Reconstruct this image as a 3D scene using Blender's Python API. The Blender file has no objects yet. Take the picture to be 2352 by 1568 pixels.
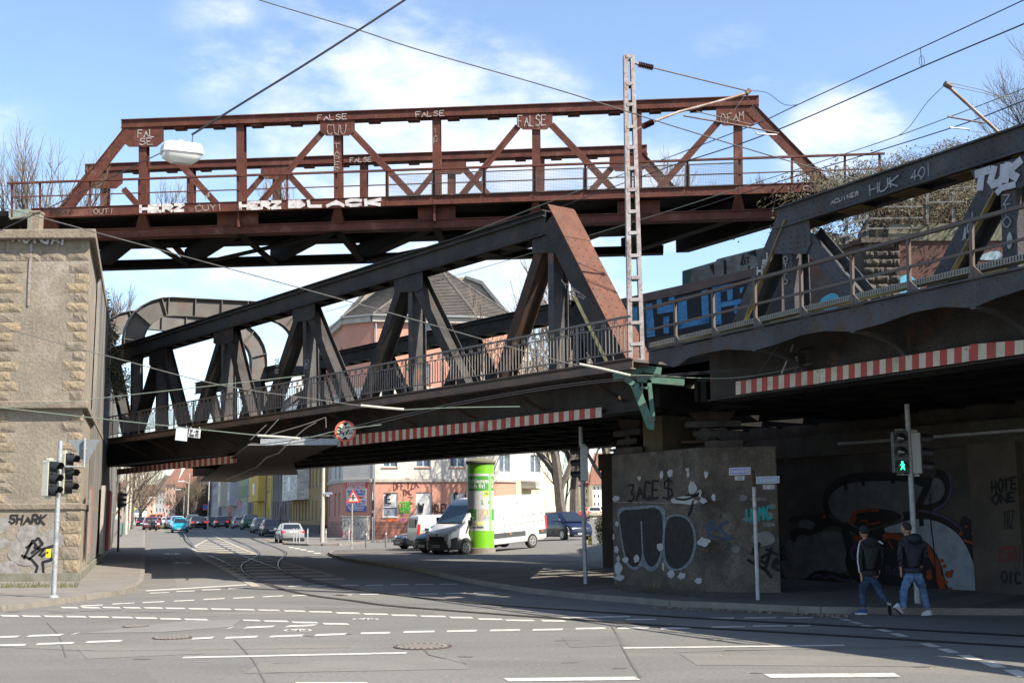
import bpy,bmesh,math,random
from mathutils import Vector,Matrix
scene=bpy.context.scene
C=scene.collection
RND=random.Random(7)
# ------------------------------------------------------------------ camera
PX=2750.0;PW,PH=2352.0,1568.0
CX,CY,EYE=PW/2,PH/2,1.85
PITCH=math.atan(400/PX);ROLL=.006
cp,sp,cr,sr=math.cos(PITCH),math.sin(PITCH),math.cos(ROLL),math.sin(ROLL)
cam_d=bpy.data.cameras.new('camera');cam=bpy.data.objects.new('camera',cam_d);C.objects.link(cam)
cam_d.sensor_width=36;cam_d.lens=PX/PW*36;cam_d.clip_start=.1;cam_d.clip_end=5000
cam.matrix_world=Matrix.Translation((0,0,EYE))@Matrix.Rotation(math.pi/2+PITCH,4,'X')@Matrix.Rotation(-ROLL,4,'Z')
scene.camera=cam
def ray(x,y):
 u=(x-CX)/PX;v=-(y-CY)/PX
 a=cr*u+sr*v;b=-sr*u+cr*v
 return Vector((a,cp-b*sp,sp+b*cp))
# ------------------------------------------------------------------ light
SUN_AZ=Vector((.847,-.53));SUN_EL=math.radians(45)
sund=bpy.data.lights.new('sun','SUN');sund.energy=5.0;sund.angle=math.radians(.5);sund.color=(1,.92,.79)
sun=bpy.data.objects.new('sun',sund);C.objects.link(sun)
sdir=Vector((SUN_AZ.x*math.cos(SUN_EL),SUN_AZ.y*math.cos(SUN_EL),math.sin(SUN_EL)))
sun.rotation_euler=sdir.to_track_quat('Z','Y').to_euler()
scene.view_settings.view_transform='Standard';scene.view_settings.look='None'
scene.view_settings.exposure=1.25;scene.view_settings.gamma=1
world=bpy.data.worlds.new('World');scene.world=world;world.use_nodes=True
def build_world():
 nt=world.node_tree;nt.nodes.clear();N=nt.nodes;L=nt.links
 out=N.new('ShaderNodeOutputWorld');bg=N.new('ShaderNodeBackground');bg.inputs['Strength'].default_value=.115
 sky=N.new('ShaderNodeTexSky');sky.sky_type='NISHITA';sky.sun_disc=False
 sky.sun_elevation=SUN_EL;sky.sun_rotation=math.atan2(SUN_AZ.x,SUN_AZ.y)
 sky.air_density=1.0;sky.dust_density=.8;sky.ozone_density=2.2
 tc=N.new('ShaderNodeTexCoord')
 def math_(op,a,b=None):
  m=N.new('ShaderNodeMath');m.operation=op
  for i,v in enumerate((a,b)):
   if v is None:continue
   if isinstance(v,(int,float)):m.inputs[i].default_value=v
   else:L.new(v,m.inputs[i])
  return m.outputs[0]
 no=N.new('ShaderNodeTexNoise');no.inputs['Scale'].default_value=11;no.inputs['Detail'].default_value=10;no.inputs['Roughness'].default_value=.6
 mp=N.new('ShaderNodeMapping');mp.inputs['Scale'].default_value=(1,1,2.2);L.new(tc.outputs['Generated'],mp.inputs[0]);L.new(mp.outputs[0],no.inputs['Vector'])
 tot=None
 for x,y,r,k in((880,190,.10,.85),(740,260,.09,.7),(1010,300,.12,1.1),(900,310,.11,1.1),(1180,330,.10,1.1),(1370,340,.06,.9),(760,330,.07,.9),(1195,245,.035,.5),(800,40,.09,.34),
(515,60,.06,.30),(500,150,.06,.34),(545,100,.05,.3),(1935,325,.07,.85),(1870,335,.05,.6),(1990,340,.05,.6),(1700,152,.05,.3),(1660,140,.04,.26),(640,140,.05,.36),(1450,470,.10,.55),
(1100,640,.14,.75),(600,700,.2,.5),(1250,700,.16,.7),(400,470,.05,.3),(1560,360,.035,.35),(2600,330,.1,.5),(-300,300,.15,.8),(-900,60,.3,.8),(3300,200,.3,.7)):
  c=ray(x,y).normalized()
  vd=N.new('ShaderNodeVectorMath');vd.operation='DISTANCE';vd.inputs[1].default_value=c;L.new(tc.outputs['Generated'],vd.inputs[0])
  mr=N.new('ShaderNodeMapRange');mr.interpolation_type='SMOOTHSTEP'
  mr.inputs['From Min'].default_value=r;mr.inputs['From Max'].default_value=r*.15;mr.inputs['To Min'].default_value=0;mr.inputs['To Max'].default_value=k
  L.new(vd.outputs['Value'],mr.inputs['Value'])
  tot=mr.outputs[0]if tot is None else math_('MAXIMUM',tot,mr.outputs[0])
 d=math_('ADD',tot,math_('MULTIPLY',math_('SUBTRACT',no.outputs['Fac'],.5),3.6))
 gate=math_('MULTIPLY',d,math_('MINIMUM',math_('MULTIPLY',tot,3.0),1.0))
 mr=N.new('ShaderNodeMapRange');mr.interpolation_type='SMOOTHSTEP'
 mr.inputs['From Min'].default_value=-.15;mr.inputs['From Max'].default_value=1.75;L.new(gate,mr.inputs['Value'])
 mix=N.new('ShaderNodeMix');mix.data_type='RGBA';mix.inputs['B'].default_value=(4.6,4.75,5.0,1)
 L.new(mr.outputs[0],mix.inputs['Factor'])
 tint=N.new('ShaderNodeMix');tint.data_type='RGBA';tint.blend_type='MULTIPLY';tint.inputs['Factor'].default_value=1;tint.inputs['B'].default_value=(1.0,1.0,1.0,1)
 L.new(sky.outputs[0],tint.inputs['A']);L.new(tint.outputs['Result'],mix.inputs['A'])
 L.new(mix.outputs['Result'],bg.inputs['Color']);L.new(bg.outputs[0],out.inputs[0])
build_world()
# ------------------------------------------------------------------ terrain and survey planes
def gz(Y,X=0):
 t=max(0,min(1,(Y-92)/43));return.55*t*t*(3-2*t)
def flat(x,y,z=0.):
 d=ray(x,y);t=(z-EYE)/d.z;return Vector((d.x*t,d.y*t,z))
def at(x,y,dz=0.):
 z=dz
 for _ in range(12):
  p=flat(x,y,z);z=.5*z+.5*(gz(p.y)+dz)
 return Vector((p.x,p.y,z))
def depth(x,y,Y):
 d=ray(x,y);t=Y/d.y;return Vector((d.x*t,Y,EYE+d.z*t))
class Plane:
 def __init__(s,p,d):
  u=Vector((d[0],d[1],0)).normalized();s.u=u;s.p=Vector((p[0],p[1],0));n=Vector((u.y,-u.x,0))
  if n.dot(s.p)>0:n=-n
  s.n=n
 def __call__(s,x,y,off=0):
  d=ray(x,y);c=(s.p+s.n*off).dot(s.n)
  t=c/(d.x*s.n.x+d.y*s.n.y);return Vector((d.x*t,d.y*t,EYE+d.z*t))
 def shift(s,off):return Plane(s.p+s.n*off,s.u)
Z=Vector((0,0,1))
# ------------------------------------------------------------------ materials
MATS={}
def mat(name,c1,c2=None,scale=3.,rough=.85,bump=.3,metal=0.,fine=60.,lo=.35,hi=.65,c3=None,s3=.6,emit=0.,coat=0.,fa=.17,spec=.5,stretch=None,brick=None):
 if name in MATS:return MATS[name]
 m=bpy.data.materials.new(name);m.use_nodes=True;nt=m.node_tree;N=nt.nodes;L=nt.links;b=N['Principled BSDF']
 b.inputs['Roughness'].default_value=rough;b.inputs['Metallic'].default_value=metal;b.inputs['Specular IOR Level'].default_value=.18 if('steel' in name or 'iron' in name)else spec
 if coat:b.inputs['Coat Weight'].default_value=coat;b.inputs['Coat Roughness'].default_value=.06
 if emit:
  b.inputs['Emission Color'].default_value=(*c1,1);b.inputs['Emission Strength'].default_value=emit
 if c2 is None:
  b.inputs['Base Color'].default_value=(*c1,1);MATS[name]=m;return m
 g=N.new('ShaderNodeNewGeometry');vec=g.outputs['Position']
 if stretch:
  mp=N.new('ShaderNodeMapping');mp.inputs['Scale'].default_value=stretch;L.new(vec,mp.inputs[0]);vec=mp.outputs[0]
 def noise(s,d=5,r=.6):
  n=N.new('ShaderNodeTexNoise');n.inputs['Scale'].default_value=s;n.inputs['Detail'].default_value=d;n.inputs['Roughness'].default_value=r;L.new(vec,n.inputs['Vector']);return n.outputs['Fac']
 def mixc(f,a,bb):
  x=N.new('ShaderNodeMix');x.data_type='RGBA';L.new(f,x.inputs['Factor'])
  for k,v in(('A',a),('B',bb)):
   if isinstance(v,tuple):x.inputs[k].default_value=(*v,1)
   else:L.new(v,x.inputs[k])
  return x.outputs['Result']
 def ramp(v,lo,hi):
  r=N.new('ShaderNodeMapRange');r.inputs['From Min'].default_value=lo;r.inputs['From Max'].default_value=hi;L.new(v,r.inputs['Value']);return r.outputs[0]
 n1=noise(scale);col=mixc(ramp(n1,lo,hi),c1,c2)
 nf=noise(fine,2)
 if c3 is not None:
  col=mixc(ramp(noise(s3,6,.65),.55,.68),col,c3)
 if brick:
  bt=N.new('ShaderNodeTexBrick');bt.inputs['Scale'].default_value=brick[1];bt.inputs['Brick Width'].default_value=brick[2];bt.inputs['Row Height'].default_value=brick[3];bt.inputs['Mortar Size'].default_value=brick[4]if len(brick)>4 else.012
  sx=N.new('ShaderNodeSeparateXYZ');L.new(g.outputs['Position'],sx.inputs[0]);ad=N.new('ShaderNodeMath');L.new(sx.outputs[0],ad.inputs[0])
  my=N.new('ShaderNodeMath');my.operation='MULTIPLY';my.inputs[1].default_value=-.75;L.new(sx.outputs[1],my.inputs[0]);L.new(my.outputs[0],ad.inputs[1])
  cx=N.new('ShaderNodeCombineXYZ');L.new(ad.outputs[0],cx.inputs[0]);L.new(sx.outputs[2],cx.inputs[1]);L.new(cx.outputs[0],bt.inputs['Vector'])
  bt.inputs['Color1'].default_value=(.72,.72,.72,1);bt.inputs['Color2'].default_value=(1.25,1.2,1.15,1);bt.inputs['Mortar'].default_value=(1,1,1,1)
  mu=N.new('ShaderNodeMix');mu.data_type='RGBA';mu.blend_type='MULTIPLY';mu.inputs['Factor'].default_value=1;L.new(col,mu.inputs['A']);L.new(bt.outputs['Color'],mu.inputs['B'])
  col=mixc(bt.outputs['Fac'],mu.outputs['Result'],brick[0])
 mu=N.new('ShaderNodeMix');mu.data_type='RGBA';mu.blend_type='MULTIPLY';mu.inputs['Factor'].default_value=1
 v=N.new('ShaderNodeMapRange');v.inputs['From Min'].default_value=.3;v.inputs['From Max'].default_value=.7;v.inputs['To Min'].default_value=1-fa;v.inputs['To Max'].default_value=1+fa;L.new(nf,v.inputs['Value'])
 L.new(col,mu.inputs['A']);L.new(v.outputs[0],mu.inputs['B']);L.new(mu.outputs['Result'],b.inputs['Base Color'])
 if bump:
  bp=N.new('ShaderNodeBump');bp.inputs['Strength'].default_value=bump;bp.inputs['Distance'].default_value=.02
  ad=N.new('ShaderNodeMath');L.new(nf,ad.inputs[0]);L.new(n1,ad.inputs[1]);L.new(ad.outputs[0],bp.inputs['Height']);L.new(bp.outputs[0],b.inputs['Normal'])
 MATS[name]=m;return m
redsteel=mat('red_oxide_steel',(.118,.040,.027),(.064,.025,.019),2.6,.7,.35,fine=35,c3=(.155,.07,.052),fa=.28,s3=1.3)
redstripe=mat('red_lacquer',(.38,.03,.018),(.28,.026,.018),3,.5,.1,c3=(.2,.03,.022),s3=2.2)
darksteel=mat('dark_grey_steel',(.042,.039,.037),(.021,.019,.018),1.4,.6,.4,fine=30,c3=(.062,.034,.022),s3=1.6,fa=.3)
greysteel=mat('weathered_grey_steel',(.075,.074,.074),(.04,.038,.038),1.2,.6,.35,fine=25,c3=(.17,.085,.05),s3=1.4)
ruststeel=mat('orange_rusted_steel',(.125,.054,.036),(.085,.042,.030),3.2,.85,.5,fine=45,c3=(.10,.062,.05),s3=2.2)
rustdark=mat('rust_streaked_steel',(.040,.033,.030),(.075,.040,.025),4,.8,.4,fine=30)
blackiron=mat('sooty_iron',(.007,.0065,.006),(.011,.0095,.008),2,.8,.2)  # near-black: under-deck shade is put into this colour
palepaint=mat('flaking_white_paint',(.36,.33,.33),(.24,.20,.19),6,.7,.3,c3=(.19,.09,.07),s3=5)
greenpaint=mat('green_painted_steel',(.10,.20,.155),(.07,.14,.11),5,.6,.2,c3=(.16,.13,.09),s3=4)
galv=mat('galvanised_steel',(.36,.37,.38),(.25,.26,.27),14,.5,.1,metal=.3)
white=mat('white_paint',(.55,.55,.54),(.47,.47,.46),5,.6,.05)
cream=mat('cream_plate',(.52,.485,.40),(.42,.385,.31),2,.5,.05,c3=(.30,.26,.19),s3=2.5)
concrete=mat('weathered_concrete',(.075,.063,.051),(.04,.034,.029),1.3,.95,.8,fine=22,c3=(.05,.055,.03),s3=.7)
conclight=mat('pale_concrete',(.26,.25,.23),(.16,.155,.14),2,.95,.5)
stucco=mat('rough_render',(.235,.20,.153),(.18,.153,.118),1.1,.95,.7,fine=14,c3=(.28,.25,.21),s3=.5)
sandstone=mat('ochre_sandstone',(.26,.20,.13),(.205,.165,.115),2.5,.95,.8,fine=14,c3=(.17,.14,.10),fa=.3,s3=1.8)
sandgrey=mat('sooty_sandstone',(.215,.178,.132),(.15,.125,.095),2.5,.95,1.0,fine=10)
asphalt=mat('asphalt',(.132,.126,.115),(.104,.101,.095),.55,.9,.6,fine=45,c3=(.148,.138,.12),s3=.35,stretch=(.35,1.1,1),fa=.3)
asphpatch=mat('asphalt_patch',(.155,.15,.138),(.13,.127,.12),1.5,.95,.6,fine=40)
paving=mat('grey_paving',(.165,.148,.132),(.125,.115,.105),.9,.9,.3,fine=40)
plaza=mat('pavement_slabs',(.11,.10,.092),(.085,.079,.073),.7,.9,.3,fine=40,brick=((.07,.066,.06),1.0,.6,.3,.01))
kerbm=mat('kerb_stone',(.20,.178,.15),(.14,.128,.112),2.5,.9,.3)
marking=mat('road_paint',(.47,.45,.41),(.36,.34,.31),5,.7,.1,c3=(.21,.20,.185),s3=7,fa=.25)
markold=mat('worn_road_paint',(.33,.30,.25),(.23,.21,.18),3,.8,.1)
blacktag=mat('black_spray_paint',(.008,.008,.009));whitetag=mat('white_spray_paint',(.40,.39,.38),(.22,.19,.18),9,.8,0,fine=30)
palewhite=mat('thin_white_spray',(.30,.27,.25),(.17,.12,.10),12,.9,0,fine=30)
greytag=mat('pale_grey_spray',(.27,.28,.30),(.16,.17,.18),5,.9,0)
glassdark=mat('car_glass',(.012,.016,.02),rough=.04,spec=.9)
winglass=mat('window_glass',(.05,.065,.085),rough=.05,spec=1.)
rubber=mat('tyre_rubber',(.016,.016,.016),(.024,.024,.024),20,.8,0)
rimm=mat('alloy_rim',(.42,.43,.44),rough=.3,metal=.8)
blackpl=mat('black_plastic',(.018,.018,.02),rough=.45)
lensred=mat('red_lamp_lens',(.5,.02,.015),rough=.15)
lenswhite=mat('clear_lamp_lens',(.62,.64,.66),rough=.08,metal=.4)
orange=mat('orange_lens',(.8,.22,.02),rough=.2)
bark=mat('bare_bark',(.10,.085,.068),(.062,.052,.043),3,.95,.3)
twig=mat('winter_twigs',(.12,.092,.065),(.08,.062,.045),3,.95,0)
wiremat=mat('dark_cable',(.02,.02,.022),rough=.5)
wiregreen=mat('verdigris_cable',(.14,.19,.145),(.19,.21,.16),5,.6,0)
wiregrey=mat('steel_cable',(.16,.155,.14),(.11,.105,.095),8,.5,0)
# ------------------------------------------------------------------ mesh builder
ORG={}
class MB:
 def __init__(s):s.v=[];s.f=[];s.m=[];s.mi=0
 def add(s,vs,fs):
  o=len(s.v);s.v+=[tuple(v)for v in vs];s.f+=[tuple(i+o for i in f)for f in fs];s.m+=[s.mi]*len(fs);return s
 def hexa(s,p):return s.add(p,[(0,3,2,1),(4,5,6,7),(0,1,5,4),(1,2,6,5),(2,3,7,6),(3,0,4,7)])
 def prism(s,poly,vec):
  n=len(poly);a=[Vector(p)for p in poly];vec=Vector(vec);b=[p+vec for p in a]
  return s.add(a+b,[tuple(range(n-1,-1,-1)),tuple(range(n,2*n))]+[(i,(i+1)%n,n+(i+1)%n,n+i)for i in range(n)])
 def box(s,c,size,u=None,n=None):
  c=Vector(c);u=Vector(u or(1,0,0));n=Vector(n or(-u.y,u.x,0));w=u.cross(n);a,b,d=u*size[0]/2,n*size[1]/2,w*size[2]/2
  return s.hexa([c-a-b-d,c+a-b-d,c+a+b-d,c-a+b-d,c-a-b+d,c+a-b+d,c+a+b+d,c-a+b+d])
 def beam(s,a,b,w,t,side):
  a,b=Vector(a),Vector(b);d=(b-a).normalized();side=Vector(side);side=(side-d*side.dot(d)).normalized();o=d.cross(side)*w/2;k=side*t/2
  return s.hexa([a-o-k,b-o-k,b+o-k,a+o-k,a-o+k,b-o+k,b+o+k,a+o+k])
 def tube(s,pts,r,n=6,cap=True):
  pts=[Vector(p)for p in pts];R=r if isinstance(r,(list,tuple))else[r]*len(pts);vs=[];fs=[]
  ref=None
  for i,p in enumerate(pts):
   d=(pts[min(i+1,len(pts)-1)]-pts[max(i-1,0)])
   d=d.normalized()if d.length>1e-9 else Vector((0,0,1))
   if ref is None:ref=Vector((0,0,1))if abs(d.z)<.9 else Vector((1,0,0))
   a=ref-d*ref.dot(d);a=a.normalized()if a.length>1e-6 else d.orthogonal().normalized();ref=a;b=d.cross(a)
   for k in range(n):
    t=2*math.pi*k/n;vs.append(p+(a*math.cos(t)+b*math.sin(t))*R[i])
  for i in range(len(pts)-1):
   for k in range(n):fs.append((i*n+k,i*n+(k+1)%n,(i+1)*n+(k+1)%n,(i+1)*n+k))
  if cap:fs.append(tuple(range(n-1,-1,-1)));fs.append(tuple(range((len(pts)-1)*n,len(pts)*n)))
  return s.add(vs,fs)
 def lathe(s,c,prof,n=24,axis=None):
  c=Vector(c);ax=Vector(axis or(0,0,1)).normalized();a=ax.orthogonal().normalized()if axis else Vector((1,0,0));b=ax.cross(a);vs=[];fs=[]
  for r,h in prof:
   for k in range(n):
    t=2*math.pi*k/n;vs.append(c+ax*h+(a*math.cos(t)+b*math.sin(t))*r)
  for i in range(len(prof)-1):
   for k in range(n):fs.append((i*n+k,i*n+(k+1)%n,(i+1)*n+(k+1)%n,(i+1)*n+k))
  fs.append(tuple(range(n-1,-1,-1)));fs.append(tuple(range((len(prof)-1)*n,len(prof)*n)))
  return s.add(vs,fs)
 def build(s,name,m,parent=None,smooth=False,local=False,bevel=0.,**tags):
  me=bpy.data.meshes.new(name);org=Vector((0,0,0))
  if parent is not None and not local:org=ORG.get(parent.name,org)
  loc=None
  if parent is None and not local and s.v and tags.get('kind')!='structure':
   xs=[v[0]for v in s.v];ys=[v[1]for v in s.v];zs=[v[2]for v in s.v]
   org=loc=Vector(((min(xs)+max(xs))/2,(min(ys)+max(ys))/2,min(zs)))
  me.from_pydata([(v[0]-org.x,v[1]-org.y,v[2]-org.z)for v in s.v],[],s.f)
  for mm in(m if isinstance(m,(list,tuple))else[m]):me.materials.append(mm)
  if any(s.m):me.polygons.foreach_set('material_index',s.m)
  bm=bmesh.new();bm.from_mesh(me);bmesh.ops.recalc_face_normals(bm,faces=bm.faces);bm.to_mesh(me);bm.free()
  if smooth:
   me.polygons.foreach_set('use_smooth',[True]*len(me.polygons));me.set_sharp_from_angle(angle=math.radians(38))
  me.update();o=bpy.data.objects.new(name,me);C.objects.link(o)
  if parent is not None:o.parent=parent;ORG[o.name]=ORG.get(parent.name,Vector((0,0,0)))
  if loc is not None:o.location=loc;ORG[o.name]=loc
  if bevel:
   b=o.modifiers.new('edge','BEVEL');b.width=bevel;b.segments=2;b.limit_method='ANGLE'
  for k,v in tags.items():o[{'cat':'category'}.get(k,k)]=v
  return o
def thing(name,loc,label,cat,group=None,rotz=0):
 o=bpy.data.objects.new(name,None);C.objects.link(o);o.location=loc;o.rotation_euler=(0,0,rotz);o.empty_display_size=.3
 o['label']=label;o['category']=cat
 if group:o['group']=group
 ORG[o.name]=Vector(loc);return o
def kids(o):return[c for c in bpy.data.objects if c.parent==o]
def dup(o,loc,rotz,label=None,parent=None,tree=None):
 c=o.copy();C.objects.link(c)
 if parent is None:
  c.location=loc;c.rotation_euler=(0,0,rotz)
  if label:c['label']=label
 else:c.parent=parent
 for k in(tree or{}).get(o.name,[]):dup(k,None,None,None,c,tree)
 return c
def family():
 t={}
 for o in bpy.data.objects:
  if o.parent:t.setdefault(o.parent.name,[]).append(o)
 return t
def pbar(mb,P,a,b,w,t,off=0,z0=None,z1=None):
 A,B=P(*a,off),P(*b,off)
 if z1 is not None and abs(B.z-A.z)>1e-6:B=A+(B-A)*((z1-A.z)/(B.z-A.z))
 if z0 is not None and abs(B.z-A.z)>1e-6:A=A+(B-A)*((z0-A.z)/(B.z-A.z))
 mb.beam(A-P.n*t/2,B-P.n*t/2,w,t,P.n);return A,B
def ppoly(mb,P,pts,t,off=0):mb.prism([P(x,y,off)for x,y in pts],-P.n*t)
def rivets(mb,pts,n,r=.022):
 n=Vector(n).normalized();a=n.orthogonal().normalized();b=n.cross(a)
 for p in pts:
  p=Vector(p);mb.add([p+a*r,p+b*r,p-a*r,p-b*r,p+n*r*.7],[(0,1,4),(1,2,4),(2,3,4),(3,0,4)])
def rivline(A,B,step):
 A,B=Vector(A),Vector(B);k=max(1,int((B-A).length/step));return[A.lerp(B,(i+.5)/k)for i in range(k)]
G={'A':['00 46 80','23 63'],'B':['00 08 58 67 55 04','55 73 61 50 00'],'C':['77 58 28 06 02 20 50 71'],'D':['00 08 48 75 73 40 00'],'E':['78 08 00 70','04 54'],
'F':['78 08 00','04 54'],'G':['77 58 28 06 02 20 50 73 43'],'H':['00 08','70 78','04 74'],'I':['30 38'],'J':['68 62 40 20 02'],'K':['00 08','78 04 70'],
'L':['08 00 60'],'M':['00 08 34 68 60'],'N':['00 08 70 78'],'O':['30 03 05 38 58 85 83 50 30'],'P':['00 08 58 76 54 04'],'R':['00 08 58 76 54 04','34 70'],
'S':['77 48 17 15 64 72 40 01'],'T':['08 78','38 30'],'U':['08 02 20 50 72 78'],'V':['08 40 78'],'W':['08 20 46 60 88'],'X':['00 78','08 70'],'Y':['08 44 78','44 40'],
'Z':['08 78 00 70'],'2':['06 38 66 64 00 70'],'3':['08 68 34 63 61 30 01'],'4':['58 03 73','58 50'],'0':['30 03 05 38 58 85 83 50 30'],'1':['16 38 30'],'!':['38 33','31 30'],
'#':['06 86','03 83','20 28','60 68'],'$':['77 48 17 15 64 72 40 01','49 40'],'.':['30 31'],'?':['06 28 66 33 32','30 31'],'~':['04 26 53 75'],'-':['14 64'],"'":['38 36'],
'e':['03 63 55 25 03 20 60'],'a':['55 25 03 20 50 53','55 50'],'h':['08 00','04 35 53 50'],'r':['05 00','03 35 55'],'k':['08 00','55 02 50'],'o':['20 03 25 45 63 40 20'],' ':[]}
def graffiti(P,text,x0,y0,x1,y1,h,lw,m,parent,off=.006,name='graffiti',lean=0.,jit=.04,seed=1,hb=None,box=False):
 """hand lettering between survey points (x0,y0)-(x1,y1) on the baseline, letter height h px, line width lw metres"""
 rnd=random.Random(seed);mb=MB();n=len(text);k=0
 for i,ch in enumerate(text):
  for st in G.get(ch,G.get(ch.upper(),[])):
   pts=[]
   for tok in st.split():
    u=int(tok[0])/8*.84;v=int(tok[1])/8
    f=(i+u+rnd.uniform(-jit,jit)+lean*v)/n;v+=rnd.uniform(-jit,jit)
    hh=h if hb is None else h+(hb-h)*f
    pts.append((x0+(x1-x0)*f,y0+(y1-y0)*f-v*hh))
   Q=[P(x,y,off)for x,y in pts]
   for a,b in zip(Q,Q[1:]):
    k+=1;e=P.n*(k%40)*.0004;d=(b-a)
    if d.length<1e-4:continue
    d.normalize();o=d.cross(P.n).normalized()*lw/2;a2=a-d*lw*.35+e;b2=b+d*lw*.35+e
    mb.add([a2-o,b2-o,b2+o,a2+o],[(0,1,2,3)])
 return mb.build(name,m,parent)
def stroke(P,pts,lw,m,parent,off=.006,name='graffiti',px=True):
 mb=MB();Q=[P(x,y,off)for x,y in pts]
 for k,(a,b)in enumerate(zip(Q,Q[1:])):
  d=(b-a).normalized();o=d.cross(P.n).normalized()*lw/2;e=P.n*(k%2)*.0012
  mb.add([a-d*lw*.2-o+e,b+d*lw*.2-o+e,b+d*lw*.2+o+e,a-d*lw*.2+o+e],[(0,1,2,3)])
 return mb.build(name,m,parent)
def patch(P,pts,m,parent,off=.004,name='graffiti',smooth=True):
 if smooth:
  for _ in range(2):
   q=[]
   for i in range(len(pts)):
    a,b=pts[i],pts[(i+1)%len(pts)]
    q+=[(a[0]*.75+b[0]*.25,a[1]*.75+b[1]*.25),(a[0]*.25+b[0]*.75,a[1]*.25+b[1]*.75)]
   pts=q
 mb=MB();mb.add([P(x,y,off)for x,y in pts],[tuple(range(len(pts)))]);return mb.build(name,m,parent)
def lettering(s,size,m,origin,right,up,parent,align='CENTER',name='lettering',fit=None,ext=.002,local=False):
 cu=bpy.data.curves.new(name,'FONT');cu.body=s;cu.size=size;cu.align_x=align;cu.align_y='CENTER';cu.extrude=ext;cu.offset=size*.022;cu.resolution_u=2
 t=bpy.data.objects.new('tmp_text',cu);C.objects.link(t);dg=bpy.context.evaluated_depsgraph_get();me=bpy.data.meshes.new_from_object(t.evaluated_get(dg))
 bpy.data.objects.remove(t);right=Vector(right).normalized();up=Vector(up).normalized();nn=right.cross(up);org=Vector((0,0,0))if local else ORG.get(parent.name,Vector((0,0,0)))
 sx=1
 if fit and me.vertices:
  xs=[v.co.x for v in me.vertices];sx=fit/max(1e-6,max(xs)-min(xs))
 o3=Vector(origin)-org
 for v in me.vertices:
  c=v.co;v.co=o3+right*c.x*sx+up*c.y+nn*c.z
 me.materials.clear();me.materials.append(m);o=bpy.data.objects.new(name,me);C.objects.link(o);o.parent=parent;ORG[o.name]=org;return o
A0=flat(1380,957,4.15)
S1=Plane(A0,(-.614,.789))
S1w=S1.shift(1.3)
S2w=Plane((3.3,24.2),(-.54,1))
S2=S2w.shift(-1.3)
UP=Plane((-15.5,44.7),(-1,.0875))
UPw=UP.shift(.45)
AC=flat(178,1344)
AF=Plane(AC,(-1,0));AS=Plane(AC,(-.307,1))
# ------------------------------------------------------------------ ground, roads, pavements, markings
def strip(rows,m,name,kind='structure',drop=0):
 """rows: list of point pairs (edge, inner); one sheet, with a vertical kerb of height drop along the first edge"""
 mb=MB();n=len(rows);vs=[p for r in rows for p in r];fs=[(2*i,2*i+1,2*i+3,2*i+2)for i in range(n-1)]
 mb.add(vs,fs)
 return mb.build(name,m,kind=kind)
Ys=[-60,0,20,40,60,80,92,96,100,104,108,112,116,120,124,128,132,135,200,420]
strip([(Vector((-700,y,gz(y)-.05)),Vector((700,y,gz(y)-.05)))for y in Ys+[800,2500]],mat('bare_ground',(.16,.145,.12),(.11,.105,.085),.2,.95,.3),'ground')
strip([(Vector((-75,y,gz(y))),Vector((75,y,gz(y))))for y in Ys],asphalt,'road')
LK=[(-420,1436),(-160,1420),(0,1404),(108,1391.5),(215,1375.5),(287,1364),(318,1353),(329,1341),(332,1325),(332.5,1290),(333,1255),(333,1235),(334,1222),(334,1211),(334,1203),(333,1197)]
def kerb(pts,w=.15,h=.12,name='kerb'):
 mb=MB()
 for a,b in zip(pts,pts[1:]):
  L=(b-a).length;k=max(1,int(L/1.0))if L<60 else 8
  for i in range(k):
   p,q=a.lerp(b,i/k),a.lerp(b,(i+1)/k);d=(q-p).normalized();o=Vector((-d.y,d.x,0))*w;g=d*.006
   mb.prism([p+g+Z*h,q+d*(.03 if i==k-1 else-.006)+Z*h,q+d*(.03 if i==k-1 else-.006)+o+Z*(h+.003),p+g+o+Z*(h+.003)],-Z*(h+.1))
 return mb.build(name,kerbm,kind='structure',bevel=.012)
def pavement(pts,inner,m,name,h=.12):
 strip([(p+Z*h,Vector(q)+Z*h)for p,q in zip(pts,inner)],m,name)
LP=[at(x,y)for x,y in LK]
kerb(LP)
pavement(LP,[Vector((min(p.x,-9)-13,max(p.y,12)if p.y<30 else p.y+3,gz(p.y+3)))for p in LP],paving,'pavement')
IK=[(2800,1438),(2352,1411),(2100,1409),(1890,1406.5),(1842,1405),(1700,1398),(1550,1391.5),(1450,1382),(1362,1376),(1225,1361),(1088,1338),(951,1308),(860,1296),(801,1287),(770,1278),(760,1272.5),(772,1268)]
IP=[at(x,y)for x,y in IK];kerb(IP[::-1][::-1])
back=[(2900,1300),(2500,1290),(2200,1280),(2000,1275),(1900,1275),(1700,1270),(1560,1265),(1500,1262),(1420,1258),(1330,1255),(1230,1254),(1130,1256),(1040,1260),(960,1262),(880,1264),(815,1266),(772,1267.4)]
strip([(p+Z*.12,at(x,y)+Z*.12)for p,(x,y)in zip(IP,back)],plaza,'pavement')
kerb([at(x,y)for x,y in back[::-1]if 760<x<1600],h=.12)
RK=[(1010,1240.5),(905,1242),(850,1245.5),(800,1251),(775,1252.3),(714,1252.8),(660,1250.5),(654,1249.2),(664,1246),(703,1244),(672,1235),(640,1228),(590,1218.5),(540,1210.5),(500,1205.6),(455,1200.5),(400,1195.5)]
FA=at(785,1239);RD=Vector((-.307,1,0)).normalized()
RP=[at(x,y)for x,y in RK]
def onfac(p):t=max(-8,(p-FA).dot(RD));q=FA+RD*t;q.z=gz(q.y);return q+Vector((.6,0,0))
inn=[onfac(p)if p.x<FA.x+1 else Vector((p.x,p.y+6,gz(p.y+6)))for p in RP]
kerb(RP)
pavement(RP,inn,paving,'pavement')
gut=MB()
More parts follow.
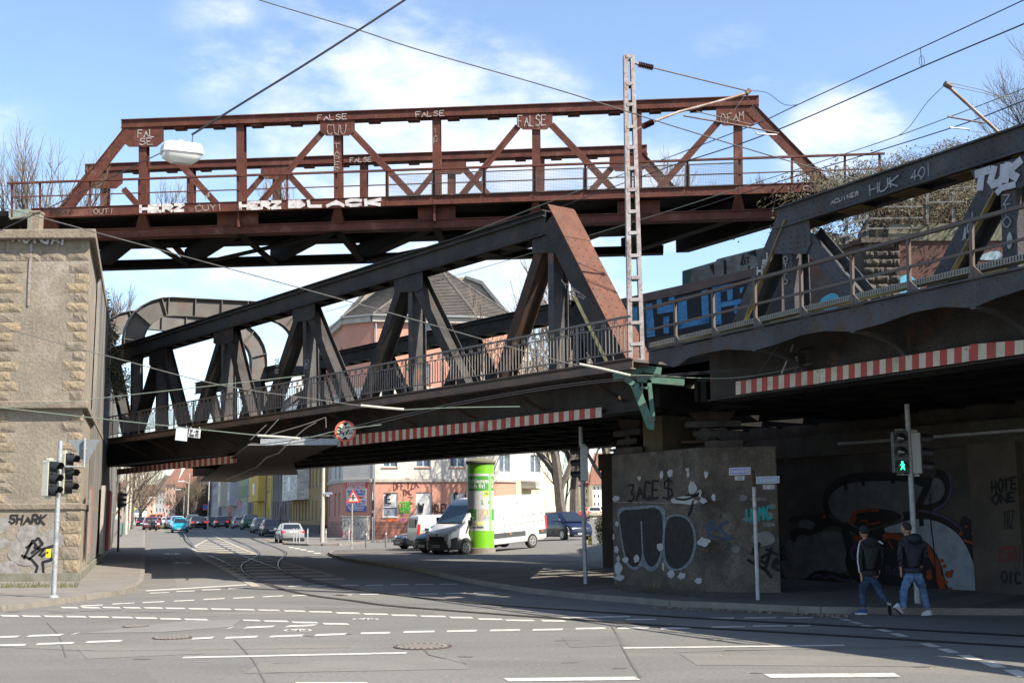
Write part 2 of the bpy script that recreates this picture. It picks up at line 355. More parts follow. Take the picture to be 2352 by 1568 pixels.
gp=[at(x,y,.004)for x,y in((651,1253),(625,1243.5),(598,1234.5),(557,1220),(520,1213),(488,1209),(450,1204))]
for a,b in zip(gp,gp[1:]):gut.add([a,b,b+Vector((.5,0,0)),a+Vector((.5,0,0))],[(0,1,2,3)])
gut.build('gutter',mat('cobble_gutter',(.2,.16,.125),(.13,.11,.09),6,.9,.5),kind='structure')
def zl(x,y):return(x*.3592,1004.9+y*.3592)
def z4(x,y):return(746.5+x*.3418,1263.3+y*.3418)
def z7(x,y):return(1548+x*.3418,1292+y*.3418)
LAY=.006
def gquad(mb,pts,lift=LAY):mb.add([at(x,y,lift)for x,y in pts],[tuple(range(len(pts)))])
mk=MB();mo=MB()
def dash(f,x0,x1,y0,h,y1=None,skew=None,mb=mk):
 y1=y0 if y1 is None else y1;skew=h*1.6 if skew is None else skew
 a,b,c,d=(x0+skew/2,y0-h/2),(x1+skew/2,y1-h/2),(x1-skew/2,y1+h/2),(x0-skew/2,y0+h/2)
 pts=[f(*a),f(*b),f(*c),f(*d)];gquad(mb,pts)
for x0,x1,y in((957,1082,990),(1127,1245,980),(1293,1410,970),(1458,1572,962),(1845,1925,948),(1975,2090,945)):dash(zl,x0,x1,y+2,6,y-2)
for x0,x1,y in((515,655,1071),(718,858,1058),(912,1050,1049),(1112,1243,1040),(1300,1437,1029),(1490,1625,1021),(1681,1810,1012),(1867,1992,1006),(2115,2230,1004)):dash(zl,x0,x1,y+3,7,y-3)
for x0,x1,y in((385,505,1084),(515,645,1084),(650,775,1084),(785,905,1085),(917,1045,1086),(1055,1190,1089),(1200,1335,1092),(1345,1483,1094),(1495,1633,1097),(1645,1793,1101),(1812,1958,1106),(1970,2130,1111)):dash(zl,x0+6,x1-6,y-1,9,y+1,-14)
for x0,x1,y in((-150,-10,1135),(0,125,1137),(138,265,1139),(278,408,1140),(418,556,1142),(562,703,1144),(710,853,1147),(862,1010,1151),(1018,1163,1156),(1175,1333,1160),(1548,1668,1166),(1682,1848,1171),(1862,2036,1179),(2060,2235,1188)):dash(zl,x0+6,x1-6,y-1,10,y+1,-16)
for x0,x1,y in((-120,120,1272),(180,400,1261),(462,498,1250),(1452,1488,1214),(1567,1750,1208),(1833,2015,1200)):dash(zl,x0,x1,y+4,12,y-4,30)
for x0,x1,y in((-200,165,1325),(235,472,1313),(553,780,1300),(1227,1362,1279),(1440,1645,1273),(1727,1935,1265),(2015,2213,1256)):dash(zl,x0,x1,y+4,12,y-4,18)
dash(zl,1170,2600,1403,10,1373,10)
dash(zl,935,1580,977,7,938,0)
for x0,x1,y in((70,238,420),(255,430,427),(442,620,435),(637,816,442),(832,998,450),(1024,1198,461),(1208,1412,469),(1450,1620,472)):dash(z4,x0+6,x1-6,y-1,11,y+1,-20)
for x0,x1,y in((240,437,554),(528,735,545),(820,1018,540),(1110,1310,535),(1395,1597,531),(1685,1885,523),(1965,2175,521),(2257,2460,522)):dash(z4,x0,x1,y+2,12,y-2,8)
dash(z4,2005,3490,654,9,636,-10)
dash(z4,1215,2098,868,22,857,-40);dash(z4,-200,285,888,10,888,0);dash(z7,625,1500,758,25,750,-45)
for x0,x1,y in((103,222,234),(273,390,233),(440,560,229),(607,728,228),(775,888,226),(42,180,299),(233,362,294),(452,570,293),(623,757,292),(814,945,288),(1000,1136,284)):dash(z4,x0,x1,y+1,6,y-1)
dash(z4,1520,2050,453,8,443,0);dash(z4,2022,2227,463,9)
for x0,x1,y in((213,405,371),(470,687,368),(735,938,368),(248,480,429),(530,760,423),(805,915,421)):dash(z7,x0,x1,y+1,9,y-1)
for x0,x1,y0,y1 in((1033,1130,354,368),(1102,1203,375,388),(1172,1280,394,410),(1250,1368,417,435),(1350,1475,443,462),(1437,1585,470,494),(1645,1800,540,565),(1763,1930,575,605),(1897,2080,617,650),(2042,2240,662,702),(2208,2420,716,765)):
 w=.5*(x1-x0);gquad(mk,[z7(x0,y0),z7(x0+w,y0),z7(x1,y1),z7(x1-w,y1)])
def z2b(x,y):return(488+x*.12207,1119.7+y*.12207)
for x0,x1,y in((1440,1530,1120),(1545,1650,1141),(1655,1770,1164),(1785,1905,1193),(1905,2040,1229)):dash(z2b,x0,x1,y,20,y,-30)
Lb=[(1330,650),(1250,690),(1240,712),(1262,742),(1320,782),(1400,818),(1500,872),(1640,950)];Rb=[(1360,622),(1395,640),(1460,668),(1530,700),(1640,745),(1800,790),(1960,835),(2130,880),(2300,925)]
def xat(B,y):
 for a,b in zip(B,B[1:]):
  if(a[1]-y)*(b[1]-y)<=0 and a[1]!=b[1]:return a[0]+(b[0]-a[0])*(y-a[1])/(b[1]-a[1])
 return B[0][0]if y<B[0][1]else B[-1][0]
y=664.
while y<925:
 h=3.5+(y-660)*.022;yy=y-10
 gquad(mo,[zl(xat(Lb,y)+4,y),zl(xat(Rb,yy)-6,yy),zl(xat(Rb,yy+h)-6,yy+h),zl(xat(Lb,y+h)+4,y+h)],.005);y+=10.5+(y-660)*.045
def gline(mb,pts,w,lift=LAY,f=zl):
 P=[at(*f(x,y),lift)for x,y in pts]
 for a,b in zip(P,P[1:]):
  d=(b-a).normalized();o=Vector((-d.y,d.x,0))*w/2;mb.add([a-o,b-o,b+o,a+o],[(0,1,2,3)])
gline(mo,Lb,.25,.009);gline(mo,Rb[:-1],.2,.011)
gline(mk,[(1310,585),(1345,598)],.14);gline(mk,[(1250,583),(1290,590)],.14)
mk.build('road_markings',marking,kind='structure');mo.build('road_markings',markold,kind='structure')
ar=MB()
for cx,cy,s in((1100,741,1),(1165,797,1.15)):
 for sgn in(-1,1):gquad(ar,[zl(cx+sgn*62*s,cy+1),zl(cx+sgn*18*s,cy-7*s),zl(cx+sgn*22*s,cy-2),zl(cx,cy-2),zl(cx,cy+3),zl(cx+sgn*22*s,cy+3),zl(cx+sgn*18*s,cy+8*s)])
ar.build('lane_arrows',marking,kind='structure')
def symb(f,cx,cy,w,h):
 mb=MB()
 def ring(x,r):
  pts=[(x+r*math.cos(t)*w,cy+r*math.sin(t)*h*1.6)for t in[i*math.pi/6 for i in range(13)]];gline(mb,pts,.05,f=f)
 ring(cx-w*.02,.3);ring(cx+w*.75,.3)
 gline(mb,[(cx,cy),(cx+w*.25,cy-h*.6),(cx+w*.6,cy-h*.6),(cx+w*.75,cy)],.05,.008,f);gline(mb,[(cx+w*.25,cy-h*.6),(cx+w*.38,cy),(cx+w*.6,cy-h*.6)],.05,.010,f)
 mb.build('cycle_symbol',marking,kind='structure')
symb(zl,1860,1229,120,14);symb(z4,230,460,120,10)
pt=MB();gquad(pt,[zl(520,1248),zl(900,1205),zl(1180,1170),zl(1545,1158),zl(1480,1208),zl(1050,1240)],.004)
gquad(pt,[zl(1080,728),zl(1240,722),zl(1500,900),zl(1560,935),zl(1130,960)],.003);pt.build('road_repair_patch',asphpatch,kind='structure')
def blot(pts,m,lift):mb=MB();gquad(mb,pts,lift);mb.build('road_repair_patch',m,kind='structure')
darkp=mat('dark_asphalt_patch',(.10,.097,.09),(.115,.11,.102),1.5,.95,.5,fine=50,fa=.25);paler=mat('pale_asphalt_patch',(.145,.137,.122),(.125,.12,.108),1.2,.95,.5,fine=50,fa=.25)
blot([(1290,1462),(1420,1458),(1450,1480),(1310,1486)],darkp,.0035);blot([(180,1490),(420,1482),(470,1500),(200,1512)],paler,.0037);blot([(600,1520),(1050,1512),(1080,1535),(560,1545)],paler,.0034);blot([(1560,1500),(2100,1508),(2150,1530),(1600,1526)],paler,.0036);blot([(700,1392),(980,1400),(1000,1409),(720,1402)],darkp,.0034);blot([(-50,1540),(330,1532),(360,1568),(-50,1575)],darkp,.0033)
st2=random.Random(31);om=mat('oil_stain',(.09,.088,.084),(.11,.107,.10),9,.6,.2)
for k in range(26):
 x,y=st2.uniform(0,2352),st2.uniform(1385,1560);rr=st2.uniform(4,16);blot([(x+rr*1.8*math.cos(t)*st2.uniform(.7,1.2),y+rr*.16*math.sin(t)*st2.uniform(.7,1.2))for t in[i*math.pi/5 for i in range(10)]],om,.0042+.00005*k)if k<12 else blot([(x,y),(x+rr*7,y-1),(x+rr*7,y-.3),(x,y+.8)],om,.0042+.00005*k)
cr_=MB()
gline(cr_,[(950,760),(700,700),(640,630)],.03,.005,z4);gline(cr_,[(2120,850),(2060,760),(2000,650),(1960,560),(1920,500)],.03,.005,z4);gline(cr_,[(0,600),(900,575),(1800,560)],.02,.005,z7)
gline(cr_,[(100,150),(700,172),(1400,205),(2100,215)],.03,.005,z4)if False else None
for q in([(0,1335),(600,1362),(1400,1352),(2238,1338)],[(1500,1290),(1620,1420),(1700,1568)],[(300,1180),(380,1260),(420,1400)]):gline(cr_,q,.022,.0055,zl)
gline(cr_,[(560,1180),(900,1150),(1900,1125)],.02,.005,zl)
cr_.build('road_crack_sealing',mat('crack_sealing',(.085,.084,.08),(.10,.098,.094),5,.7,.1),kind='structure')
RAILS=[[(418,1219),(449,1260),(496,1281.5),(553,1310),(589,1330),(647,1353),(718,1368),(804,1379),(883,1390),(1027,1402),(1259,1419),(1400,1429),(1550,1439),(1856,1456),(2352,1486),(2700,1508)],
[(436,1216),(478,1238),(532,1265),(575,1283),(647,1310),(700,1331),(754,1344),(815,1354),(951,1371),(1088,1384.6),(1293,1400),(1550,1417),(1890,1435.6),(2352,1461),(2700,1480)],
[(462,1210),(478,1217),(525,1235),(560,1249),(589,1265),(593,1274),(577,1284),(557,1295),(555,1307),(565,1318),(589,1330)],
[(490,1211),(521,1217),(570,1233),(611,1249),(647,1263.5),(656,1272.5),(641,1288),(639,1302),(650,1311),(675,1321),(733,1337),(815,1353)]]
def smooth_line(pts,k=4):
 P=[Vector(p)for p in pts];out=[]
 for i in range(len(P)-1):
  a=P[max(0,i-1)];b=P[i];c=P[i+1];d=P[min(len(P)-1,i+2)]
  for j in range(k):
   t=j/k;out.append(.5*((2*b)+(c-a)*t+(2*a-5*b+4*c-d)*t*t+(3*b-a-3*c+d)*t**3))
 return out+[P[-1]]
r1,r2,r3=MB(),MB(),MB()
for i,R_ in enumerate(RAILS):
 pts=smooth_line([at(x,y)for x,y in R_])
 for mb,off,w,lift in((r1,0,.125,.012+.002*i),(r2,.0,.06,.022+.002*i),(r3,.055,.035,.019+.002*i)):
  for a,b in zip(pts,pts[1:]):
   d=b-a;d.z=0
   if d.length<1e-4:continue
   d.normalize();o=Vector((-d.y,d.x,0));a2,b2=a+o*off+Z*lift,b+o*off+Z*lift;mb.add([a2-o*w/2,b2-o*w/2,b2+o*w/2,a2+o*w/2],[(0,1,2,3)])
r1.build('tram_track_bed',mat('rail_sealing',(.075,.072,.066),(.095,.09,.082),5,.8,.2),kind='structure')
r2.build('tram_rail',mat('worn_rail',(.20,.18,.165),(.14,.12,.10),3,.35,.1,metal=.6),kind='structure')
r3.build('tram_rail_groove',blackiron,kind='structure')
def manhole(px,py,r,label):
 c=at(px,py);t=thing('manhole_cover',c,label,'manhole cover')
 mb=MB();mb.lathe(c+Z*.002,[(r,0),(r,.009),(r*.9,.010)],32);mb.build('frame_ring',mat('rusty_cast_iron',(.10,.07,.06),(.06,.05,.045),20,.6,.4),t)
 mb=MB();mb.lathe(c+Z*.003,[(r*.66,0),(r*.66,.012)],32);mb.build('lid',mat('worn_lid',(.17,.145,.125),(.13,.11,.1),20,.7,.4),t)
 mb=MB()
 for k in range(22):
  a=k*2*math.pi/22;d=Vector((math.cos(a),math.sin(a),0));mb.box(c+d*r*.79+Z*.012,(r*.16,r*.1,.01),d)
 mb.build('vent_studs',conclight,t)
manhole(971,1484.5,.42,'round iron manhole cover with pale lid in the near road');manhole(395,1464,.3,'dull manhole cover in the dark road patch at lower left')
manhole(312,1438,.22,'small manhole cover in the pale road repair patch')
lv=MB();rl=random.Random(3)
for k in range(330):
 t=rl.random();x=1500+t*450;y=1391+(x-1548)*.045+3+rl.random()*6;p=at(x,y,.01);s=rl.uniform(.015,.05);a=rl.uniform(0,6.3);d=Vector((math.cos(a),math.sin(a),rl.uniform(-.3,.3)));e=Vector((-d.y,d.x,rl.uniform(0,.6)))
 lv.add([p,p+d*s,p+d*s+e*s,p+e*s*.8+Z*.01],[(0,1,2,3)])
for k in range(60):
 p=at(*(rl.uniform(0,2352),rl.uniform(1400,1568)),.01);s=rl.uniform(.01,.03);a=rl.uniform(0,6.3);d=Vector((math.cos(a),math.sin(a),.1));e=Vector((-d.y,d.x,.2));lv.add([p,p+d*s,p+d*s+e*s,p+e*s],[(0,1,2,3)])
lv.build('fallen_leaves',mat('dead_leaves',(.20,.11,.06),(.3,.2,.13),8,.9,0),kind='stuff',label='brown fallen leaves lying along the kerb and scattered on the road',cat='leaves')
# ------------------------------------------------------------------ forecourt rising to the right
def sst(t):t=max(0,min(1,t));return t*t*(3-2*t)
def fz(X,Y):return.125+.33*sst((X+2.8)/6.5)*sst((Y-47)/9)+.95*sst((X+2)/5)*sst((Y-78)/34)
mb=MB();gx=[-3+i*1.0 for i in range(60)];gy=[46+i*2 for i in range(60)];vs=[Vector((x*(1 if y<60 else 1+(y-60)*.012),y,0))for y in gy for x in gx]
for v in vs:v.z=fz(v.x,v.y)+.006
n_=len(gx);mb.add(vs,[(j*n_+i,j*n_+i+1,(j+1)*n_+i+1,(j+1)*n_+i)for j in range(len(gy)-1)for i in range(n_-1)])
mb.build('forecourt',asphalt,kind='structure',smooth=True)
# ------------------------------------------------------------------ left abutment
def solid(P,pts,t,m,name,parent=None,off=0,**k):
 mb=MB();ppoly(mb,P,pts,t,off);return mb.build(name,m,parent,**k)
AH=AF(199,527).z;u2=AS.u.copy()
if u2.y<0:u2=-u2
ab=thing('bridge_abutment',AC,'tall left abutment of pale render with ochre stone quoins and tags low down','abutment')
Fw=6.5;c0=AC.copy();LEFT=Vector((-1,0,0));ND=AF.n
def blk(z0,z1,inset,m,name,L=46):
 a=c0+Vector((-inset,inset,0));b=a+LEFT*Fw;d=a+u2*L;e=b+u2*L;mb=MB();mb.prism([Vector((p.x,p.y,z0))for p in(a,d,e,b)],Z*(z1-z0));return mb.build(name,m,ab)
zc=AF(175,938).z;zp=AF(170,1170).z;zp2=AF(170,1180).z
blk(-.1,zp,0,stucco,'base_wall');blk(zp+.18,zc,.12,stucco,'middle_wall');blk(zc+.22,AH-.28,.16,stucco,'upper_wall')
def ledge(z0,z1,o,m,name):
 a=c0+Vector((o,-o,0));b=a+LEFT*(Fw+o);mb=MB();mb.prism([Vector((p.x,p.y,z0))for p in(a,a+u2*46,b+u2*46,b)],Z*(z1-z0));return mb.build(name,m,ab,bevel=.03)
ledge(zp,zp+.18,.05,sandgrey,'stone_ledge');ledge(zc,zc+.22,.08,sandgrey,'stone_ledge');ledge(AH-.28,AH,.1,sandgrey,'coping')
qr=random.Random(5)
def rough_block(mb,o,du,dn,w,h,t,rnd):
 """cushion-faced stone: o lower corner, du along, w x h, standing t proud in dn"""
 n1,n2=6,3;vs=[];fs=[]
 for j in range(n2+1):
  for i in range(n1+1):
   e=0 if i in(0,n1)or j in(0,n2)else 1
   vs.append(o+du*(w*i/n1)+Z*(h*j/n2)+dn*(t*.25+e*(t*.6+rnd.uniform(-.5,.5)*t*.55)))
 for j in range(n2):
  for i in range(n1):q=j*(n1+1)+i;fs.append((q,q+1,q+n1+2,q+n1+1))
 k=len(vs);vs+=[o-dn*.02,o+du*w-dn*.02,o+du*w+Z*h-dn*.02,o+Z*h-dn*.02];R_=[i for i in range(n1+1)];T=[n2*(n1+1)+i for i in range(n1+1)]
 fs+=[tuple([k,k+1]+R_[::-1]),tuple([k+3,k+2]+T[::-1]),tuple([k,k+3]+[j*(n1+1)for j in range(n2,-1,-1)]),tuple([k+1,k+2]+[j*(n1+1)+n1 for j in range(n2,-1,-1)])]
 mb.add(vs,fs)
def quoins(z0,z1,inset,hgt,wl,ws,side,mlist):
 z=z0;k=0;mbs=[MB()for _ in mlist]
 while z+hgt*.6<z1:
  h=min(hgt,z1-z)-.03;w=(wl if k%2 else ws)*qr.uniform(.92,1.08);mb=mbs[qr.randrange(len(mbs))]
  cr0=c0+Vector((-inset,inset,0));rough_block(mb,Vector((cr0.x,cr0.y,z+.015)),LEFT,ND,w,h,.03,qr)
  if side:rough_block(mb,Vector((cr0.x,cr0.y,z+.015)),u2,-AS.n if AS.n.x<0 else AS.n,(ws if k%2 else wl)*.9,h,.03,qr)
  if inset>0:rough_block(mb,Vector((cr0.x-(1.88 if k%2 else 2.1),cr0.y,z+.015)),LEFT,ND,.9,h,.03,qr)
  z+=hgt;k+=1
 for mb,m in zip(mbs,mlist):mb.build('quoin_stones',m,ab)
quoins(zc+.25,AH-.9,.16,.285,.58,.36,True,[sandstone,sandstone,sandgrey])
quoins(zp+.2,zc,.12,.285,.58,.36,True,[sandstone,sandgrey]);quoins(.35,zp-.02,0,.36,.58,.43,True,[sandgrey,sandstone])
mb=MB();a=c0+Vector((-.16,.16,0))
for row in range(2):
 for k in range(5):
  rough_block(mb,Vector((a.x-k*.72-(.25 if row else 0),a.y,AH-.88+row*.31)),LEFT,ND,.66,.28,.035,qr)
mb.build('stone_band',sandgrey,ab)
mb=MB();mb.prism([Vector((p.x,p.y,-.05))for p in(c0+Vector((.1,-.1,0)),c0+Vector((.1,0,0))+u2*30,c0+LEFT*Fw+u2*30,c0+LEFT*Fw+Vector((0,-.1,0)))],Z*.4);mb.build('plinth',mat('mossy_plinth',(.2,.19,.16),(.12,.12,.08),2,.95,.6),ab)
for j,(s0,s1,z0,z1)in enumerate(((6,44,.4,AH-.3),)):
 mb=MB();n=-AS.n if AS.n.x<0 else AS.n;p=c0+u2*s0+n*.03;q=c0+u2*s1+n*.03
 mb.prism([Vector((p.x,p.y,z0)),Vector((q.x,q.y,z0)),Vector((q.x,q.y,z1)),Vector((p.x,p.y,z1))],-n*.1)
 mb.build('side_wall',mat('streaked_side_wall',(.20,.19,.175),(.055,.05,.045),1.6,.95,.6,stretch=(1,1,.12),c3=(.30,.29,.28),s3=1.2),ab)
AFf=AF.shift(.0);AFu=AF
graffiti(AF,'SHARK',20,1201,108,1203,20,.05,blacktag,ab,.012,lean=.15,jit=.08,seed=2)
for st in([(55,1282),(75,1240),(85,1256)],[(60,1258),(88,1235),(98,1248),(72,1270)],[(78,1256),(100,1262),(90,1275)],[(50,1275),(72,1284),(86,1300),(80,1320)],[(95,1278),(115,1262),(118,1285),(98,1290),(100,1320)],[(66,1284),(92,1262),(125,1252)]):stroke(AF,st,.075,blacktag,ab,.014)
cl=random.Random(11)
for k in range(16):
 x=cl.uniform(-10,130);y=cl.uniform(1195,1320);rr=cl.uniform(14,40);patch(AF,[(min(168,x+rr*math.cos(t)*cl.uniform(.6,1.2)),min(1334,max(1183,y+rr*.8*math.sin(t)*cl.uniform(.6,1.2))))for t in[i*.7854 for i in range(8)]],mat('faded_paint_patch',(.27,.26,.245),(.165,.15,.135),5,.9,.3),ab,.004+.0006*k,'paint_patch')
stroke(AF.shift(-.14),[(72,560),(68,640),(66,700)],.08,palewhite,ab,.02,'paint_drip');
graffiti(AF.shift(-.14),'MUTUAI',30,553,160,560,17,.07,whitetag,ab,.1,jit=.12,seed=9)
bw=MB();a=AF(-20,512);b=AF(60,514)
pk=thing('stone_post',AF(65,512)-Z*.05,'stubby broken concrete post on top of the left abutment','post')
mb=MB();p=AF(53,512);mb.box((p.x,p.y+1.0,AH+.35),(.28,.3,.75));mb.box((p.x-.02,p.y+1.0,AH+.75),(.36,.36,.08));mb.build('stone_shaft',sandgrey,pk,bevel=.02)
mb=MB();mb.beam((p.x-.75,p.y+.85,AH+.55),(p.x-.1,p.y+.85,AH+.68),.06,.05,(0,1,0));mb.box((p.x-.16,p.y+.85,AH+.3),(.1,.06,.7));mb.build('timber_brace',mat('mossy_timber',(.14,.15,.11),(.2,.19,.16),5,.9,.3),pk)
Bn=-AS.n if AS.n.x<0 else AS.n
def onside(s,z0,z1,w,m,label,cat,name,t=.04):
 p=c0+u2*s+Bn*.12;mb=MB();q=p+u2*w;mb.prism([Vector((p.x,p.y,z0)),Vector((q.x,q.y,z0)),Vector((q.x,q.y,z1)),Vector((p.x,p.y,z1))],Bn*t);mb.build(name,m,label=label,cat=cat)
onside(2.3,.75,2.7,.5,mat('torn_poster_paper',(.3,.28,.26),(.12,.12,.14),9,.9,0,c3=(.38,.10,.08),s3=7),'torn pale poster pasted round the left abutment corner','poster','poster',.004)
onside(3.0,.8,2.75,.9,mat('collage_poster_paper',(.10,.11,.10),(.28,.28,.25),7,.9,0,c3=(.12,.2,.12),s3=6),'tattered grey poster strip on the abutment side wall','poster','poster',.004)
onside(4.1,.7,2.85,.45,mat('orange_poster_paper',(.5,.09,.04),(.4,.07,.04),9,.9,0),'bright orange poster strip on the abutment side wall','poster','poster',.004)
onside(13,.5,3.1,3.2,mat('pale_billboard',(.33,.3,.27),(.26,.24,.22),3,.8,.1),'dark framed billboard on the side wall under the bridge','billboard','billboard',.12)
onside(22,.4,3.1,3.4,mat('red_billboard',(.55,.06,.05),(.42,.12,.1),2,.6,.1),'red billboard at the far end of the abutment side wall','billboard','billboard',.12)
wl_=MB();rw=random.Random(18)
for k in range(260):
 x=rw.uniform(-30,178);p=at(x,1347+rw.uniform(-1,3),.12);h=rw.uniform(.04,.16);d=Vector((rw.uniform(-.5,.5),rw.uniform(-.4,.2),1));wl_.tube([p,p+d*h*.6,p+d*h+Vector((rw.uniform(-.05,.05),0,-.01))],[.008,.007,.002],3)
wl_.build('green_weeds',mat('green_weeds',(.06,.085,.02),(.11,.10,.05),5,.95,0),kind='stuff',label='low green weeds along the foot of the left abutment',cat='weeds')
# ------------------------------------------------------------------ upper red truss bridge
UB=thing('truss_bridge',UP(1000,500),'upper rust-red riveted truss bridge with railing and mesh panels, crossing high over the street','bridge')
def lerpx(p,q,x):return p[1]+(q[1]-p[1])*(x-p[0])/(q[0]-p[0])
topT=((278.6,277),(1743,222));topB=((278.6,294.5),(1743,241.5))
loT=((205,529),(1790,481.5));loB=((205,548),(1790,499.5))
faT=((72,479.8),(1893,419));faB=((72,499.5),(1893,438.5))
FARV=flat(195,379,UP(278.6,277).z)-UP(278.6,277);FARV.z=0
def near_far(fn,name,m,mfar=None):
 """build a member of the near truss and the same member of the far truss as parts"""
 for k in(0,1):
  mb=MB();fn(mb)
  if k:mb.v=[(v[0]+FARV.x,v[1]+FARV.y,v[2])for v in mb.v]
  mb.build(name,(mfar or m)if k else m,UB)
def chord(T,B,t,fl):
 def f(mb):
  ppoly(mb,UP,[T[0],T[1],B[1],B[0]],.03,0)
  A,Bq,Cq,D=UP(*T[0]),UP(*T[1]),UP(*B[1]),UP(*B[0]);n=UP.n
  for p,q in((A,Bq),(D,Cq)):mb.prism([p+n*.06,q+n*.06,q-n*t,p-n*t],Z*.035)
  mb.prism([A-n*(t-.03),Bq-n*(t-.03),Cq-n*(t-.03),D-n*(t-.03)],-n*.03)
  rivets(mb,rivline(A+n*.002-Z*.06,Bq+n*.002-Z*.06,.17),n);rivets(mb,rivline(D+n*.002+Z*.085,Cq+n*.002+Z*.085,.17),n)
  for i in range(int((Bq-A).length/1.45)*fl):
   p=D.lerp(Cq,(i+.5)/int((Bq-A).length/1.45));mb.box(p-n*t/2-Z*.05,(.45,t*.8,.07),UP.u)
 return f
near_far(chord(topT,topB,.42,1),'top_chord',redsteel)
near_far(chord(loT,loB,.45,0),'bottom_chord',redsteel,mfar=blackiron)  # far chord drawn near-black, deck shade put into its colour
VX=[326.5,551,774.5,1001.5,1230.5,1464.5,1695.5]
GUS=[(279,376,337.5),(735,815,312),(1187,1269,298),(1645,1743,289)]
for i,x in enumerate(VX):
 yt=lerpx(*topB,x)-2;yb=lerpx(*faT,x)+8
 def f(mb,x=x,yt=yt,yb=yb):
  A,B=pbar(mb,UP,(x,yt),(x+1.5,yb),.30,.03,-.07,z0=UP(x,yt).z,z1=UP(x,lerpx(*loT,x)+3).z)
  n=UP.n;mb.beam(A-n*.2,B-n*.2,.05,.28,n);mb.beam(A-n*.34,B-n*.34,.30,.03,n)
 near_far(f,'vertical_post',redsteel)
for(x0,x1,yb)in GUS:
 def f(mb,x0=x0,x1=x1,yb=yb):
  c=(x1-x0)*.17;yl,yr=lerpx(*topB,x0),lerpx(*topB,x1)
  pts=[(x0,yl),(x1,yr),(x1,yb-c*.8),(x1-c,yb),(x0+c,yb),(x0,yb-c*.8)]
  for o in(.012,-.33):ppoly(mb,UP,pts,.015,o)
  P_=[]
  for gx in(.12,.3,.5,.7,.88):
   for gy in(.18,.4,.62,.84):
    if(gy>.7 and gx in(.12,.88)):continue
    P_.append(UP(x0+(x1-x0)*gx,yl+(yb-yl)*gy,.014))
  rivets(mb,P_,UP.n)
 near_far(f,'gusset_plate',redsteel)
DG=[((378,338),(495,466),.25),((742,302),(596,468),.25),((810,304),(950,453),.25),((1190,290),(1060,449),.25),((1266,286),(1410,437),.25),((1650,280),(1516,431),.25)]
for a,b,w in DG:
 def f(mb,a=a,b=b,w=w):
  zl_=UP(b[0],lerpx(*loT,b[0])+2).z
  for o in(-.04,-.30):pbar(mb,UP,a,b,w,.03,o,z1=zl_)
  A,B=UP(*a,-.16),UP(*b,-.16);mb.beam(A,B,.04,.24,UP.n)
 near_far(f,'diagonal_brace',redsteel)
for a,b in(((297,300),(150,486)),((1722,248),(1899,430))):
 def f(mb,a=a,b=b):
  for o in(.03,-.36):
   A,B=pbar(mb,UP,a,b,.40,.025,o,z1=UP(b[0],lerpx(*loT,1000 if b[0]>1000 else 205)).z if False else None)
  d=(B-A).normalized();up=d.cross(UP.n);up=up if up.z>0 else-up;n=UP.n;A,B=UP(*a),UP(*b)
  mb.beam(A+up*.21-n*.18,B+up*.21-n*.18,.025,.5,n);rivets(mb,rivline(A+up*.15+n*.032,B+up*.15+n*.032,.2)+rivline(A-up*.15+n*.032,B-up*.15+n*.032,.2),n,.028)
 near_far(f,'end_post',redsteel)
for x0,x1 in((499,593),(960,1046),(1418,1516)):
 mb=MB();c=8;yt0,yb0=lerpx(*faB,x0),lerpx(*loT,x0);yt1,yb1=lerpx(*faB,x1),lerpx(*loT,x1)
 ppoly(mb,UP,[(x0-c,yt0-4),(x1+c,yt1-4),(x1,yt1+8),(x1,yb1+2),(x0,yb0+2),(x0,yt0+8)],.02,.02)
 rivets(mb,[UP(x0+(x1-x0)*gx,(yt0+4)+(yb0-yt0-8)*gy,.022)for gx in(.1,.3,.62,.8,.93)for gy in(.1,.35,.65,.9)],UP.n,.025);mb.build('joint_plate',redsteel,UB)
for x in(326.5,774.5,1230.5,1695.5,110):
 mb=MB();w=11 if x>200 else 20;yt,yb=lerpx(*faB,x),lerpx(*loT,x)+2
 A,B=UP(x-w*.6,yt,.40),UP(x+w*.6,yt,.40);Cc,D=UP(x+w*1.45,yb,.03),UP(x-w*1.45,yb,.03)
 mb.add([A,B,Cc,D,A-UP.n*.3,B-UP.n*.3,Cc-UP.n*.1,D-UP.n*.1],[(0,1,2,3),(4,5,6,7),(0,4,7,3),(1,5,6,2),(0,1,5,4)])
 rivets(mb,[UP(x+k*w*.5,yt+(yb-yt)*g,.34-.3*g)for k in(-1,1)for g in(.15,.4,.65,.9)],UP.n,.025);mb.build('support_bracket',redsteel,UB)
for x in(551,1001.5,1464.5):
 mb=MB();pbar(mb,UP,(x-4,lerpx(*faB,x)-2),(x-4,lerpx(*loT,x)+2),.07,.3,.34);mb.build('support_bracket',redsteel,UB)
mb=MB();n=UP.n;P1,P2,P3,P4=UPw(*faT[0]),UPw(*faT[1]),UPw(*faB[1]),UPw(*faB[0])
ppoly(mb,UPw,[faT[0],faT[1],faB[1],faB[0]],.03);mb.prism([P1+n*.03,P2+n*.03,P2-n*.3,P1-n*.3],Z*.02);mb.prism([P4+n*.03,P3+n*.03,P3-n*.2,P4-n*.2],-Z*.02)
rivets(mb,rivline(P4+n*.002+Z*.06,P3+n*.002+Z*.06,.3),n,.02);mb.build('fascia_girder',redsteel,UB)
mb=MB();ppoly(mb,UPw,[(1893,419),(2035,414.5),(2035,433),(1893,437)],.25,.01);mb.build('fascia_girder',mat('pale_green_paint',(.22,.27,.23),(.15,.18,.15),5,.8,.2),UB)
mb=MB();ppoly(mb,UPw,[(20,481),(72,480),(72,499),(20,500)],.25,.01);mb.build('fascia_girder',mat('pale_green_paint',(.22,.27,.23)),UB)
zf=UPw(*faB[0]).z;zlt=UP(*loT[0]).z;zlb=UP(*loB[0]).z
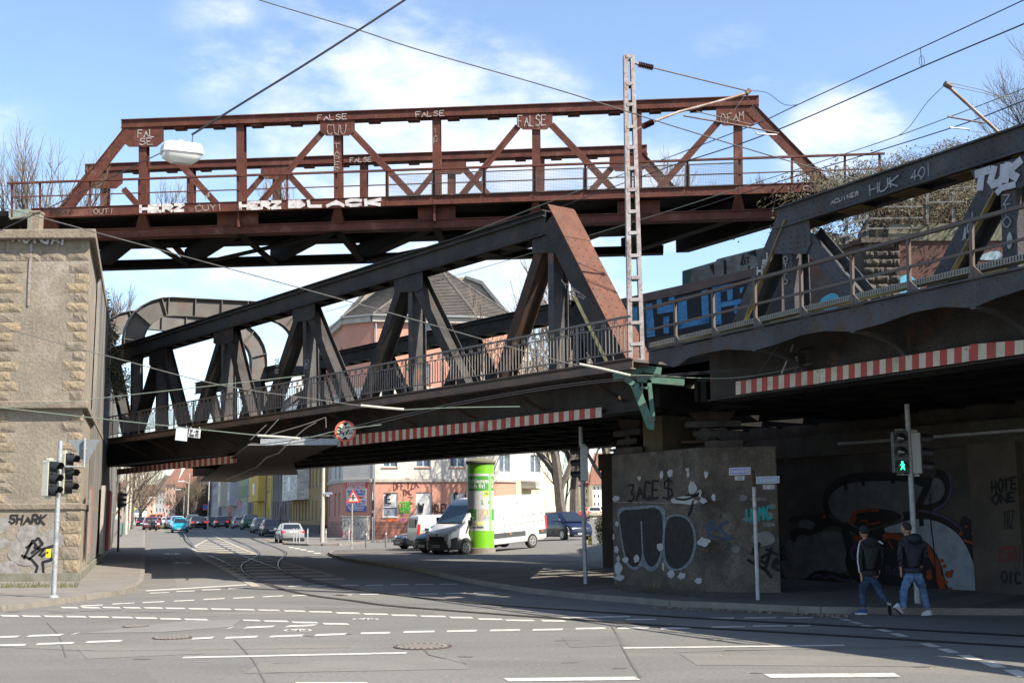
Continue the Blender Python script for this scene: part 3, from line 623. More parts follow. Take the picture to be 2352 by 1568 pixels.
La,Lb_=UPw(*faB[0]),UPw(*faB[1])
mb=MB();far=FARV;Le,Re=Vector((La.x-6,La.y+.5,0)),Vector((Lb_.x+1.2,Lb_.y-.1,0))
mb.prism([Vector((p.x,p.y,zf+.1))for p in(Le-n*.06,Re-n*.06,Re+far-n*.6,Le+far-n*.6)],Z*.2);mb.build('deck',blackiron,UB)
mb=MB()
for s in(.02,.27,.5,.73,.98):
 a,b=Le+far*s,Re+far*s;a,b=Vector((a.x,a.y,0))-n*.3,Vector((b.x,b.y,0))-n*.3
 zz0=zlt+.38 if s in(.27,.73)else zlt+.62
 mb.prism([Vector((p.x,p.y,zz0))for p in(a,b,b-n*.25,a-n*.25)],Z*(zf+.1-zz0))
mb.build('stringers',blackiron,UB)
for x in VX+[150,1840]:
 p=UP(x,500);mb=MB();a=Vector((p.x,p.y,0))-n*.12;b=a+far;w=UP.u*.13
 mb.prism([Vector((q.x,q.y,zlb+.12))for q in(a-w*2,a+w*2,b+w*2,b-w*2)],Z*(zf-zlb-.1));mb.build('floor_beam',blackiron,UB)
mb=MB()
for a,b in zip(VX,VX[1:]):
 p,q=UP(a,500),UP(b,500);p,q=Vector((p.x,p.y,zlb+.05)),Vector((q.x,q.y,zlb+.05))-n*.2
 for s,e in((p,q+far),(q,p+far))if int(a)%2 else((p,q+far),):mb.beam(s,e,.08,.28,Vector((-.9,.4,0)))
mb.build('wind_bracing',blackiron,UB)
RT=((17,421.5),(2032,353));RM=((27,453),(2016,388))
mb=MB();A,B=UPw(*RT[0],.05),UPw(*RT[1],.05);mb.beam(A,B,.07,.1,n);mb.build('top_rail',rustdark if False else redsteel,UB)
mb=MB();A,B=UPw(*RM[0],.03),UPw(*RM[1],.03);mb.beam(A,B,.045,.02,n);mb.build('middle_rail',redsteel,UB)
PO=[27.5,92,207,319.5,433,546,659.5,772.5,888,996.5,1111.5,1227.5,1344,1460,1579,1698.5,1819,1940.5,2020]
for x in PO:
 mb=MB();A=UPw(x,lerpx(*RT,x));B=UPw(x,lerpx(*faB,min(x,1893))-(0 if x<1893 else 4));mb.beam(A,B,.085,.02,n);mb.beam(A-n*.04,B-n*.04,.02,.08,n)
 rivets(mb,[B+Z*.08+n*.01,B+Z*.2+n*.01],n);mb.build('rail_post',redsteel,UB)
meshm=mat('mesh_panel_wire',(.09,.085,.08),(.07,.06,.055),8,.6,0)
for a,b in zip(PO[8:],PO[9:16]):
 yt0,yt1=lerpx(*RT,a)+10,lerpx(*RT,b)+10;yb0,yb1=lerpx(*faT,a)-1,lerpx(*faT,b)-1;a2,b2=a+4,b-4
 pn=MB();c=[UPw(a2,yt0,.05),UPw(b2,yt1,.05),UPw(b2,yb1,.05),UPw(a2,yb0,.05)]
 for i in range(4):pn.beam(c[i],c[(i+1)%4],.04,.03,n)
 o=pn.build('mesh_panel',greysteel,UB);gr=MB();k1,k2=30,15
 for i in range(1,k1):p,q=c[0].lerp(c[1],i/k1),c[3].lerp(c[2],i/k1);gr.beam(p,q,.0065,.004,n)
 for i in range(1,k2):p,q=c[0].lerp(c[3],i/k2),c[1].lerp(c[2],i/k2);gr.beam(p-n*.005,q-n*.005,.0065,.004,n)
 gr.build('wire_grid',meshm,o)
graffiti(UP,'FALSE',729,277,800,273.5,12,.026,whitetag,UB,.07,seed=1);graffiti(UP,'FALSE',955,269,1023,266,12,.026,whitetag,UB,.07,seed=2)
graffiti(UP,'FALSE',1190,290,1257,288,24,.032,whitetag,UB,.03,seed=3,jit=.06)
graffiti(UP,'FAL',317,315,357,314,17,.032,whitetag,UB,.03,seed=4,jit=.06);graffiti(UP,'SE',321,333,354,331,14,.032,whitetag,UB,.03,seed=5,jit=.06)
graffiti(UP,'CUU',752,309,798,308,22,.03,palewhite,UB,.03,seed=6,jit=.1);graffiti(UP,'OFAM',1655,282,1713,276,20,.03,palewhite,UB,.03,seed=7,jit=.08)
for i,ch in enumerate('TAPES'):graffiti(UP,ch,768,342+i*14,783,342+i*14,12,.03,palewhite,UB,-.05,seed=20+i)
for i,ch in enumerate('IAP'):graffiti(UP,ch,996,306+i*12,1008,306+i*12,10,.022,palewhite,UB,-.05,seed=30+i)
graffiti(UPw,'HERZ',323,487,428,483.5,14,.11,mat('block_letter_white',(.55,.54,.52),(.40,.36,.34),7,.7,0,c3=(.16,.08,.06),s3=5),UB,.03,seed=8,jit=.02);graffiti(UPw,'HERZ',552,480,650,477,14,.11,mat('block_letter_white',(.55,.54,.52),(.40,.36,.34),7,.7,0,c3=(.16,.08,.06),s3=5),UB,.03,seed=9,jit=.02)
graffiti(UPw,'BLACK',665,475,884,470,12,.12,mat('block_letter_white',(.55,.54,.52),(.40,.36,.34),7,.7,0,c3=(.16,.08,.06),s3=5),UB,.03,seed=10,jit=.02);graffiti(UPw,'YERSIA',113,492,170,491,12,.03,blacktag,UB,.03,seed=12,jit=.1)
graffiti(UPw,'CUYI',450,485,515,482,13,.03,palewhite,UB,.03,seed=13,jit=.1);graffiti(UPw,'OUTI',215,491,265,490,11,.03,palewhite,UB,.03,seed=14,jit=.1)
graffiti(UPw,'CON',1845,436,1893,433,9,.035,palewhite,UB,.03,seed=15)
sf=UP.shift(0);sf.p=sf.p+Vector((FARV.x,FARV.y,0));graffiti(sf,'FALSE',804,373,855,371,10,.03,whitetag,UB,.07,seed=16)
graffiti(UP,'YLK',470,461,482,449,9,.03,whitetag,UB,0,seed=17)
# ------------------------------------------------------------------ lower left span
n1=S1.n;u1=S1.u
LS=thing('truss_bridge',S1(1000,900),'lower dark riveted truss bridge on the left with an orange-rusted end post','bridge')
ZT,ZB,ZBT=9.5,4.2,5.27
V1=depth(1290,690,42.0);pk=S1(1252,485);q=flat(1310,690,pk.z);SK=Vector((q.x-pk.x,q.y-pk.y,0))
def lsm(fn,name,m,far=True,mfar=None):
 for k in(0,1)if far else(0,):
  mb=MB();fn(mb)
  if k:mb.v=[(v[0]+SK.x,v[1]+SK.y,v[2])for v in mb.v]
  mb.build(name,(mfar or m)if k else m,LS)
zt=pk.z;zcb=S1(1218,551).z
sx=lambda x,y:S1(x,y)
PL=S1(276,802);PL=Vector((PL.x,PL.y,0));PR=Vector((pk.x,pk.y,0))
def f(mb):
 a,b=PL+u1*3,PR
 for o in(0,-.55):mb.prism([Vector((p.x,p.y,z))+n1*o for p,z in((a,zcb),(b,zcb),(b,zt),(a,zt))],-n1*.03)
 mb.prism([Vector((p.x,p.y,zt))for p in(a+n1*.09,b+n1*.09,b-n1*.67,a-n1*.67)],Z*.035)
 for z in(zcb,zt-.14):mb.prism([Vector((p.x,p.y,z))for p in(a+n1*.09,b+n1*.09,b-n1*.02,a-n1*.02)],Z*.03)
 L=(b-a).length;k=int(L/1.15)
 for i in range(k):p=a.lerp(b,(i+.5)/k);mb.box((p.x-n1.x*.3,p.y-n1.y*.3,zcb+.03),(.55,.5,.02),u1)
 for z in(zcb+.09,zt-.19,zt-.06):rivets(mb,rivline(Vector((a.x,a.y,z))+n1*.001,Vector((b.x,b.y,z))+n1*.001,.14),n1,.02)
lsm(f,'top_chord',darksteel)
def f(mb):
 a,b=PL+u1*3,PR-u1*3.4
 for o in(0,-.55):mb.prism([Vector((p.x,p.y,z))+n1*o for p,z in((a,ZB),(b,ZB),(b,ZBT),(a,ZBT))],-n1*.03)
 for z in(ZB,ZBT-.03):mb.prism([Vector((p.x,p.y,z))for p in(a+n1*.08,b+n1*.08,b-n1*.66,a-n1*.66)],Z*.03)
 for z in(ZB+.1,ZBT-.1):rivets(mb,rivline(Vector((a.x,a.y,z)),Vector((b.x,b.y,z)),.16),n1,.022)
lsm(f,'bottom_chord',darksteel)
def web(mb,a,b,w,flange=.3):
 A,B=sx(*a),sx(*b)
 if A.z<B.z:A,B=B,A
 B,A=A+(B-A)*((ZBT-.2-A.z)/(B.z-A.z)),A+(B-A)*((zcb+.1-A.z)/(B.z-A.z))
 for o in(-.035,-.5):mb.beam(A+n1*o,B+n1*o,w,.025,n1)
 mb.beam(A-n1*.27,B-n1*.27,.03,.46,n1)
 d=(B-A).normalized();o=d.cross(n1)*(w/2-.05);rivets(mb,rivline(A+o-n1*.022,B+o-n1*.022,.16)+rivline(A-o-n1*.022,B-o-n1*.022,.16),n1,.02)
NODES=[((1238,570),(1143,862),(1263,560),(1272,850),None),((917,655),(848,860),(940,650),(942,895),((951,655),(1054,871))),
((682,722),(627,888),(697,720),(700,925),((709,727),(787,922))),((499,787),(448,956),(510,780),(511,962),((523,775),(567,956))),
((349,836),(315,948),(359,835),(361,975),((371,820),(408,967))),(None,None,(301,830),(299,985),((258,876),(275,962)))]
for dl0,dl1,v0,v1,dr in NODES:
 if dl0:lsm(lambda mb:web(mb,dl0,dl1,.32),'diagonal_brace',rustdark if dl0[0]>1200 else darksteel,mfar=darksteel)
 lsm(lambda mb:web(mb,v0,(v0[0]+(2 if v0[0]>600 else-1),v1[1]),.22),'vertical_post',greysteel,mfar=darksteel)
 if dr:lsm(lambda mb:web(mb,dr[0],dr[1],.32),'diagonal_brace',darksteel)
for x0,x1,yt,yb in((1222,1292,540,578),(905,970,630,668),(672,722,696,735),(490,535,752,788),(342,382,802,838)):
 def f(mb):
  for o in(.012,-.58):ppoly(mb,S1,[(x0,yt+(x1-x0)*.16),(x1,yt-(x1-x0)*.16),(x1,yb-8),(x1-9,yb),(x0+9,yb+4),(x0,yb)],.02,o)
  rivets(mb,[S1(x0+(x1-x0)*gx,yt+4+(yb-yt-6)*gy,.013)for gx in(.12,.3,.5,.7,.88)for gy in(.1,.4,.7)],n1,.024)
 lsm(f,'gusset_plate',darksteel)
E0,E1=sx(1262,503),sx(1418,812);E1=E0+(E1-E0)*((ZBT-.35-E0.z)/(E1.z-E0.z));dE=(E1-E0).normalized();oE=dE.cross(n1);oE=oE if oE.dot(u1)<0 else-oE
def f(mb):
 for o in(0,-.62):mb.beam(E0+n1*o-oE*.05,E1+n1*o-oE*.05,.56,.03,n1)
 rivets(mb,[p for w in(-.24,.12)for p in rivline(E0-oE*.05+oE*w+n1*.016,E1-oE*.05+oE*w+n1*.016,.2)],n1,.022)
lsm(f,'end_post',darksteel)
def f(mb):
 a,b=E0+oE*.25-n1*.31-dE*.25,E1+oE*.25-n1*.31;mb.beam(a,b,.03,.86,n1)
 rivets(mb,[p for w in(-.36,-.12,.12,.36)for p in rivline(a+oE*.016+n1*w,b+oE*.016+n1*w,.27)],oE,.034)
 mb.beam(E0+oE*.26-n1*.31-dE*.2,E0+oE*.26-n1*.31+dE*.9,.035,.88,n1)
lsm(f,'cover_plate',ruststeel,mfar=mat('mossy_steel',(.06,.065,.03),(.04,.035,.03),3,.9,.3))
def portal(x,y,w,h_leg,zb,name='portal_frame'):
 b0=S1(x,y);b0=Vector((b0.x,b0.y,zb));c,W=(Vector((.946,.323,0)),8.5)if x>250 else(-n1,SK.dot(-n1));mb=MB();r_o,r_i=2.1,1.1;ztop=b0.z+h_leg
 def path(r,ins):
  pts=[b0+c*ins];cz=ztop-ins-r if False else None
  L=[(ins,0),(ins,h_leg-ins-r)];L+=[(ins+r-r*math.cos(t),h_leg-ins-r+r*math.sin(t))for t in[i*math.pi/14 for i in range(8)]]
  R_=[(W-a,z)for a,z in L[::-1]];return[b0+c*a+Z*z for a,z in L+R_]
 def cut(ins,r):return path(r,ins)
 o,i=cut(0,2.0),cut(.85,1.25)
 for k in range(len(o)-1):mb.hexa([o[k]-u1*.015,o[k+1]-u1*.015,i[k+1]-u1*.015,i[k]-u1*.015,o[k]+u1*.015,o[k+1]+u1*.015,i[k+1]+u1*.015,i[k]+u1*.015])
 for L_ in(o,i):
  for k in range(len(L_)-1):
   a,b=L_[k],L_[k+1];mb.prism([a-u1*.17,a+u1*.17,b+u1*.17,b-u1*.17],(b-a).cross(u1).normalized()*.025)
 for k in(1,5,8,10,13,16):
  if k<len(o):mb.beam(o[k],i[k],.03,.3,u1)
 for s in(.22,.36,.5,.64,.78):p=b0+c*W*s+Z*h_leg;mb.beam(p,p-Z*.85,.03,.3,u1)
 mb.build(name,mat('grey_plate_steel',(.135,.13,.125),(.095,.09,.088),.9,.6,.3,c3=(.13,.07,.05),s3=1.1),LS)
portal(283,790,.9,2.95,8.9);portal(217,815,.9,2.95,8.9)
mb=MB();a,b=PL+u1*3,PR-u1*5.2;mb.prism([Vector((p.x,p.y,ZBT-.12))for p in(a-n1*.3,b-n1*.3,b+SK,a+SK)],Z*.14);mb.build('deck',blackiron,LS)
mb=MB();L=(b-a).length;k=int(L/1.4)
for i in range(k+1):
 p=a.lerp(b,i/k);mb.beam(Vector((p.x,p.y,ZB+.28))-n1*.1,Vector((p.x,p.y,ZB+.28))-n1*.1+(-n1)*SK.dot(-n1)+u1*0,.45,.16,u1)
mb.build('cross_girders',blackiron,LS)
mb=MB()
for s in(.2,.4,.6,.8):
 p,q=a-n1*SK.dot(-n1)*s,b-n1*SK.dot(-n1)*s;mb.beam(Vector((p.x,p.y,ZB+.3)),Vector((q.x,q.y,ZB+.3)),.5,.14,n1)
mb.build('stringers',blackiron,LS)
deckL,deckR=S1w(247,1009),S1w(1452,818);zd=(deckL.z+deckR.z)/2-.02
wl,wr=Vector((deckL.x,deckL.y,0)),Vector((deckR.x,deckR.y,0))
mb=MB();mb.prism([Vector((p.x,p.y,zd-.06))for p in(wl,wr,wr-n1*1.25,wl-n1*1.25)],Z*.06);mb.build('walkway_deck',mat('walkway_planks',(.09,.08,.07),(.06,.052,.045),4,.9,.3),LS)
mb=MB();mb.prism([Vector((p.x,p.y,zd-.2))for p in(wl,wr,wr-n1*.03,wl-n1*.03)],Z*.22)
for z in(zd-.22,zd):mb.prism([Vector((p.x,p.y,z))for p in(wl+n1*.05,wr+n1*.05,wr-n1*.1,wl-n1*.1)],Z*.025)
mb.build('edge_beam',mat('edge_beam_rust',(.085,.07,.062),(.17,.10,.065),1.6,.8,.4,fine=25),LS)
L=(wr-wl).length
for i in range(11):
 p=wl.lerp(wr,(i+.45)/11);mb=MB();mb.beam(Vector((p.x,p.y,zd-.2)),Vector((p.x,p.y,4.45))-n1*1.25,.07,.07,u1);mb.build('walkway_strut',rustdark,LS)
railm=mat('wrought_iron',(.17,.165,.16),(.16,.125,.10),3,.7,.3,fine=25)
RH=1.0*(S1w(1442,727).z-zd);NP=18
for i in range(NP):
 a,b=wl.lerp(wr,i/NP),wl.lerp(wr,(i+1)/NP);a,b=Vector((a.x,a.y,zd)),Vector((b.x,b.y,zd));rail=MB()
 for h,t,w in((RH,.045,.06),(RH-.17,.025,.03),(.17,.025,.03)):rail.beam(a+Z*h,b+Z*h,t,w,n1)
 rail.beam(a,a+Z*RH,.045,.045,u1);k=15
 for j in range(1,k):
  p=a.lerp(b,j/k);hh=(RH-.17)if j%3==0 else(RH-.2);rail.beam(p+Z*(0 if j%5==0 else.17),p+Z*hh,.018,.018,u1)
  if j%3==0:rail.box(p+Z*(RH-.19),(.035,.035,.035),u1)
  if j%3==1:
   c=p.lerp(a.lerp(b,(j+1)/k),.5)+Z*(RH-.09);s=.055
   for e1,e2 in(((-s,-s*.8),(-s,s*.8)),((-s,s*.8),(s*.3,s*.8)),((s,-s*.8),(s,s*.8)),((-s*.3,-s*.8),(s,-s*.8)),((0,-s*.8),(0,s*.8)),((-s*.5,0),(s*.5,0))):rail.beam(c+u1*e1[0]+Z*e1[1],c+u1*e2[0]+Z*e2[1],.014,.014,n1)
 rail.build('railing_panel',railm,LS)
for x,y,s,m,t,r in((1235,790,12,whitetag,'FLEI',1),(937,845,8,mat('green_spray_paint',(.06,.35,.05)),'CF',2),(637,830,8,whitetag,'HOTE',3),(705,835,9,greytag,'OB',4),(511,905,8,greytag,'OND',5)):
 for i,ch in enumerate(t):graffiti(S1,ch,x-5,y+i*(s+1),x+6,y+i*(s+1),s,.035,m,LS,.02,seed=r*7+i)
graffiti(S1,'YZF',1290,655,1350,700,13,.035,palewhite,LS,.03,seed=41,jit=.1)
def striped(P,x0,x1,yt0,yt1,yb0,yb1,nst,first,label,off=.14,parts=True):
 a,b,c,d=P(x0,yt0,off),P(x1,yt1,off),P(x1,yb1,off),P(x0,yb0,off)
 t=thing('warning_board',(a+b)/2-Z*.2,label,'warning board','red and white striped boards along the low bridge edges')
 m1=MB();m1.prism([a,b,c,d],-P.n*.03);m1.mi=1
 for i in range(nst):
  if i%2==first:p=[a.lerp(b,i/nst),a.lerp(b,(i+1)/nst),d.lerp(c,(i+1)/nst),d.lerp(c,i/nst)];m1.prism(p,P.n*.004)
 m1.build('striped_board',[cream,redstripe],t);mb=MB()
 for f_ in(.02,.98):mb.lathe(a.lerp(b,f_)-Z*.05,[(.02,0),(.015,.015)],8,P.n)
 mb.build('bolts',galv,t)
 return t
striped(S1,775,1161,1002,961,1025.5,984,46,1,'middle striped board on the left span, beneath the height limit sign');striped(S1,1162,1380.5,959.5,935,982.5,957.5,19,1,'brightest striped board on the left span, nearest the concrete pier')
striped(S1,268,542,1077,1045,1090,1062,48,1,'shaded striped board at the far left end of the left span')
striped(S2,1690,1882,907-30.5,848,906.5,880,15,1,'striped board at the left end of the right-hand span');striped(S2,1883,2226,847.5,794,879,829.5,23,1,'long striped board in the middle of the right-hand span')
striped(S2,2226,2420,791,775,829.5,802,9,0,'sunlit striped board at the right edge of the picture',.18)
hc=S1(793,990,1.85);hn=Vector((.12,-.99,0)).normalized();hs=thing('height_limit_sign',hc-Z*.35,'round red-rimmed height limit sign reading 3,7 m on the low bridge','traffic sign')
mb=MB();mb.lathe(hc,[(.30,0),(.30,.02)],36,hn);mb.build('rim',mat('sign_red',(.5,.08,.03),(.42,.1,.05),6,.5,0),hs)
mb=MB();mb.lathe(hc+hn*.02,[(.235,0),(.235,.004)],36,hn);mb.build('face',cream,hs)
ub=Vector((.99,.12,0));mb=MB()
for s in(1,-1):mb.prism([hc+hn*.026+Z*s*.24+ub*.09,hc+hn*.026+Z*s*.24-ub*.09,hc+hn*.026+Z*s*.14],hn*.003)
mb.build('arrowheads',blacktag,hs);lettering('3,7',.31,blacktag,hc+hn*.028-ub*.05,ub,Z,hs,name='number');lettering('m',.13,blacktag,hc+hn*.028+ub*.16-Z*.05,ub,Z,hs,name='number')
zw=3.98
tr=thing('wire_protection_boards',flat(620,1060,zw),'brown plank cover for the tram wire hung under the left span','protection board')
mb=MB();mb.prism([flat(x,y,zw)for x,y in((574,1021),(777,1020),(705,1050),(672,1064),(684,1086),(684,1090),(590,1092),(540,1107),(458,1105),(500,1075))],Z*.05)
mb.build('planks',mat('tarred_planks',(.085,.058,.045),(.055,.04,.032),1.5,.9,.4,stretch=(1,9,1)),tr)
mb=MB();pa,pb=flat(598,1020.5,zw),flat(775,1020,zw);fv=Vector((0,-1,0));mb.prism([pa,pb,pb+Z*.17,pa+Z*.17],Vector((0,.03,0)));mb.prism([pa+fv*.1+Vector((-.35,0,-.02)),pb+fv*.1+Vector((.1,0,-.02)),pb+Vector((0,.1,-.02)),pa+Vector((-.3,.1,-.02))],Z*.02);mb.build('front_plate',galv,tr)
mb=MB();mb.tube([flat(660,1020,zw-.06),flat(640,1040,zw-.08),flat(612,1050,zw-.1),flat(590,1072,zw-.1),flat(520,1100,zw-.08)],.03,6);mb.build('wire',galv,tr)
# ------------------------------------------------------------------ lower right span
n2=S2.n;u2s=S2.u if S2.u.y>0 else-S2.u
RS=thing('truss_bridge',S2(2000,800),'near right-hand truss span with grey arched fascia, plain railing and dark riveted members','bridge')
rt=S2(1784,482);zt2=rt.z;zc2=S2(1856,506).z;ZB2,ZBT2=4.22,5.3
RL=Vector((rt.x,rt.y,0));RE=RL-u2s*22
SK2=-n2*8.4-u2s*1.5
grsteel=mat('slate_grey_steel',(.062,.064,.070),(.036,.035,.037),1.3,.55,.4,fine=25,c3=(.065,.042,.026),s3=1.5)
def rsm(fn,name,m,far=True):
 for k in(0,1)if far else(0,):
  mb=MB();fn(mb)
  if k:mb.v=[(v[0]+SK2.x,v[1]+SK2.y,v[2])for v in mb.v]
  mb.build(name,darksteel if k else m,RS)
def f(mb):
 a,b=RE,RL
 for o in(0,-.5):mb.prism([Vector((p.x,p.y,z))+n2*o for p,z in((a,zc2),(b,zc2),(b,zt2),(a,zt2))],-n2*.03)
 mb.prism([Vector((p.x,p.y,zt2))for p in(a+n2*.07,b+n2*.07,b-n2*.6,a-n2*.6)],Z*.03)
 for o in(.07,-.42):mb.prism([Vector((p.x,p.y,zc2))for p in(a+n2*o,b+n2*o,b+n2*(o-.12),a+n2*(o-.12))],Z*.025)
 L=(b-a).length;k=int(L/1.3)
 for z in(zc2+.09,(zc2+zt2)/2,zt2-.09):rivets(mb,rivline(Vector((a.x,a.y,z)),Vector((b.x,b.y,z)),.16 if z!=(zc2+zt2)/2 else.6),n2,.024)
rsm(f,'top_chord',grsteel)
mb=MB();a,b=RE,RL
for i in range(17):p=a.lerp(b,(i+.5)/17);mb=MB();mb.box((p.x-n2.x*.26,p.y-n2.y*.26,zc2-.01),(.6,.46,.02),u2s);mb.build('batten_plate',mat('yellow_brown_steel',(.11,.07,.025),(.06,.043,.024),3,.8,.3),RS)
def f(mb):
 a,b=RE,RL+u2s*2.3
 for o in(0,-.5):mb.prism([Vector((p.x,p.y,z))+n2*o for p,z in((a,ZB2),(b,ZB2),(b,ZBT2),(a,ZBT2))],-n2*.03)
 for z in(ZB2,ZBT2):mb.prism([Vector((p.x,p.y,z))for p in(a+n2*.08,b+n2*.08,b-n2*.6,a-n2*.6)],Z*.03)
rsm(f,'bottom_chord',darksteel)
def web2(mb,a,b,w,P=S2):
 A,B=P(*a),P(*b);B=A+(B-A)*((ZBT2-.3-A.z)/(B.z-A.z))
 for o in(-.03,-.45):mb.beam(A+n2*o,B+n2*o,w,.025,n2)
 mb.beam(A-n2*.24,B-n2*.24,.03,.42,n2)
 d=(B-A).normalized();o=d.cross(n2)*(w/2-.06);rivets(mb,rivline(A+o-n2*.016,B+o-n2*.016,.2)+rivline(A-o-n2*.016,B-o-n2*.016,.2),n2,.026)
yel=mat('yellowed_flange',(.22,.16,.04),(.12,.10,.05),3,.7,.2)
rsm(lambda mb:web2(mb,(1797,500),(1687,760),.36),'end_post',grsteel)
mb=MB();A,B=S2(1806,505),S2(1702,762);mb.beam(A+n2*.0,B+n2*.0,.03,.1,n2);mb.build('edge_flange',yel,RS)
rsm(lambda mb:web2(mb,(1805,560),(1811,706),.27),'vertical_post',grsteel);rsm(lambda mb:web2(mb,(1836,533),(1972,696),.34),'diagonal_brace',grsteel)
rsm(lambda mb:web2(mb,(2312,420),(2318,600),.27),'vertical_post',grsteel);rsm(lambda mb:web2(mb,(2272,425),(2160,635),.34),'diagonal_brace',grsteel)
mb=MB();A,B=S2(2287,440),S2(2183,635);mb.beam(A,B,.03,.1,n2);mb.build('edge_flange',yel,RS)
pp=S2(2312,420);
def f(mb):
 for s in(1,2):
  for A,B in((Vector((pp.x,pp.y,zc2))-u2s*.3-u2s*5*(s-1),Vector((pp.x,pp.y,ZBT2))-u2s*2.2-u2s*5*(s-1)),(Vector((pp.x,pp.y,zc2))-u2s*4.7-u2s*5*(s-1),Vector((pp.x,pp.y,ZBT2))-u2s*2.8-u2s*5*(s-1)),(Vector((pp.x,pp.y,zc2))-u2s*5*s,Vector((pp.x,pp.y,ZBT2))-u2s*5*s)):
   mb.beam(A-n2*.25,B-n2*.25,.34,.45,n2)
rsm(f,'diagonal_brace',darksteel)
for pts in([(1782,512),(1858,504),(1862,560),(1850,583),(1778,583),(1770,560)],[(2228,392),(2400,345),(2400,410),(2352,428),(2268,450),(2248,430)]):
 def f(mb):
  for o in(.015,-.5):ppoly(mb,S2,pts,.02,o)
  xs=[p[0]for p in pts];ys=[p[1]for p in pts];r_=random.Random(4)
  rivets(mb,[S2(min(xs)+(max(xs)-min(xs))*gx,min(ys)+14+(max(ys)-min(ys)-26)*gy+(1-gx)*12,.017)for gx in(.15,.32,.5,.68,.85)for gy in(.15,.4,.65,.88)],n2,.028)
 rsm(f,'gusset_plate',grsteel)
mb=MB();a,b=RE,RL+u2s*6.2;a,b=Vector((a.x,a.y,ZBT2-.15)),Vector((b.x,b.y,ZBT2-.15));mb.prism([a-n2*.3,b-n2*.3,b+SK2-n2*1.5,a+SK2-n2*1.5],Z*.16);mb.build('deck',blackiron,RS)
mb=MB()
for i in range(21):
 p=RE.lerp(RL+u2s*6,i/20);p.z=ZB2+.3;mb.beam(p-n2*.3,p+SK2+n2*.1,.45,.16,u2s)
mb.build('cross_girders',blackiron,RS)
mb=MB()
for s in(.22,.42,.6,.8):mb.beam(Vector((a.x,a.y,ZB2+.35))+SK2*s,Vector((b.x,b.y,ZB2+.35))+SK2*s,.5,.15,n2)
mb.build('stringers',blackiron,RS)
arch=[(1490,808),(1548,797.6),(2352,618),(2760,527)]
low=[(2760,600),(2640,622),(2560,655),(2490,655),(2420,662),(2352,664),(2283,686),(2240,704.5),(2235,706.8),(2225,706.5),(2163,705),(2095,718),(2026,743),(1960,760),(1955,761.5),(1945,761),(1890,760),(1838,770),(1787,789),(1736,803.5),(1728,804),(1667,802.5),(1616,811),(1582,821),(1558,839),(1545,843),(1532,837),(1515,828),(1490,832)]
mb=MB();ppoly(mb,S2w,arch+low,.03);ta,tb=S2w(1490,808),S2w(2760,527);mb.prism([ta+n2*.05,tb+n2*.05,tb-n2*.25,ta-n2*.25],Z*.03)
rivets(mb,rivline(ta-Z*.08+n2*.002,tb-Z*.08+n2*.002,.32),n2,.024)
mb.build('arched_fascia',grsteel,RS)
mb=MB();mb.prism([ta-n2*.02,tb-n2*.02,tb-n2*1.25,ta-n2*1.25],Z*.05);mb.build('walkway_deck',mat('mossy_deck',(.14,.14,.05),(.08,.08,.05),3,.9,.3),RS)
for x,y in((1732,803),(1958,760),(2234,706)):
 p=S2w(x,y);q=Vector((p.x,p.y,0));mb=MB();pts=[q-n2*(1.25*math.sin(t))+Z*(ZB2+.15+(p.z-ZB2-.15)*math.cos(t))for t in[i*math.pi/16 for i in range(9)]]
 for k in range(8):mb.beam(pts[k],pts[k+1],.05,.1,u2s)
 top=Vector((q.x,q.y,p.z));mb.add(pts+[Vector((pts[-1].x,pts[-1].y,p.z))],[tuple(range(10))]);mb.build('curved_bracket',greysteel,RS)
RTt=((1483,709),(1548,693),(2223,508.6),(2750,365));
def ry(x):
 for a,b in zip(RTt,RTt[1:]):
  if x<=b[0]:return lerpx(a,b,x)
 return lerpx(RTt[-2],RTt[-1],x)
railg=mat('railing_grey_rust',(.075,.070,.066),(.095,.06,.042),2.5,.7,.3)
mb=MB()
for a,b in zip(RTt,RTt[1:]):mb.beam(S2w(*a),S2w(*b),.055,.08,n2)
mb.build('top_rail',railg,RS);mb=MB();mb.beam(S2w(1488,758),S2w(1548,744),.045,.03,n2);mb.beam(S2w(1548,744),S2w(2750,452),.045,.03,n2);mb.build('middle_rail',railg,RS)
for x in(1550,1637,1733,1839,1956,2086,2231,2395,2570,2748):
 mb=MB();A=S2w(x,ry(x));B=S2w(x+3,lerpx(arch[1],arch[2],x+3));mb.beam(A,B,.06,.05,n2);mb.prism([B-u2s*.04,B-u2s*.26,B-u2s*.04+Z*.22],n2*.02);mb.build('rail_post',railg,RS)
mb=MB();tp=S2.shift(.55);c=[tp(1490,788),tp(2420,566),tp(2420,581),tp(1490,798)]
mb.prism(c,-n2*.22);tray=mb.build('cable_tray',mat('galvanised_beige_tray',(.36,.335,.28),(.28,.26,.22),6,.6,.2),RS)
mb=MB()
for i in range(190):
 for r_ in(.2,.4,.6,.8):
  p=c[0].lerp(c[1],(i+.5)/190);q=c[3].lerp(c[2],(i+.5)/190);m_=p.lerp(q,r_)+n2*.003;mb.add([m_-u2s*.012-Z*.007,m_+u2s*.012-Z*.007,m_+u2s*.012+Z*.007,m_-u2s*.012+Z*.007],[(0,1,2,3)])
mb.build('perforations',blackiron,tray)
for x,y in((1800,727),(1940,700),(2130,655),(2270,618)):
 mb=MB();p=tp(x,y);mb.box(p-n2*.1-Z*.08,(.7,.3,.06),u2s);mb.box(p-n2*.1-Z*.2,(.3,.2,.2),u2s);mb.build('tray_bracket',yel,RS)
graffiti(S2,'TUK',2238,435,2345,405,34,.13,mat('silver_spray',(.40,.40,.44),(.30,.30,.33),6,.7,0),RS,.03,seed=51,jit=.06,lean=.2)
stroke(S2,[(2290,443),(2300,432),(2330,424)],.1,MATS['silver_spray'],RS,.03)
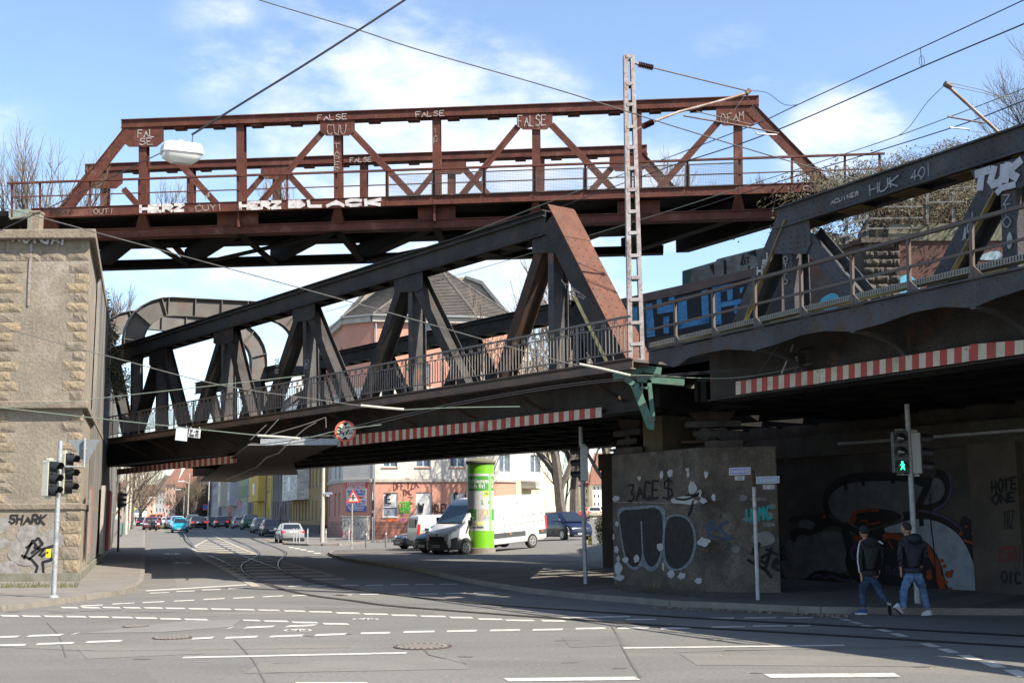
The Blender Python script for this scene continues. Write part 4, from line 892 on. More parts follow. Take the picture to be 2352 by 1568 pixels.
graffiti(S2,'HUK',1996,448,2068,424,22,.03,greytag,RS,.03,seed=52,jit=.1);graffiti(S2,'ACUINEB',1908,470,1975,447,9,.018,whitetag,RS,.03,seed=53,jit=.1);graffiti(S2,'40I',2092,418,2146,398,24,.022,greytag,RS,.03,seed=54,jit=.1)
for i,ch in enumerate('USH'):graffiti(S2,ch,1762-i*11,598+i*16,1775-i*11,598+i*16,16,.05,whitetag,RS,.01,seed=55+i)
for i,ch in enumerate('OYATO'):graffiti(S2,ch,1799,600+i*13,1811,600+i*13,11,.022,palewhite,RS,.01,seed=60+i)
graffiti(S2,'40I',2212,560,2240,500,26,.025,greytag,RS,.01,seed=66)
for i,ch in enumerate('ZIO'):graffiti(S2,ch,2303,470+i*26,2325,468+i*26,22,.02,greytag,RS,.01,seed=70+i)
patch(S2,[(2318,528),(2326,545),(2324,568),(2316,574),(2310,555)],whitetag,RS,.012)
# ------------------------------------------------------------------ pier and bearings
pier=thing('bridge_pier',flat(1610,1371),'dark weathered concrete pier with bubble graffiti and white paint blobs between the two low spans','bridge pier')
g=[flat(1410,1352),flat(1613,1371),flat(1795,1373)];zp_=3.43
def col(pts,z0,z1,m,name,par,**k):mb=MB();mb.prism([Vector((p[0],p[1],z0))for p in pts],Z*(z1-z0));return mb.build(name,m,par,**k)
back_=[g[2]+Vector((-.1,4.6,0)),g[0]+Vector((1.7,2.6,0))]
col(g+back_,-.1,zp_-.05,mat('pier_concrete',(.115,.096,.076),(.062,.052,.042),1.6,.95,.7,fine=24,c3=(.15,.135,.115),s3=1.3,lo=.4,hi=.62,fa=.3),'pier_body',pier,bevel=.02)
g2=[Vector((3.30,30.32,0)),Vector((3.70,29.62,0)),Vector((4.62,30.2,0)),Vector((4.2,31.3,0))]
col(g2,zp_-.06,5.3,mat('rust_stained_concrete',(.12,.095,.07),(.07,.06,.035),1.2,.95,.7,stretch=(1,1,.15),c3=(.13,.07,.035),s3=.8),'column',pier)
col([g[0]+Vector((.05,.05,0)),Vector((3.25,30.1,0)),Vector((3.9,31.3,0)),g[0]+Vector((1.5,2.2,0))],zp_-.05,zp_+.12,concrete,'bearing_shelf',pier)
s1=flat(1622,1371);col([flat(1600,1371)+Vector((.35,.3,0)),flat(1735,1372.5)+Vector((-.1,.3,0)),flat(1735,1372.5)+Vector((0,1.6,0)),flat(1600,1371)+Vector((.5,1.8,0))],zp_-.05,zp_+.12,concrete,'bearing_shelf',pier)
def bearing(c,ax,label,rol=2):
 t=thing('roller_bearing',c,label,'bearing','steel roller bearings on the pier');ax=Vector(ax).normalized();fn=ax.cross(Z)
 for k in range(rol):
  mb=MB();p=c+ax*(k-.5*(rol-1))*.42;mb.lathe(p-fn*.0+Z*.17,[(.15,0),(.15,.6)],18,-fn if fn.y<0 else fn);mb.build('roller',greysteel if rol>1 else darksteel,t)
 f0=fn if fn.y<0 else-fn
 mb=MB();mb.box(c+f0*.03+Z*.17,(.95,.03,.13),ax);mb.build('link_bar',greysteel,t)
 mb=MB();mb.box(c-f0*.3+Z*.4,(1.3,.7,.14),ax);mb.build('upper_plate',greysteel,t)
 mb=MB();mb.prism([c-f0*.05+ax*a+Z*b for a,b in((-.38,.47),(.38,.47),(.6,.78),(-.6,.78))],-f0*.5);mb.build('rocker',rustdark,t)
 mb=MB();mb.box(c-f0*.3-Z*.02,(1.5,.8,.06),ax);mb.build('base_plate',rustdark,t)
p=flat(1610,1371)+Vector((.25,.5,0));bearing(Vector((4.75,28.35,zp_+.14)),(.98,-.12,0),'double roller bearing under the right-hand span, right of the column')
bearing(Vector((3.0,31.2,zp_+.14)),(.45,-.9,0),'roller bearing under the left span, left of the column',1)
PA=Plane(g[0],(g[1]-g[0]));PB=Plane(g[1],(g[2]-g[1]))
blk_=mat('matt_black_fill',(.020,.019,.018),(.034,.032,.03),5,.95,.3);halo=mat('silver_outline_spray',(.22,.25,.28),(.10,.11,.12),14,.9,0,fine=80)
def zp5(x,y):return((2350+x/1.96)/1.7415,(1700+y/1.96)/1.7415)
def pz(P,pts,*a,**k):return patch(P,[zp5(*p)for p in pts],*a,**k)
def sz(P,pts,*a,**k):return stroke(P,[zp5(*p)for p in smooth_line([Vector(q)for q in pts],4)],*a,**k)
PAB=PA
pz(PA,[(225,650),(330,640),(520,620),(600,640),(612,720),(605,900),(580,1060),(540,1130),(480,1150),(430,1090),(380,1140),(320,1120),(285,1040),(262,880),(240,740)],halo,pier,.004)
pz(PA,[(600,720),(690,690),(800,720),(850,830),(855,950),(820,1070),(740,1140),(640,1140),(590,1060),(605,900)],halo,pier,.005)
pz(PA,[(240,665),(400,660),(540,640),(585,690),(592,850),(575,1000),(540,1090),(490,1115),(450,1060),(430,960),(422,1060),(380,1115),(330,1100),(290,1000),(262,820)],blk_,pier,.008)
pz(PA,[(618,730),(700,705),(790,735),(832,840),(835,950),(800,1060),(730,1125),(650,1120),(610,1050),(600,900)],blk_,pier,.009)
sz(PA,[(421,755),(426,860),(432,980),(436,1080)],.06,halo,pier,.012)
for x,y,rx,ry_ in((405,415,16,20),(578,388,15,34),(648,375,20,32),(783,345,17,15),(788,383,13,24),(930,388,18,32),(822,490,32,52),(878,530,16,30),(908,590,30,26),(770,590,95,34),(990,562,18,28),(225,575,34,22),(232,773,15,22),(569,950,27,33),(385,1045,25,32),(297,1052,24,26),(908,910,48,38),(225,975,20,30),(240,1045,14,28),(238,1120,32,55),(248,1195,42,24),(655,1165,30,34),(740,1180,34,32),(872,1215,28,26),(592,1105,10,34),(205,870,8,30)):
 r_=random.Random(int(x*7+y));pz(PA if x<1000 else PB,[(x+rx*math.cos(t)*r_.uniform(.6,1.3),y+ry_*math.sin(t)*r_.uniform(.6,1.3))for t in[i*math.pi/8 for i in range(16)]],mat('white_paint_blob',(.42,.42,.42),(.33,.33,.33),9,.9,.1),pier,.014+r_.random()*.004,'paint_blob')
for x,y,rx,ry_ in((1220,570,32,28),(1340,580,70,14),(1290,735,70,22),(1380,890,90,60),(1450,635,30,20),(1160,970,35,30),(1420,780,55,18),(1400,700,60,28)):
 r_=random.Random(int(x*7+y));pz(PB,[(x+rx*math.cos(t)*r_.uniform(.85,1.15),y+ry_*math.sin(t)*r_.uniform(.85,1.15))for t in[i*math.pi/5 for i in range(10)]],mat('grey_paint_blob',(.21,.205,.195),(.13,.125,.12),5,.9,.1),pier,.008+r_.random()*.004,'paint_blob')
def gz5(P,t,x0,y0,x1,y1,h,*a,**k):(X0,Y0),(X1,Y1)=zp5(x0,y0),zp5(x1,y1);graffiti(P,t,X0,Y0,X1,Y1,h/1.96/1.7415,*a,**k)
gz5(PA,'3ACE',320,600,570,560,130,.05,blacktag,pier,.02,seed=81,jit=.05);gz5(PA,'$',590,580,690,575,150,.05,blacktag,pier,.02,seed=82,jit=.03)
sz(PA,[(690,575),(760,582),(830,560),(872,530),(850,545),(770,548)],.05,blacktag,pier,.021);sz(PA,[(830,590),(810,650),(790,705)],.06,blacktag,pier,.022)
gz5(PB,'ILMC',1230,755,1460,725,90,.06,mat('teal_spray',(.03,.28,.27),(.04,.2,.2),6,.9,0),pier,.02,seed=83)
sz(PB,[(1100,750),(960,820),(930,790),(990,745),(945,840),(980,870),(1130,890),(1000,800)],.045,mat('dull_blue_spray',(.05,.09,.16),(.04,.06,.1),6,.9,0),pier,.02)
for st in([(1290,1010),(1350,925)],[(1300,960),(1340,1100)],[(1260,1055),(1340,1100),(1390,1130),(1440,1190)],[(1360,1040),(1420,1010),(1400,1080),(1360,1060)],[(1400,970),(1490,1015)],[(1440,960),(1400,1100),(1380,1130)],[(1450,1090),(1480,1050),(1490,1080),(1450,1100),(1500,1135)]):sz(PB,st,.07,blacktag,pier,.02)
sz(PB,[(205,603),(500,608)],.02,palewhite,pier,.02)if False else sz(PA,[(205,603),(500,607),(870,614)],.02,palewhite,pier,.016)
wd=MB();rw=random.Random(8)
for k in range(140):
 x=rw.uniform(1412,1640);p=at(x,1352+(x-1410)*.088+rw.uniform(0,3),.12);h=rw.uniform(.1,.55)*(1 if 1480<x<1590 else.45);d=Vector((rw.uniform(-.3,.3),rw.uniform(-.2,.2),1));wd.tube([p,p+d*h*.5,p+d*h+Vector((rw.uniform(-.08,.08),0,0))],[.005,.004,.001],3)
wd.build('dry_weeds',mat('dry_weeds',(.12,.09,.05),(.07,.07,.03),5,.95,0),kind='stuff',label='dry brown weeds growing along the foot of the concrete pier',cat='weeds')
# ------------------------------------------------------------------ underpass wall with the mural
MP=Plane(flat(2252,1369),flat(1793,1338)-flat(2252,1369));um=MP.u if MP.u.y>0 else-MP.u
mw=thing('retaining_wall',MP(2000,1352),'dark concrete underpass wall with a large swirling grey, black and orange mural','wall')
ma=MP(2254,1369);mbp=ma+um*15.5;ma=Vector((ma.x,ma.y,0));mbp=Vector((mbp.x,mbp.y,0))
mb=MB();mb.prism([Vector((p.x,p.y,-.1))for p in(ma,mbp,mbp-MP.n*3,ma-MP.n*3)],Z*3.45);mb.build('wall_body',mat('underpass_concrete',(.072,.064,.056),(.042,.037,.032),1.2,.95,.5,c3=(.095,.09,.086),s3=.9),mw)
mb=MB();mb.prism([Vector((p.x,p.y,3.35))for p in(ma+MP.n*.12-um*3,mbp+MP.n*.12,mbp-MP.n*3,ma-MP.n*3-um*3)],Z*.55);mb.build('cap_beam',concrete,mw)
mb=MB();mb.prism([Vector((p.x,p.y,-.1))for p in(ma+MP.n*.18,ma+MP.n*.18-um*1.3,ma-MP.n*2-um*1.3,ma-MP.n*2)],Z*3.5);mb.prism([Vector((p.x,p.y,-.1))for p in(ma-um*1.3,ma-um*14,ma-MP.n*3-um*14,ma-MP.n*3-um*1.3)],Z*3.9);mb.build('pillar',mat('brown_concrete',(.095,.074,.058),(.06,.048,.04),1.5,.95,.5),mw)
mb=MB();mb.prism([Vector((p.x,p.y,3.9))for p in(ma+MP.n*-.6-um*14,mbp-MP.n*.6,mbp-MP.n*10,ma-MP.n*10-um*14)],Z*.9);mb.build('seat_wall',concrete,mw)  # added backing block that keeps light out of the underpass
mb=MB();A,B=MP(1925,1000,.2),MP(2420,1000,.2);mb.tube([Vector((A.x,A.y,3.62)),Vector((B.x,B.y,3.62))],.045,6);mb.build('conduit',galv,mw)
mg=mat('mural_grey',(.145,.145,.15),(.085,.085,.085),3,.9,.1,c3=(.11,.11,.115),s3=1.5);mk_=mat('mural_black',(.012,.011,.012),(.02,.018,.018),3,.9,.1);mo_=mat('mural_orange',(.32,.06,.015),(.22,.04,.014),5,.9,0);mv=mat('mural_violet',(.10,.06,.14),(.07,.045,.09),5,.9,0);ms=mat('mural_silver',(.31,.34,.39),(.21,.235,.27),3,.9,.1)
def z6b(x,y):return(1751.4+x*.348,890+y*.348)
def mz(pts,m,off,**k):return patch(MP,[z6b(*p)for p in pts],m,mw,off,'mural_shape',**k)
def mst(pts,w,m,off):return stroke(MP,[z6b(*p)for p in smooth_line([Vector(q)for q in pts],4)],w,m,mw,off,'mural_line')
mz([(430,700),(470,650),(600,600),(800,585),(1000,610),(1080,650),(1040,740),(1010,840),(900,870),(760,890),(640,930),(560,900),(470,850),(425,780)],mg,.004)
mz([(1060,760),(1110,620),(1150,585),(1200,630),(1205,720),(1160,780),(1080,800)],mg,.005)
mz([(540,930),(700,960),(880,900),(1000,865),(1140,850),(1260,900),(1350,1010),(1410,1160),(1440,1370),(1220,1350),(1180,1150),(1110,1030),(980,960),(860,950),(700,985),(600,970)],ms,.006)
mz([(130,1000),(330,960),(520,930),(560,1060),(590,1230),(400,1200),(280,1260),(120,1270)],mg,.003)
mz([(250,870),(340,860),(350,900),(320,940),(250,945),(230,910)],mg,.006)
mz([(590,870),(640,810),(740,792),(850,808),(945,850),(830,895),(730,925),(640,925),(595,900)],mk_,.010)
mz([(700,980),(810,948),(900,965),(1010,1000),(1100,1060),(1165,1140),(1200,1240),(1225,1350),(1100,1345),(640,1310),(590,1240),(600,1080)],mk_,.010)
mz([(1320,830),(1380,880),(1440,835),(1460,910),(1508,880),(1480,960),(1530,1100),(1562,1370),(1450,1370),(1420,1180),(1370,1040),(1290,930)],mk_,.010)
mz([(270,1280),(320,1220),(410,1195),(480,1225),(580,1230),(570,1290)],mk_,.010)
mz([(165,870),(210,840),(330,838),(400,825),(430,850),(510,885),(560,920),(550,960),(520,920),(430,905),(370,960),(300,980),(240,960),(215,1028),(180,1000),(178,930),(260,920),(350,940),(345,880),(250,862),(200,905)],mk_,.009)
for pts,w in(([(435,830),(418,780),(420,720),(470,650),(580,600),(760,585),(940,590),(1060,625)],.22),([(1100,600),(1075,680),(1030,780),(1045,800),(1130,790),(1200,750),(1225,670),(1200,590),(1150,565)],.2),([(940,850),(1010,835),(1110,840),(1220,880),(1320,960),(1390,1080),(1430,1200)],.22),([(545,920),(560,1000),(580,1080),(575,1160),(610,1240)],.28),([(550,905),(620,950),(700,965),(800,940)],.16),([(660,600),(665,640)],.12),([(545,620),(552,670)],.12),([(860,585),(862,625)],.12),([(1045,850),(1050,905)],.14)):mst(pts,w,mk_,.013)
mst([(1235,580),(1245,660),(1210,760),(1130,810)],.07,mv,.017);mst([(1030,810),(1110,822),(1220,860),(1310,930)],.06,mv,.017);mst([(600,1130),(585,1080),(610,1030)],.09,mv,.017)
mst([(330,1250),(370,1235),(410,1255),(450,1240),(520,1265),(570,1275)],.05,mv,.017);graffiti(MP,'TheC',*z6b(812,1225),*z6b(905,1232),17,.03,mv,mw,.02,seed=91,jit=.03)
mst([(620,860),(600,830),(680,812),(765,808)],.06,mo_,.017);mst([(640,880),(690,875),(700,900),(780,885)],.035,mo_,.017)
mst([(800,985),(860,975),(920,1000)],.14,mo_,.017);mst([(830,1010),(860,1060)],.05,mo_,.017);mst([(1085,1050),(1110,1100),(1150,1170),(1165,1250),(1195,1345)],.17,mo_,.017)
for x,y,r in((595,870,22),(575,890,12),(600,815,8),(1185,1140,14),(1200,1175,14),(1230,1230,26),(1250,1210,12),(1210,1280,14),(1240,1330,16),(1100,1215,18),(1100,1245,22),(1310,960,14),(1345,915,10),(1385,960,9),(1455,1110,9),(1180,1260,20),(405,850,14),(660,1000,26),(620,990,18)):mz([(x+r*math.cos(t),y+r*math.sin(t))for t in[i*math.pi/4 for i in range(8)]],mo_,.019+.0001*r,smooth=False)
mst([(1330,1005),(1400,1030),(1440,1050),(1410,1100),(1460,1150),(1480,1210)],.06,mo_,.017);mst([(1108,700),(1112,900),(1130,1050),(1150,1340)],.035,mk_,.021)
pillp=MP.shift(.185)
graffiti(pillp,'HOTE',2277,1130,2338,1122,26,.05,blacktag,mw,.006,seed=93,jit=.1);graffiti(pillp,'ONE',2280,1157,2336,1150,22,.05,blacktag,mw,.006,seed=94,jit=.1)
graffiti(pillp,'TRZ',2305,1215,2330,1212,40,.02,blacktag,mw,.006,seed=95);graffiti(pillp,'KSRU',2295,1290,2345,1286,34,.03,mat('dull_red_spray',(.2,.03,.03),(.13,.03,.03),6,.9,0),mw,.006,seed=96);graffiti(pillp,'OIC',2300,1335,2348,1340,25,.04,blacktag,mw,.006,seed=97)
graffiti(MP,'MO.',1790,1268,1812,1268,13,.03,blacktag,mw,.02,seed=98);graffiti(MP,'OKE.',1790,1285,1816,1285,12,.03,blacktag,mw,.02,seed=99)
# ------------------------------------------------------------------ walls behind the right span
def zg(x,y):return(1378.1+x*.21975,545.5+y*.21975)
HP=S1.shift(-10.4);hw=thing('parapet_wall',HP(1600,700),'brick parapet wall with giant blue block letters outlined in black and a brown coping','wall')
brickd=mat('sooty_brick',(.06,.045,.04),(.04,.034,.03),3,.95,.3,brick=((.03,.028,.026),4.0,.9,.3,.02))
mb=MB();ppoly(mb,HP,[zg(220,700),zg(860,560),zg(1900,320),zg(1900,1750),zg(240,1750)],.5);mb.build('brick_face',brickd,hw)
mb=MB();ppoly(mb,HP,[zg(215,640),zg(860,495),zg(1900,250),zg(1900,330),zg(860,590),zg(215,720)],.6,.05);mb.build('coping',mat('brown_coping',(.13,.085,.068),(.085,.06,.05),2,.9,.4),hw)
patch(HP,[zg(*p)for p in((480,700),(560,610),(900,575),(1050,540),(1400,455),(1560,440),(1560,860),(1400,900),(900,990),(480,1060))],mat('black_letter_outline',(.012,.012,.016),(.02,.02,.022),6,.9,.1),hw,.004,smooth=False)
bl=mat('bright_blue_letters',(.06,.22,.42),(.05,.18,.35),5,.85,.2,brick=((.05,.2,.4),4.0,.9,.3,.015))
for q in([(478,700),(545,685),(578,1030),(490,1045)],[(590,625),(640,612),(650,720),(596,735)],[(715,595),(778,580),(778,660),(720,670)],[(596,735),(775,660),(775,770),(600,800)],[(662,835),(722,820),(722,1000),(666,1003)],
[(812,635),(903,612),(916,870),(820,955)],[(1058,560),(1128,540),(1143,890),(1068,900)],[(820,895),(1143,835),(1143,890),(822,955)],[(1180,530),(1258,510),(1270,900),(1195,915)],[(1175,520),(1380,480),(1385,545),(1180,580)],[(1325,540),(1385,530),(1385,640),(1335,660)],
[(1250,680),(1480,640),(1470,690),(1260,730)],[(1460,525),(1505,515),(1480,580),(1462,575)],[(345,730),(388,720),(400,1080),(352,1085)],[(1400,700),(1440,690),(1430,800),(1400,790)]):patch(HP,[zg(*p)for p in q],bl,hw,.009,'letter_fill',smooth=False)
UWp=S1.shift(-13.5);uw=thing('wing_wall',UWp(1650,620),'grey and white painted wing wall below the right end of the upper bridge','wall')
mb=MB();ppoly(mb,UWp,[zg(860,350),zg(1205,250),zg(1225,225),zg(1600,130),zg(2400,-60),zg(2400,900),zg(860,900)],3.0);mb.build('wall_face',mat('painted_rough_wall',(.19,.187,.18),(.09,.086,.08),1.6,.9,.4,c3=(.05,.05,.05),s3=1.1),uw)
patch(UWp,[zg(*p)for p in((860,352),(950,330),(945,470),(860,490))],mat('teal_stain',(.03,.09,.10),(.05,.07,.07),5,.9,.1),uw,.01,smooth=False)
for q in([(1140,290),(1190,275),(1195,400)],[(1290,240),(1320,235),(1325,380),(1295,390)],[(1490,180),(1510,176),(1480,290),(1465,280)],[(1540,170),(1625,120),(1640,200)],[(1555,290),(1570,288),(1560,330),(1540,320)]):patch(UWp,[zg(*p)for p in q],blacktag,uw,.012,smooth=False)
graffiti(UWp,'DEK',*zg(1490,290),*zg(1570,260),14,.03,blacktag,uw,.014,seed=101)
def zb_(x,y):return(1923.6+x*.18315,315.8+y*.18315)
BWp=Plane((11.5,36.5),(1,-.12));bw=thing('retaining_wall',BWp(2150,640),'red brick retaining wall with a rough stone pilaster and concrete coping behind the right span','wall')
redbrick=mat('red_brick_wall',(.11,.042,.033),(.065,.032,.027),2.5,.95,.3,brick=((.07,.058,.05),3.2,.9,.3,.018))
mb=MB();ppoly(mb,BWp,[(2041,548),(2800,540),(2800,900),(2041,900)],1.5,0);mb.build('brick_face',redbrick,bw)
mb=MB();ppoly(mb,BWp,[(2041,515),(2800,508),(2800,552),(2041,553)],1.6,.06);mb.build('coping',mat('mossy_concrete',(.16,.145,.115),(.10,.10,.06),2,.95,.5),bw)
st_=MB();rr=random.Random(6)
y=556.
while y<720:
 x=1986+rr.uniform(-2,0)
 while x<2062:
  w=rr.uniform(22,40);a,b=BWp(x,y+17,.25),BWp(min(x+w-1.5,2066),y+1,.25);
  if b.x-a.x>.12:rough_block(st_,a,Vector((b.x-a.x,b.y-a.y,0)).normalized(),BWp.n,(Vector((b.x-a.x,b.y-a.y,0))).length,b.z-a.z,.12,rr)
  x+=w
 y+=19
st_.build('stone_pilaster',mat('sooty_blocks',(.085,.068,.05),(.045,.038,.032),2,.95,.8,fine=12),bw);mb=MB();ppoly(mb,BWp,[(1984,553),(2068,553),(2068,900),(1984,900)],1.2,.24);ppoly(mb,BWp,[(1978,545),(2072,545),(2072,556),(1978,557)],1.3,.42);mb.build('pilaster_core',MATS['sooty_blocks'],bw)
BWl=Plane(BWp(1984,600),(-.75,.65));mb=MB();ppoly(mb,BWl,[(1984,548),(1850,600),(1850,900),(1984,900)],1,0);ppoly(mb,BWl,[(1984,544),(1850,590),(1850,600),(1984,556)],1.1,.08);mb.build('side_return',mat('stained_wall',(.12,.095,.08),(.07,.058,.05),2,.95,.5,c3=(.15,.06,.045),s3=1),bw)
for q,m in(([(2060,640),(2085,628),(2100,640),(2118,648),(2112,668),(2062,680)],mat('turquoise_spray',(.10,.40,.55),(.08,.3,.45),5,.9,0)),([(2190,645),(2225,620),(2262,612),(2310,610),(2310,640),(2200,655)],mat('magenta_spray',(.33,.05,.25),(.5,.3,.45),4,.9,0)),([(2248,590),(2270,578),(2300,575),(2302,596),(2250,598)],mat('whitish_spray',(.28,.33,.36),(.12,.2,.25),6,.9,0)),([(1990,668),(2010,660),(2040,662),(2044,680),(1995,690)],mat('turquoise_spray',(.1,.4,.55))),([(1880,690),(1910,670),(1930,680),(1925,710),(1885,715)],mat('turquoise_spray',(.1,.4,.55)))):patch(BWp if q[0][0]>1984 else BWl,q,m,bw,.3 if 1984<q[0][0]<2060 else.02)
eb=MB();bx=[(1945,42,10.9,11.8),(1970,40,11.6,13.2),(2010,38,12.3,14.0),(2100,37.5,12.8,14.7),(2352,36.5,13.6,16.2),(2700,36,14.5,17.5)]
row=[]
for x,Y,za,zb in bx:
 d=ray(x,520);X=d.x/d.y;row.append([Vector((X*Y,Y+.2,8.6 if x<1950 else 10.2)),Vector((X*(Y+1.5),Y+1.5,11)),Vector((X*(Y+4),Y+4,za)),Vector((X*(Y+8),Y+8,zb)),Vector((X*(Y+30),Y+30,zb+.3))])
for a,b in zip(row,row[1:]):
 for i in range(4):eb.add([a[i],b[i],b[i+1],a[i+1]],[(0,1,2,3)])
eb.build('embankment',mat('bank_earth',(.10,.08,.05),(.06,.055,.035),1.2,.95,.6),kind='structure')
br=MB();lf=MB();rb=random.Random(12)
for k in range(900):
 x=rb.uniform(1925,2500);i=min(int((x-1780)/150),4);base=BWp(x,520)if x>1984 else BWl(x,560);q=Vector((base.x,base.y+rb.uniform(.2,7),10+rb.uniform(-.5,1)));q.z=10.3+(q.y-base.y)*.45 if x>1984 else 9+(q.y-base.y)*.5
 L=rb.uniform(.8,2.6);a=rb.uniform(0,6.28);d=Vector((math.cos(a),math.sin(a)*.6-.3,0));h=rb.uniform(.4,1.5)
 pts=[q+d*L*t+Z*(h*math.sin(t*2.6)-(.5*t*t if rb.random()<.5 else 0))for t in(0,.25,.5,.75,1)];br.tube(pts,[.014,.012,.01,.008,.004],3,cap=False)
 for p in pts[1:]:
  for _ in range(7 if rb.random()<.8 else 0):
   c=p+Vector((rb.uniform(-.2,.2),rb.uniform(-.2,.2),rb.uniform(-.1,.15)));s=rb.uniform(.03,.09);b1=Vector((rb.uniform(-1,1),rb.uniform(-1,1),rb.uniform(-1,1))).normalized();b2=b1.orthogonal();lf.add([c,c+b1*s,c+b1*s*.7+b2*s,c+b2*s*.6],[(0,1,2,3)])
for k in range(620):
 x=rb.uniform(1915,2330);yl=428-(x-1900)*.28;q=depth(x,yl+rb.uniform(0,90),rb.uniform(40,44));L=rb.uniform(.4,1.6);a=rb.uniform(0,6.28);d=Vector((math.cos(a),math.sin(a)*.6,0));h=rb.uniform(.1,.6)
 pts=[q+d*L*t+Z*h*math.sin(t*2.8)for t in(0,.3,.65,1)];br.tube(pts,[.011,.009,.007,.003],3,cap=False)
 for p in pts[1:]:
  for _ in range(5):c=p+Vector((rb.uniform(-.3,.3),rb.uniform(-.2,.2),rb.uniform(-.25,.08)));s=rb.uniform(.03,.08);b1=Vector((rb.uniform(-1,1),rb.uniform(-1,1),rb.uniform(-1,1))).normalized();b2=b1.orthogonal();lf.add([c,c+b1*s,c+b1*s*.7+b2*s,c+b2*s*.6],[(0,1,2,3)])
brc=br.build('bramble_thicket',mat('dead_bramble',(.095,.065,.042),(.05,.036,.025),4,.95,0),kind='stuff',label='tangled dry brambles hanging over the brick retaining wall',cat='brambles')
lf.build('bramble_leaves',mat('bramble_leaves',(.028,.04,.014),(.065,.045,.025),6,.8,0),brc)
fr=thing('pipe_fence',BWp(2000,500),'weathered grey post-and-rail fence buried in brambles above the brick wall','fence')
FPl=BWp.shift(.1);fenm=mat('weathered_pipe',(.14,.145,.14),(.08,.075,.065),4,.8,.2)
for x,y0,y1 in((1992,482,548),(2130,442,515),(2190,440,512),(1945,500,560)):mb=MB();pbar(mb,FPl,(x,y0),(x,y1),.09,.09);mb.build('fence_post',fenm,fr)
for a,b in(((1992,476),(2120,474)),((1992,502),(2120,500)),((1992,525),(2120,523)),((2130,465),(2220,463)),((1925,520),(1992,502)),((1925,545),(1992,528))):mb=MB();pbar(mb,FPl,a,b,.05,.05,.08);mb.build('fence_rail',fenm,fr)
# ------------------------------------------------------------------ catenary mast, arms and wires
MPl=Plane((2.75,25.9),(-1,0))
ms_=thing('lattice_mast',MPl(1460,845),'tall white-painted ladder mast with insulated bracket arms, standing beside the pier','mast')
tl,tr_,bl_,br_=(1437.5,126),(1452.5,126),(1449,833),(1476.5,833)
for a,b,w in((tl,bl_,.095),(tr_,br_,.085)):
 mb=MB();A,B=MPl(*a),MPl(*b);mb.beam(A,B,w,.012,MPl.n);s=1 if a is tl else-1
 mb.beam(A+Vector((s*-w/2,.11,0)),B+Vector((s*-w/2,.11,0)),.012,.22,MPl.n);mb.build('mast_leg',palepaint,ms_)
 mb=MB();mb.beam(A+Vector((0,.22,0)),B+Vector((0,.22,0)),w,.012,MPl.n);mb.beam(A+Vector((s*w*.3,.12,0)),B+Vector((s*w*.3,.12,0)),.01,.2,MPl.n);mb.build('mast_leg',greenpaint,ms_)
for y in(129,192,240,291,339,387,436,486,535,587,638,688,741,790,828):
 t=(y-126)/707;mb=MB();A=MPl(tl[0]+(bl_[0]-tl[0])*t,y,.01);B=MPl(tr_[0]+(br_[0]-tr_[0])*t,y-1,.01);mb.beam(A,B,.075,.012,MPl.n);mb.build('mast_rung',palepaint,ms_)
 mb=MB();mb.beam(A+Vector((0,.24,0)),B+Vector((0,.24,0)),.075,.012,MPl.n);mb.build('mast_rung',greenpaint,ms_)
mb=MB();A=MPl(1430,838);mb.prism([MPl(1425,846),MPl(1494,840),MPl(1478,830),MPl(1448,832)],Vector((0,.4,0)));mb.build('mast_foot',mat('rusty_foot',(.16,.075,.05),(.09,.06,.05),4,.85,.3),ms_)
for i,ch in enumerate('KOKOENIZ'):graffiti(MPl,ch,1443,560+i*14,1450,560+i*14,11,.012,palewhite,ms_,.02,seed=110+i)
graffiti(MPl,'KOKS',1453,640,1472,640,8,.012,whitetag,ms_,.03,seed=120)
gb=thing('mast_bracket',MPl(1490,880),'green steel bracket carrying the mast on the face of the pier','bracket')
Gp=MPl.shift(-.1)
for a,b,w,t in(((1411,864),(1478,846),.16,.3),((1478,846),(1519,852),.16,.5),((1464,869),(1572,878),.14,.2),((1437,868),(1458,884),.12,.1),((1458,882),(1496,980),.17,.1),((1491,872),(1501,966),.09,.1),((1468,890),(1490,890),.05,.05)):mb=MB();pbar(mb,Gp,a,b,w,t);mb.build('bracket_bar',greenpaint,gb)
mb=MB();ppoly(mb,Gp,[(1488,955),(1502,955),(1503,986),(1492,987)],.12,.02);mb.build('foot_plate',greenpaint,gb)
def insul(par,a,b,n=9,r=.075,m=None,P=None):
 P=P or depthp;A,B=P(*a),P(*b);d=(B-A).normalized();L=(B-A).length;prof=[]
 for i in range(n):prof+=[(r*.45,L*(i+.15)/n),(r,L*(i+.45)/n),(r*.9,L*(i+.6)/n),(r*.45,L*(i+.85)/n)]
 mb=MB();mb.lathe(A,prof,10,d);mb.build('insulator',m or mat('brown_porcelain',(.055,.022,.016),rough=.15),par)
AP=Plane((2.9,26.0),(1,.35))
def arm(pts,r,m=None,name='arm_tube',par=None,P=AP):mb=MB();mb.tube([P(*p)for p in pts],r,7);return mb.build(name,m or mat('rusty_tube',(.30,.26,.23),(.17,.085,.05),3,.7,.2),par or ms_)
rustrod=mat('rusty_rod',(.11,.065,.05),(.16,.12,.1),5,.8,.2)
arm([(1456,144),(1466,148)],.03);insul(ms_,(1466,148),(1500,156),P=AP);arm([(1500,156),(1716,209)],.016,rustrod)
arm([(1458,300),(1476,291)],.03,rustrod);insul(ms_,(1476,291),(1500,280),P=AP);arm([(1500,280),(1560,257),(1640,236),(1720,213)],.032)
arm([(1570,266),(1680,285),(1789,306)],.02,rustrod);arm([(1599,256),(1725,286)],.013,rustrod);arm([(1736,304),(1741,308),(1784,310)],.018,galv);arm([(1722,207),(1714,216)],.06,rustrod)
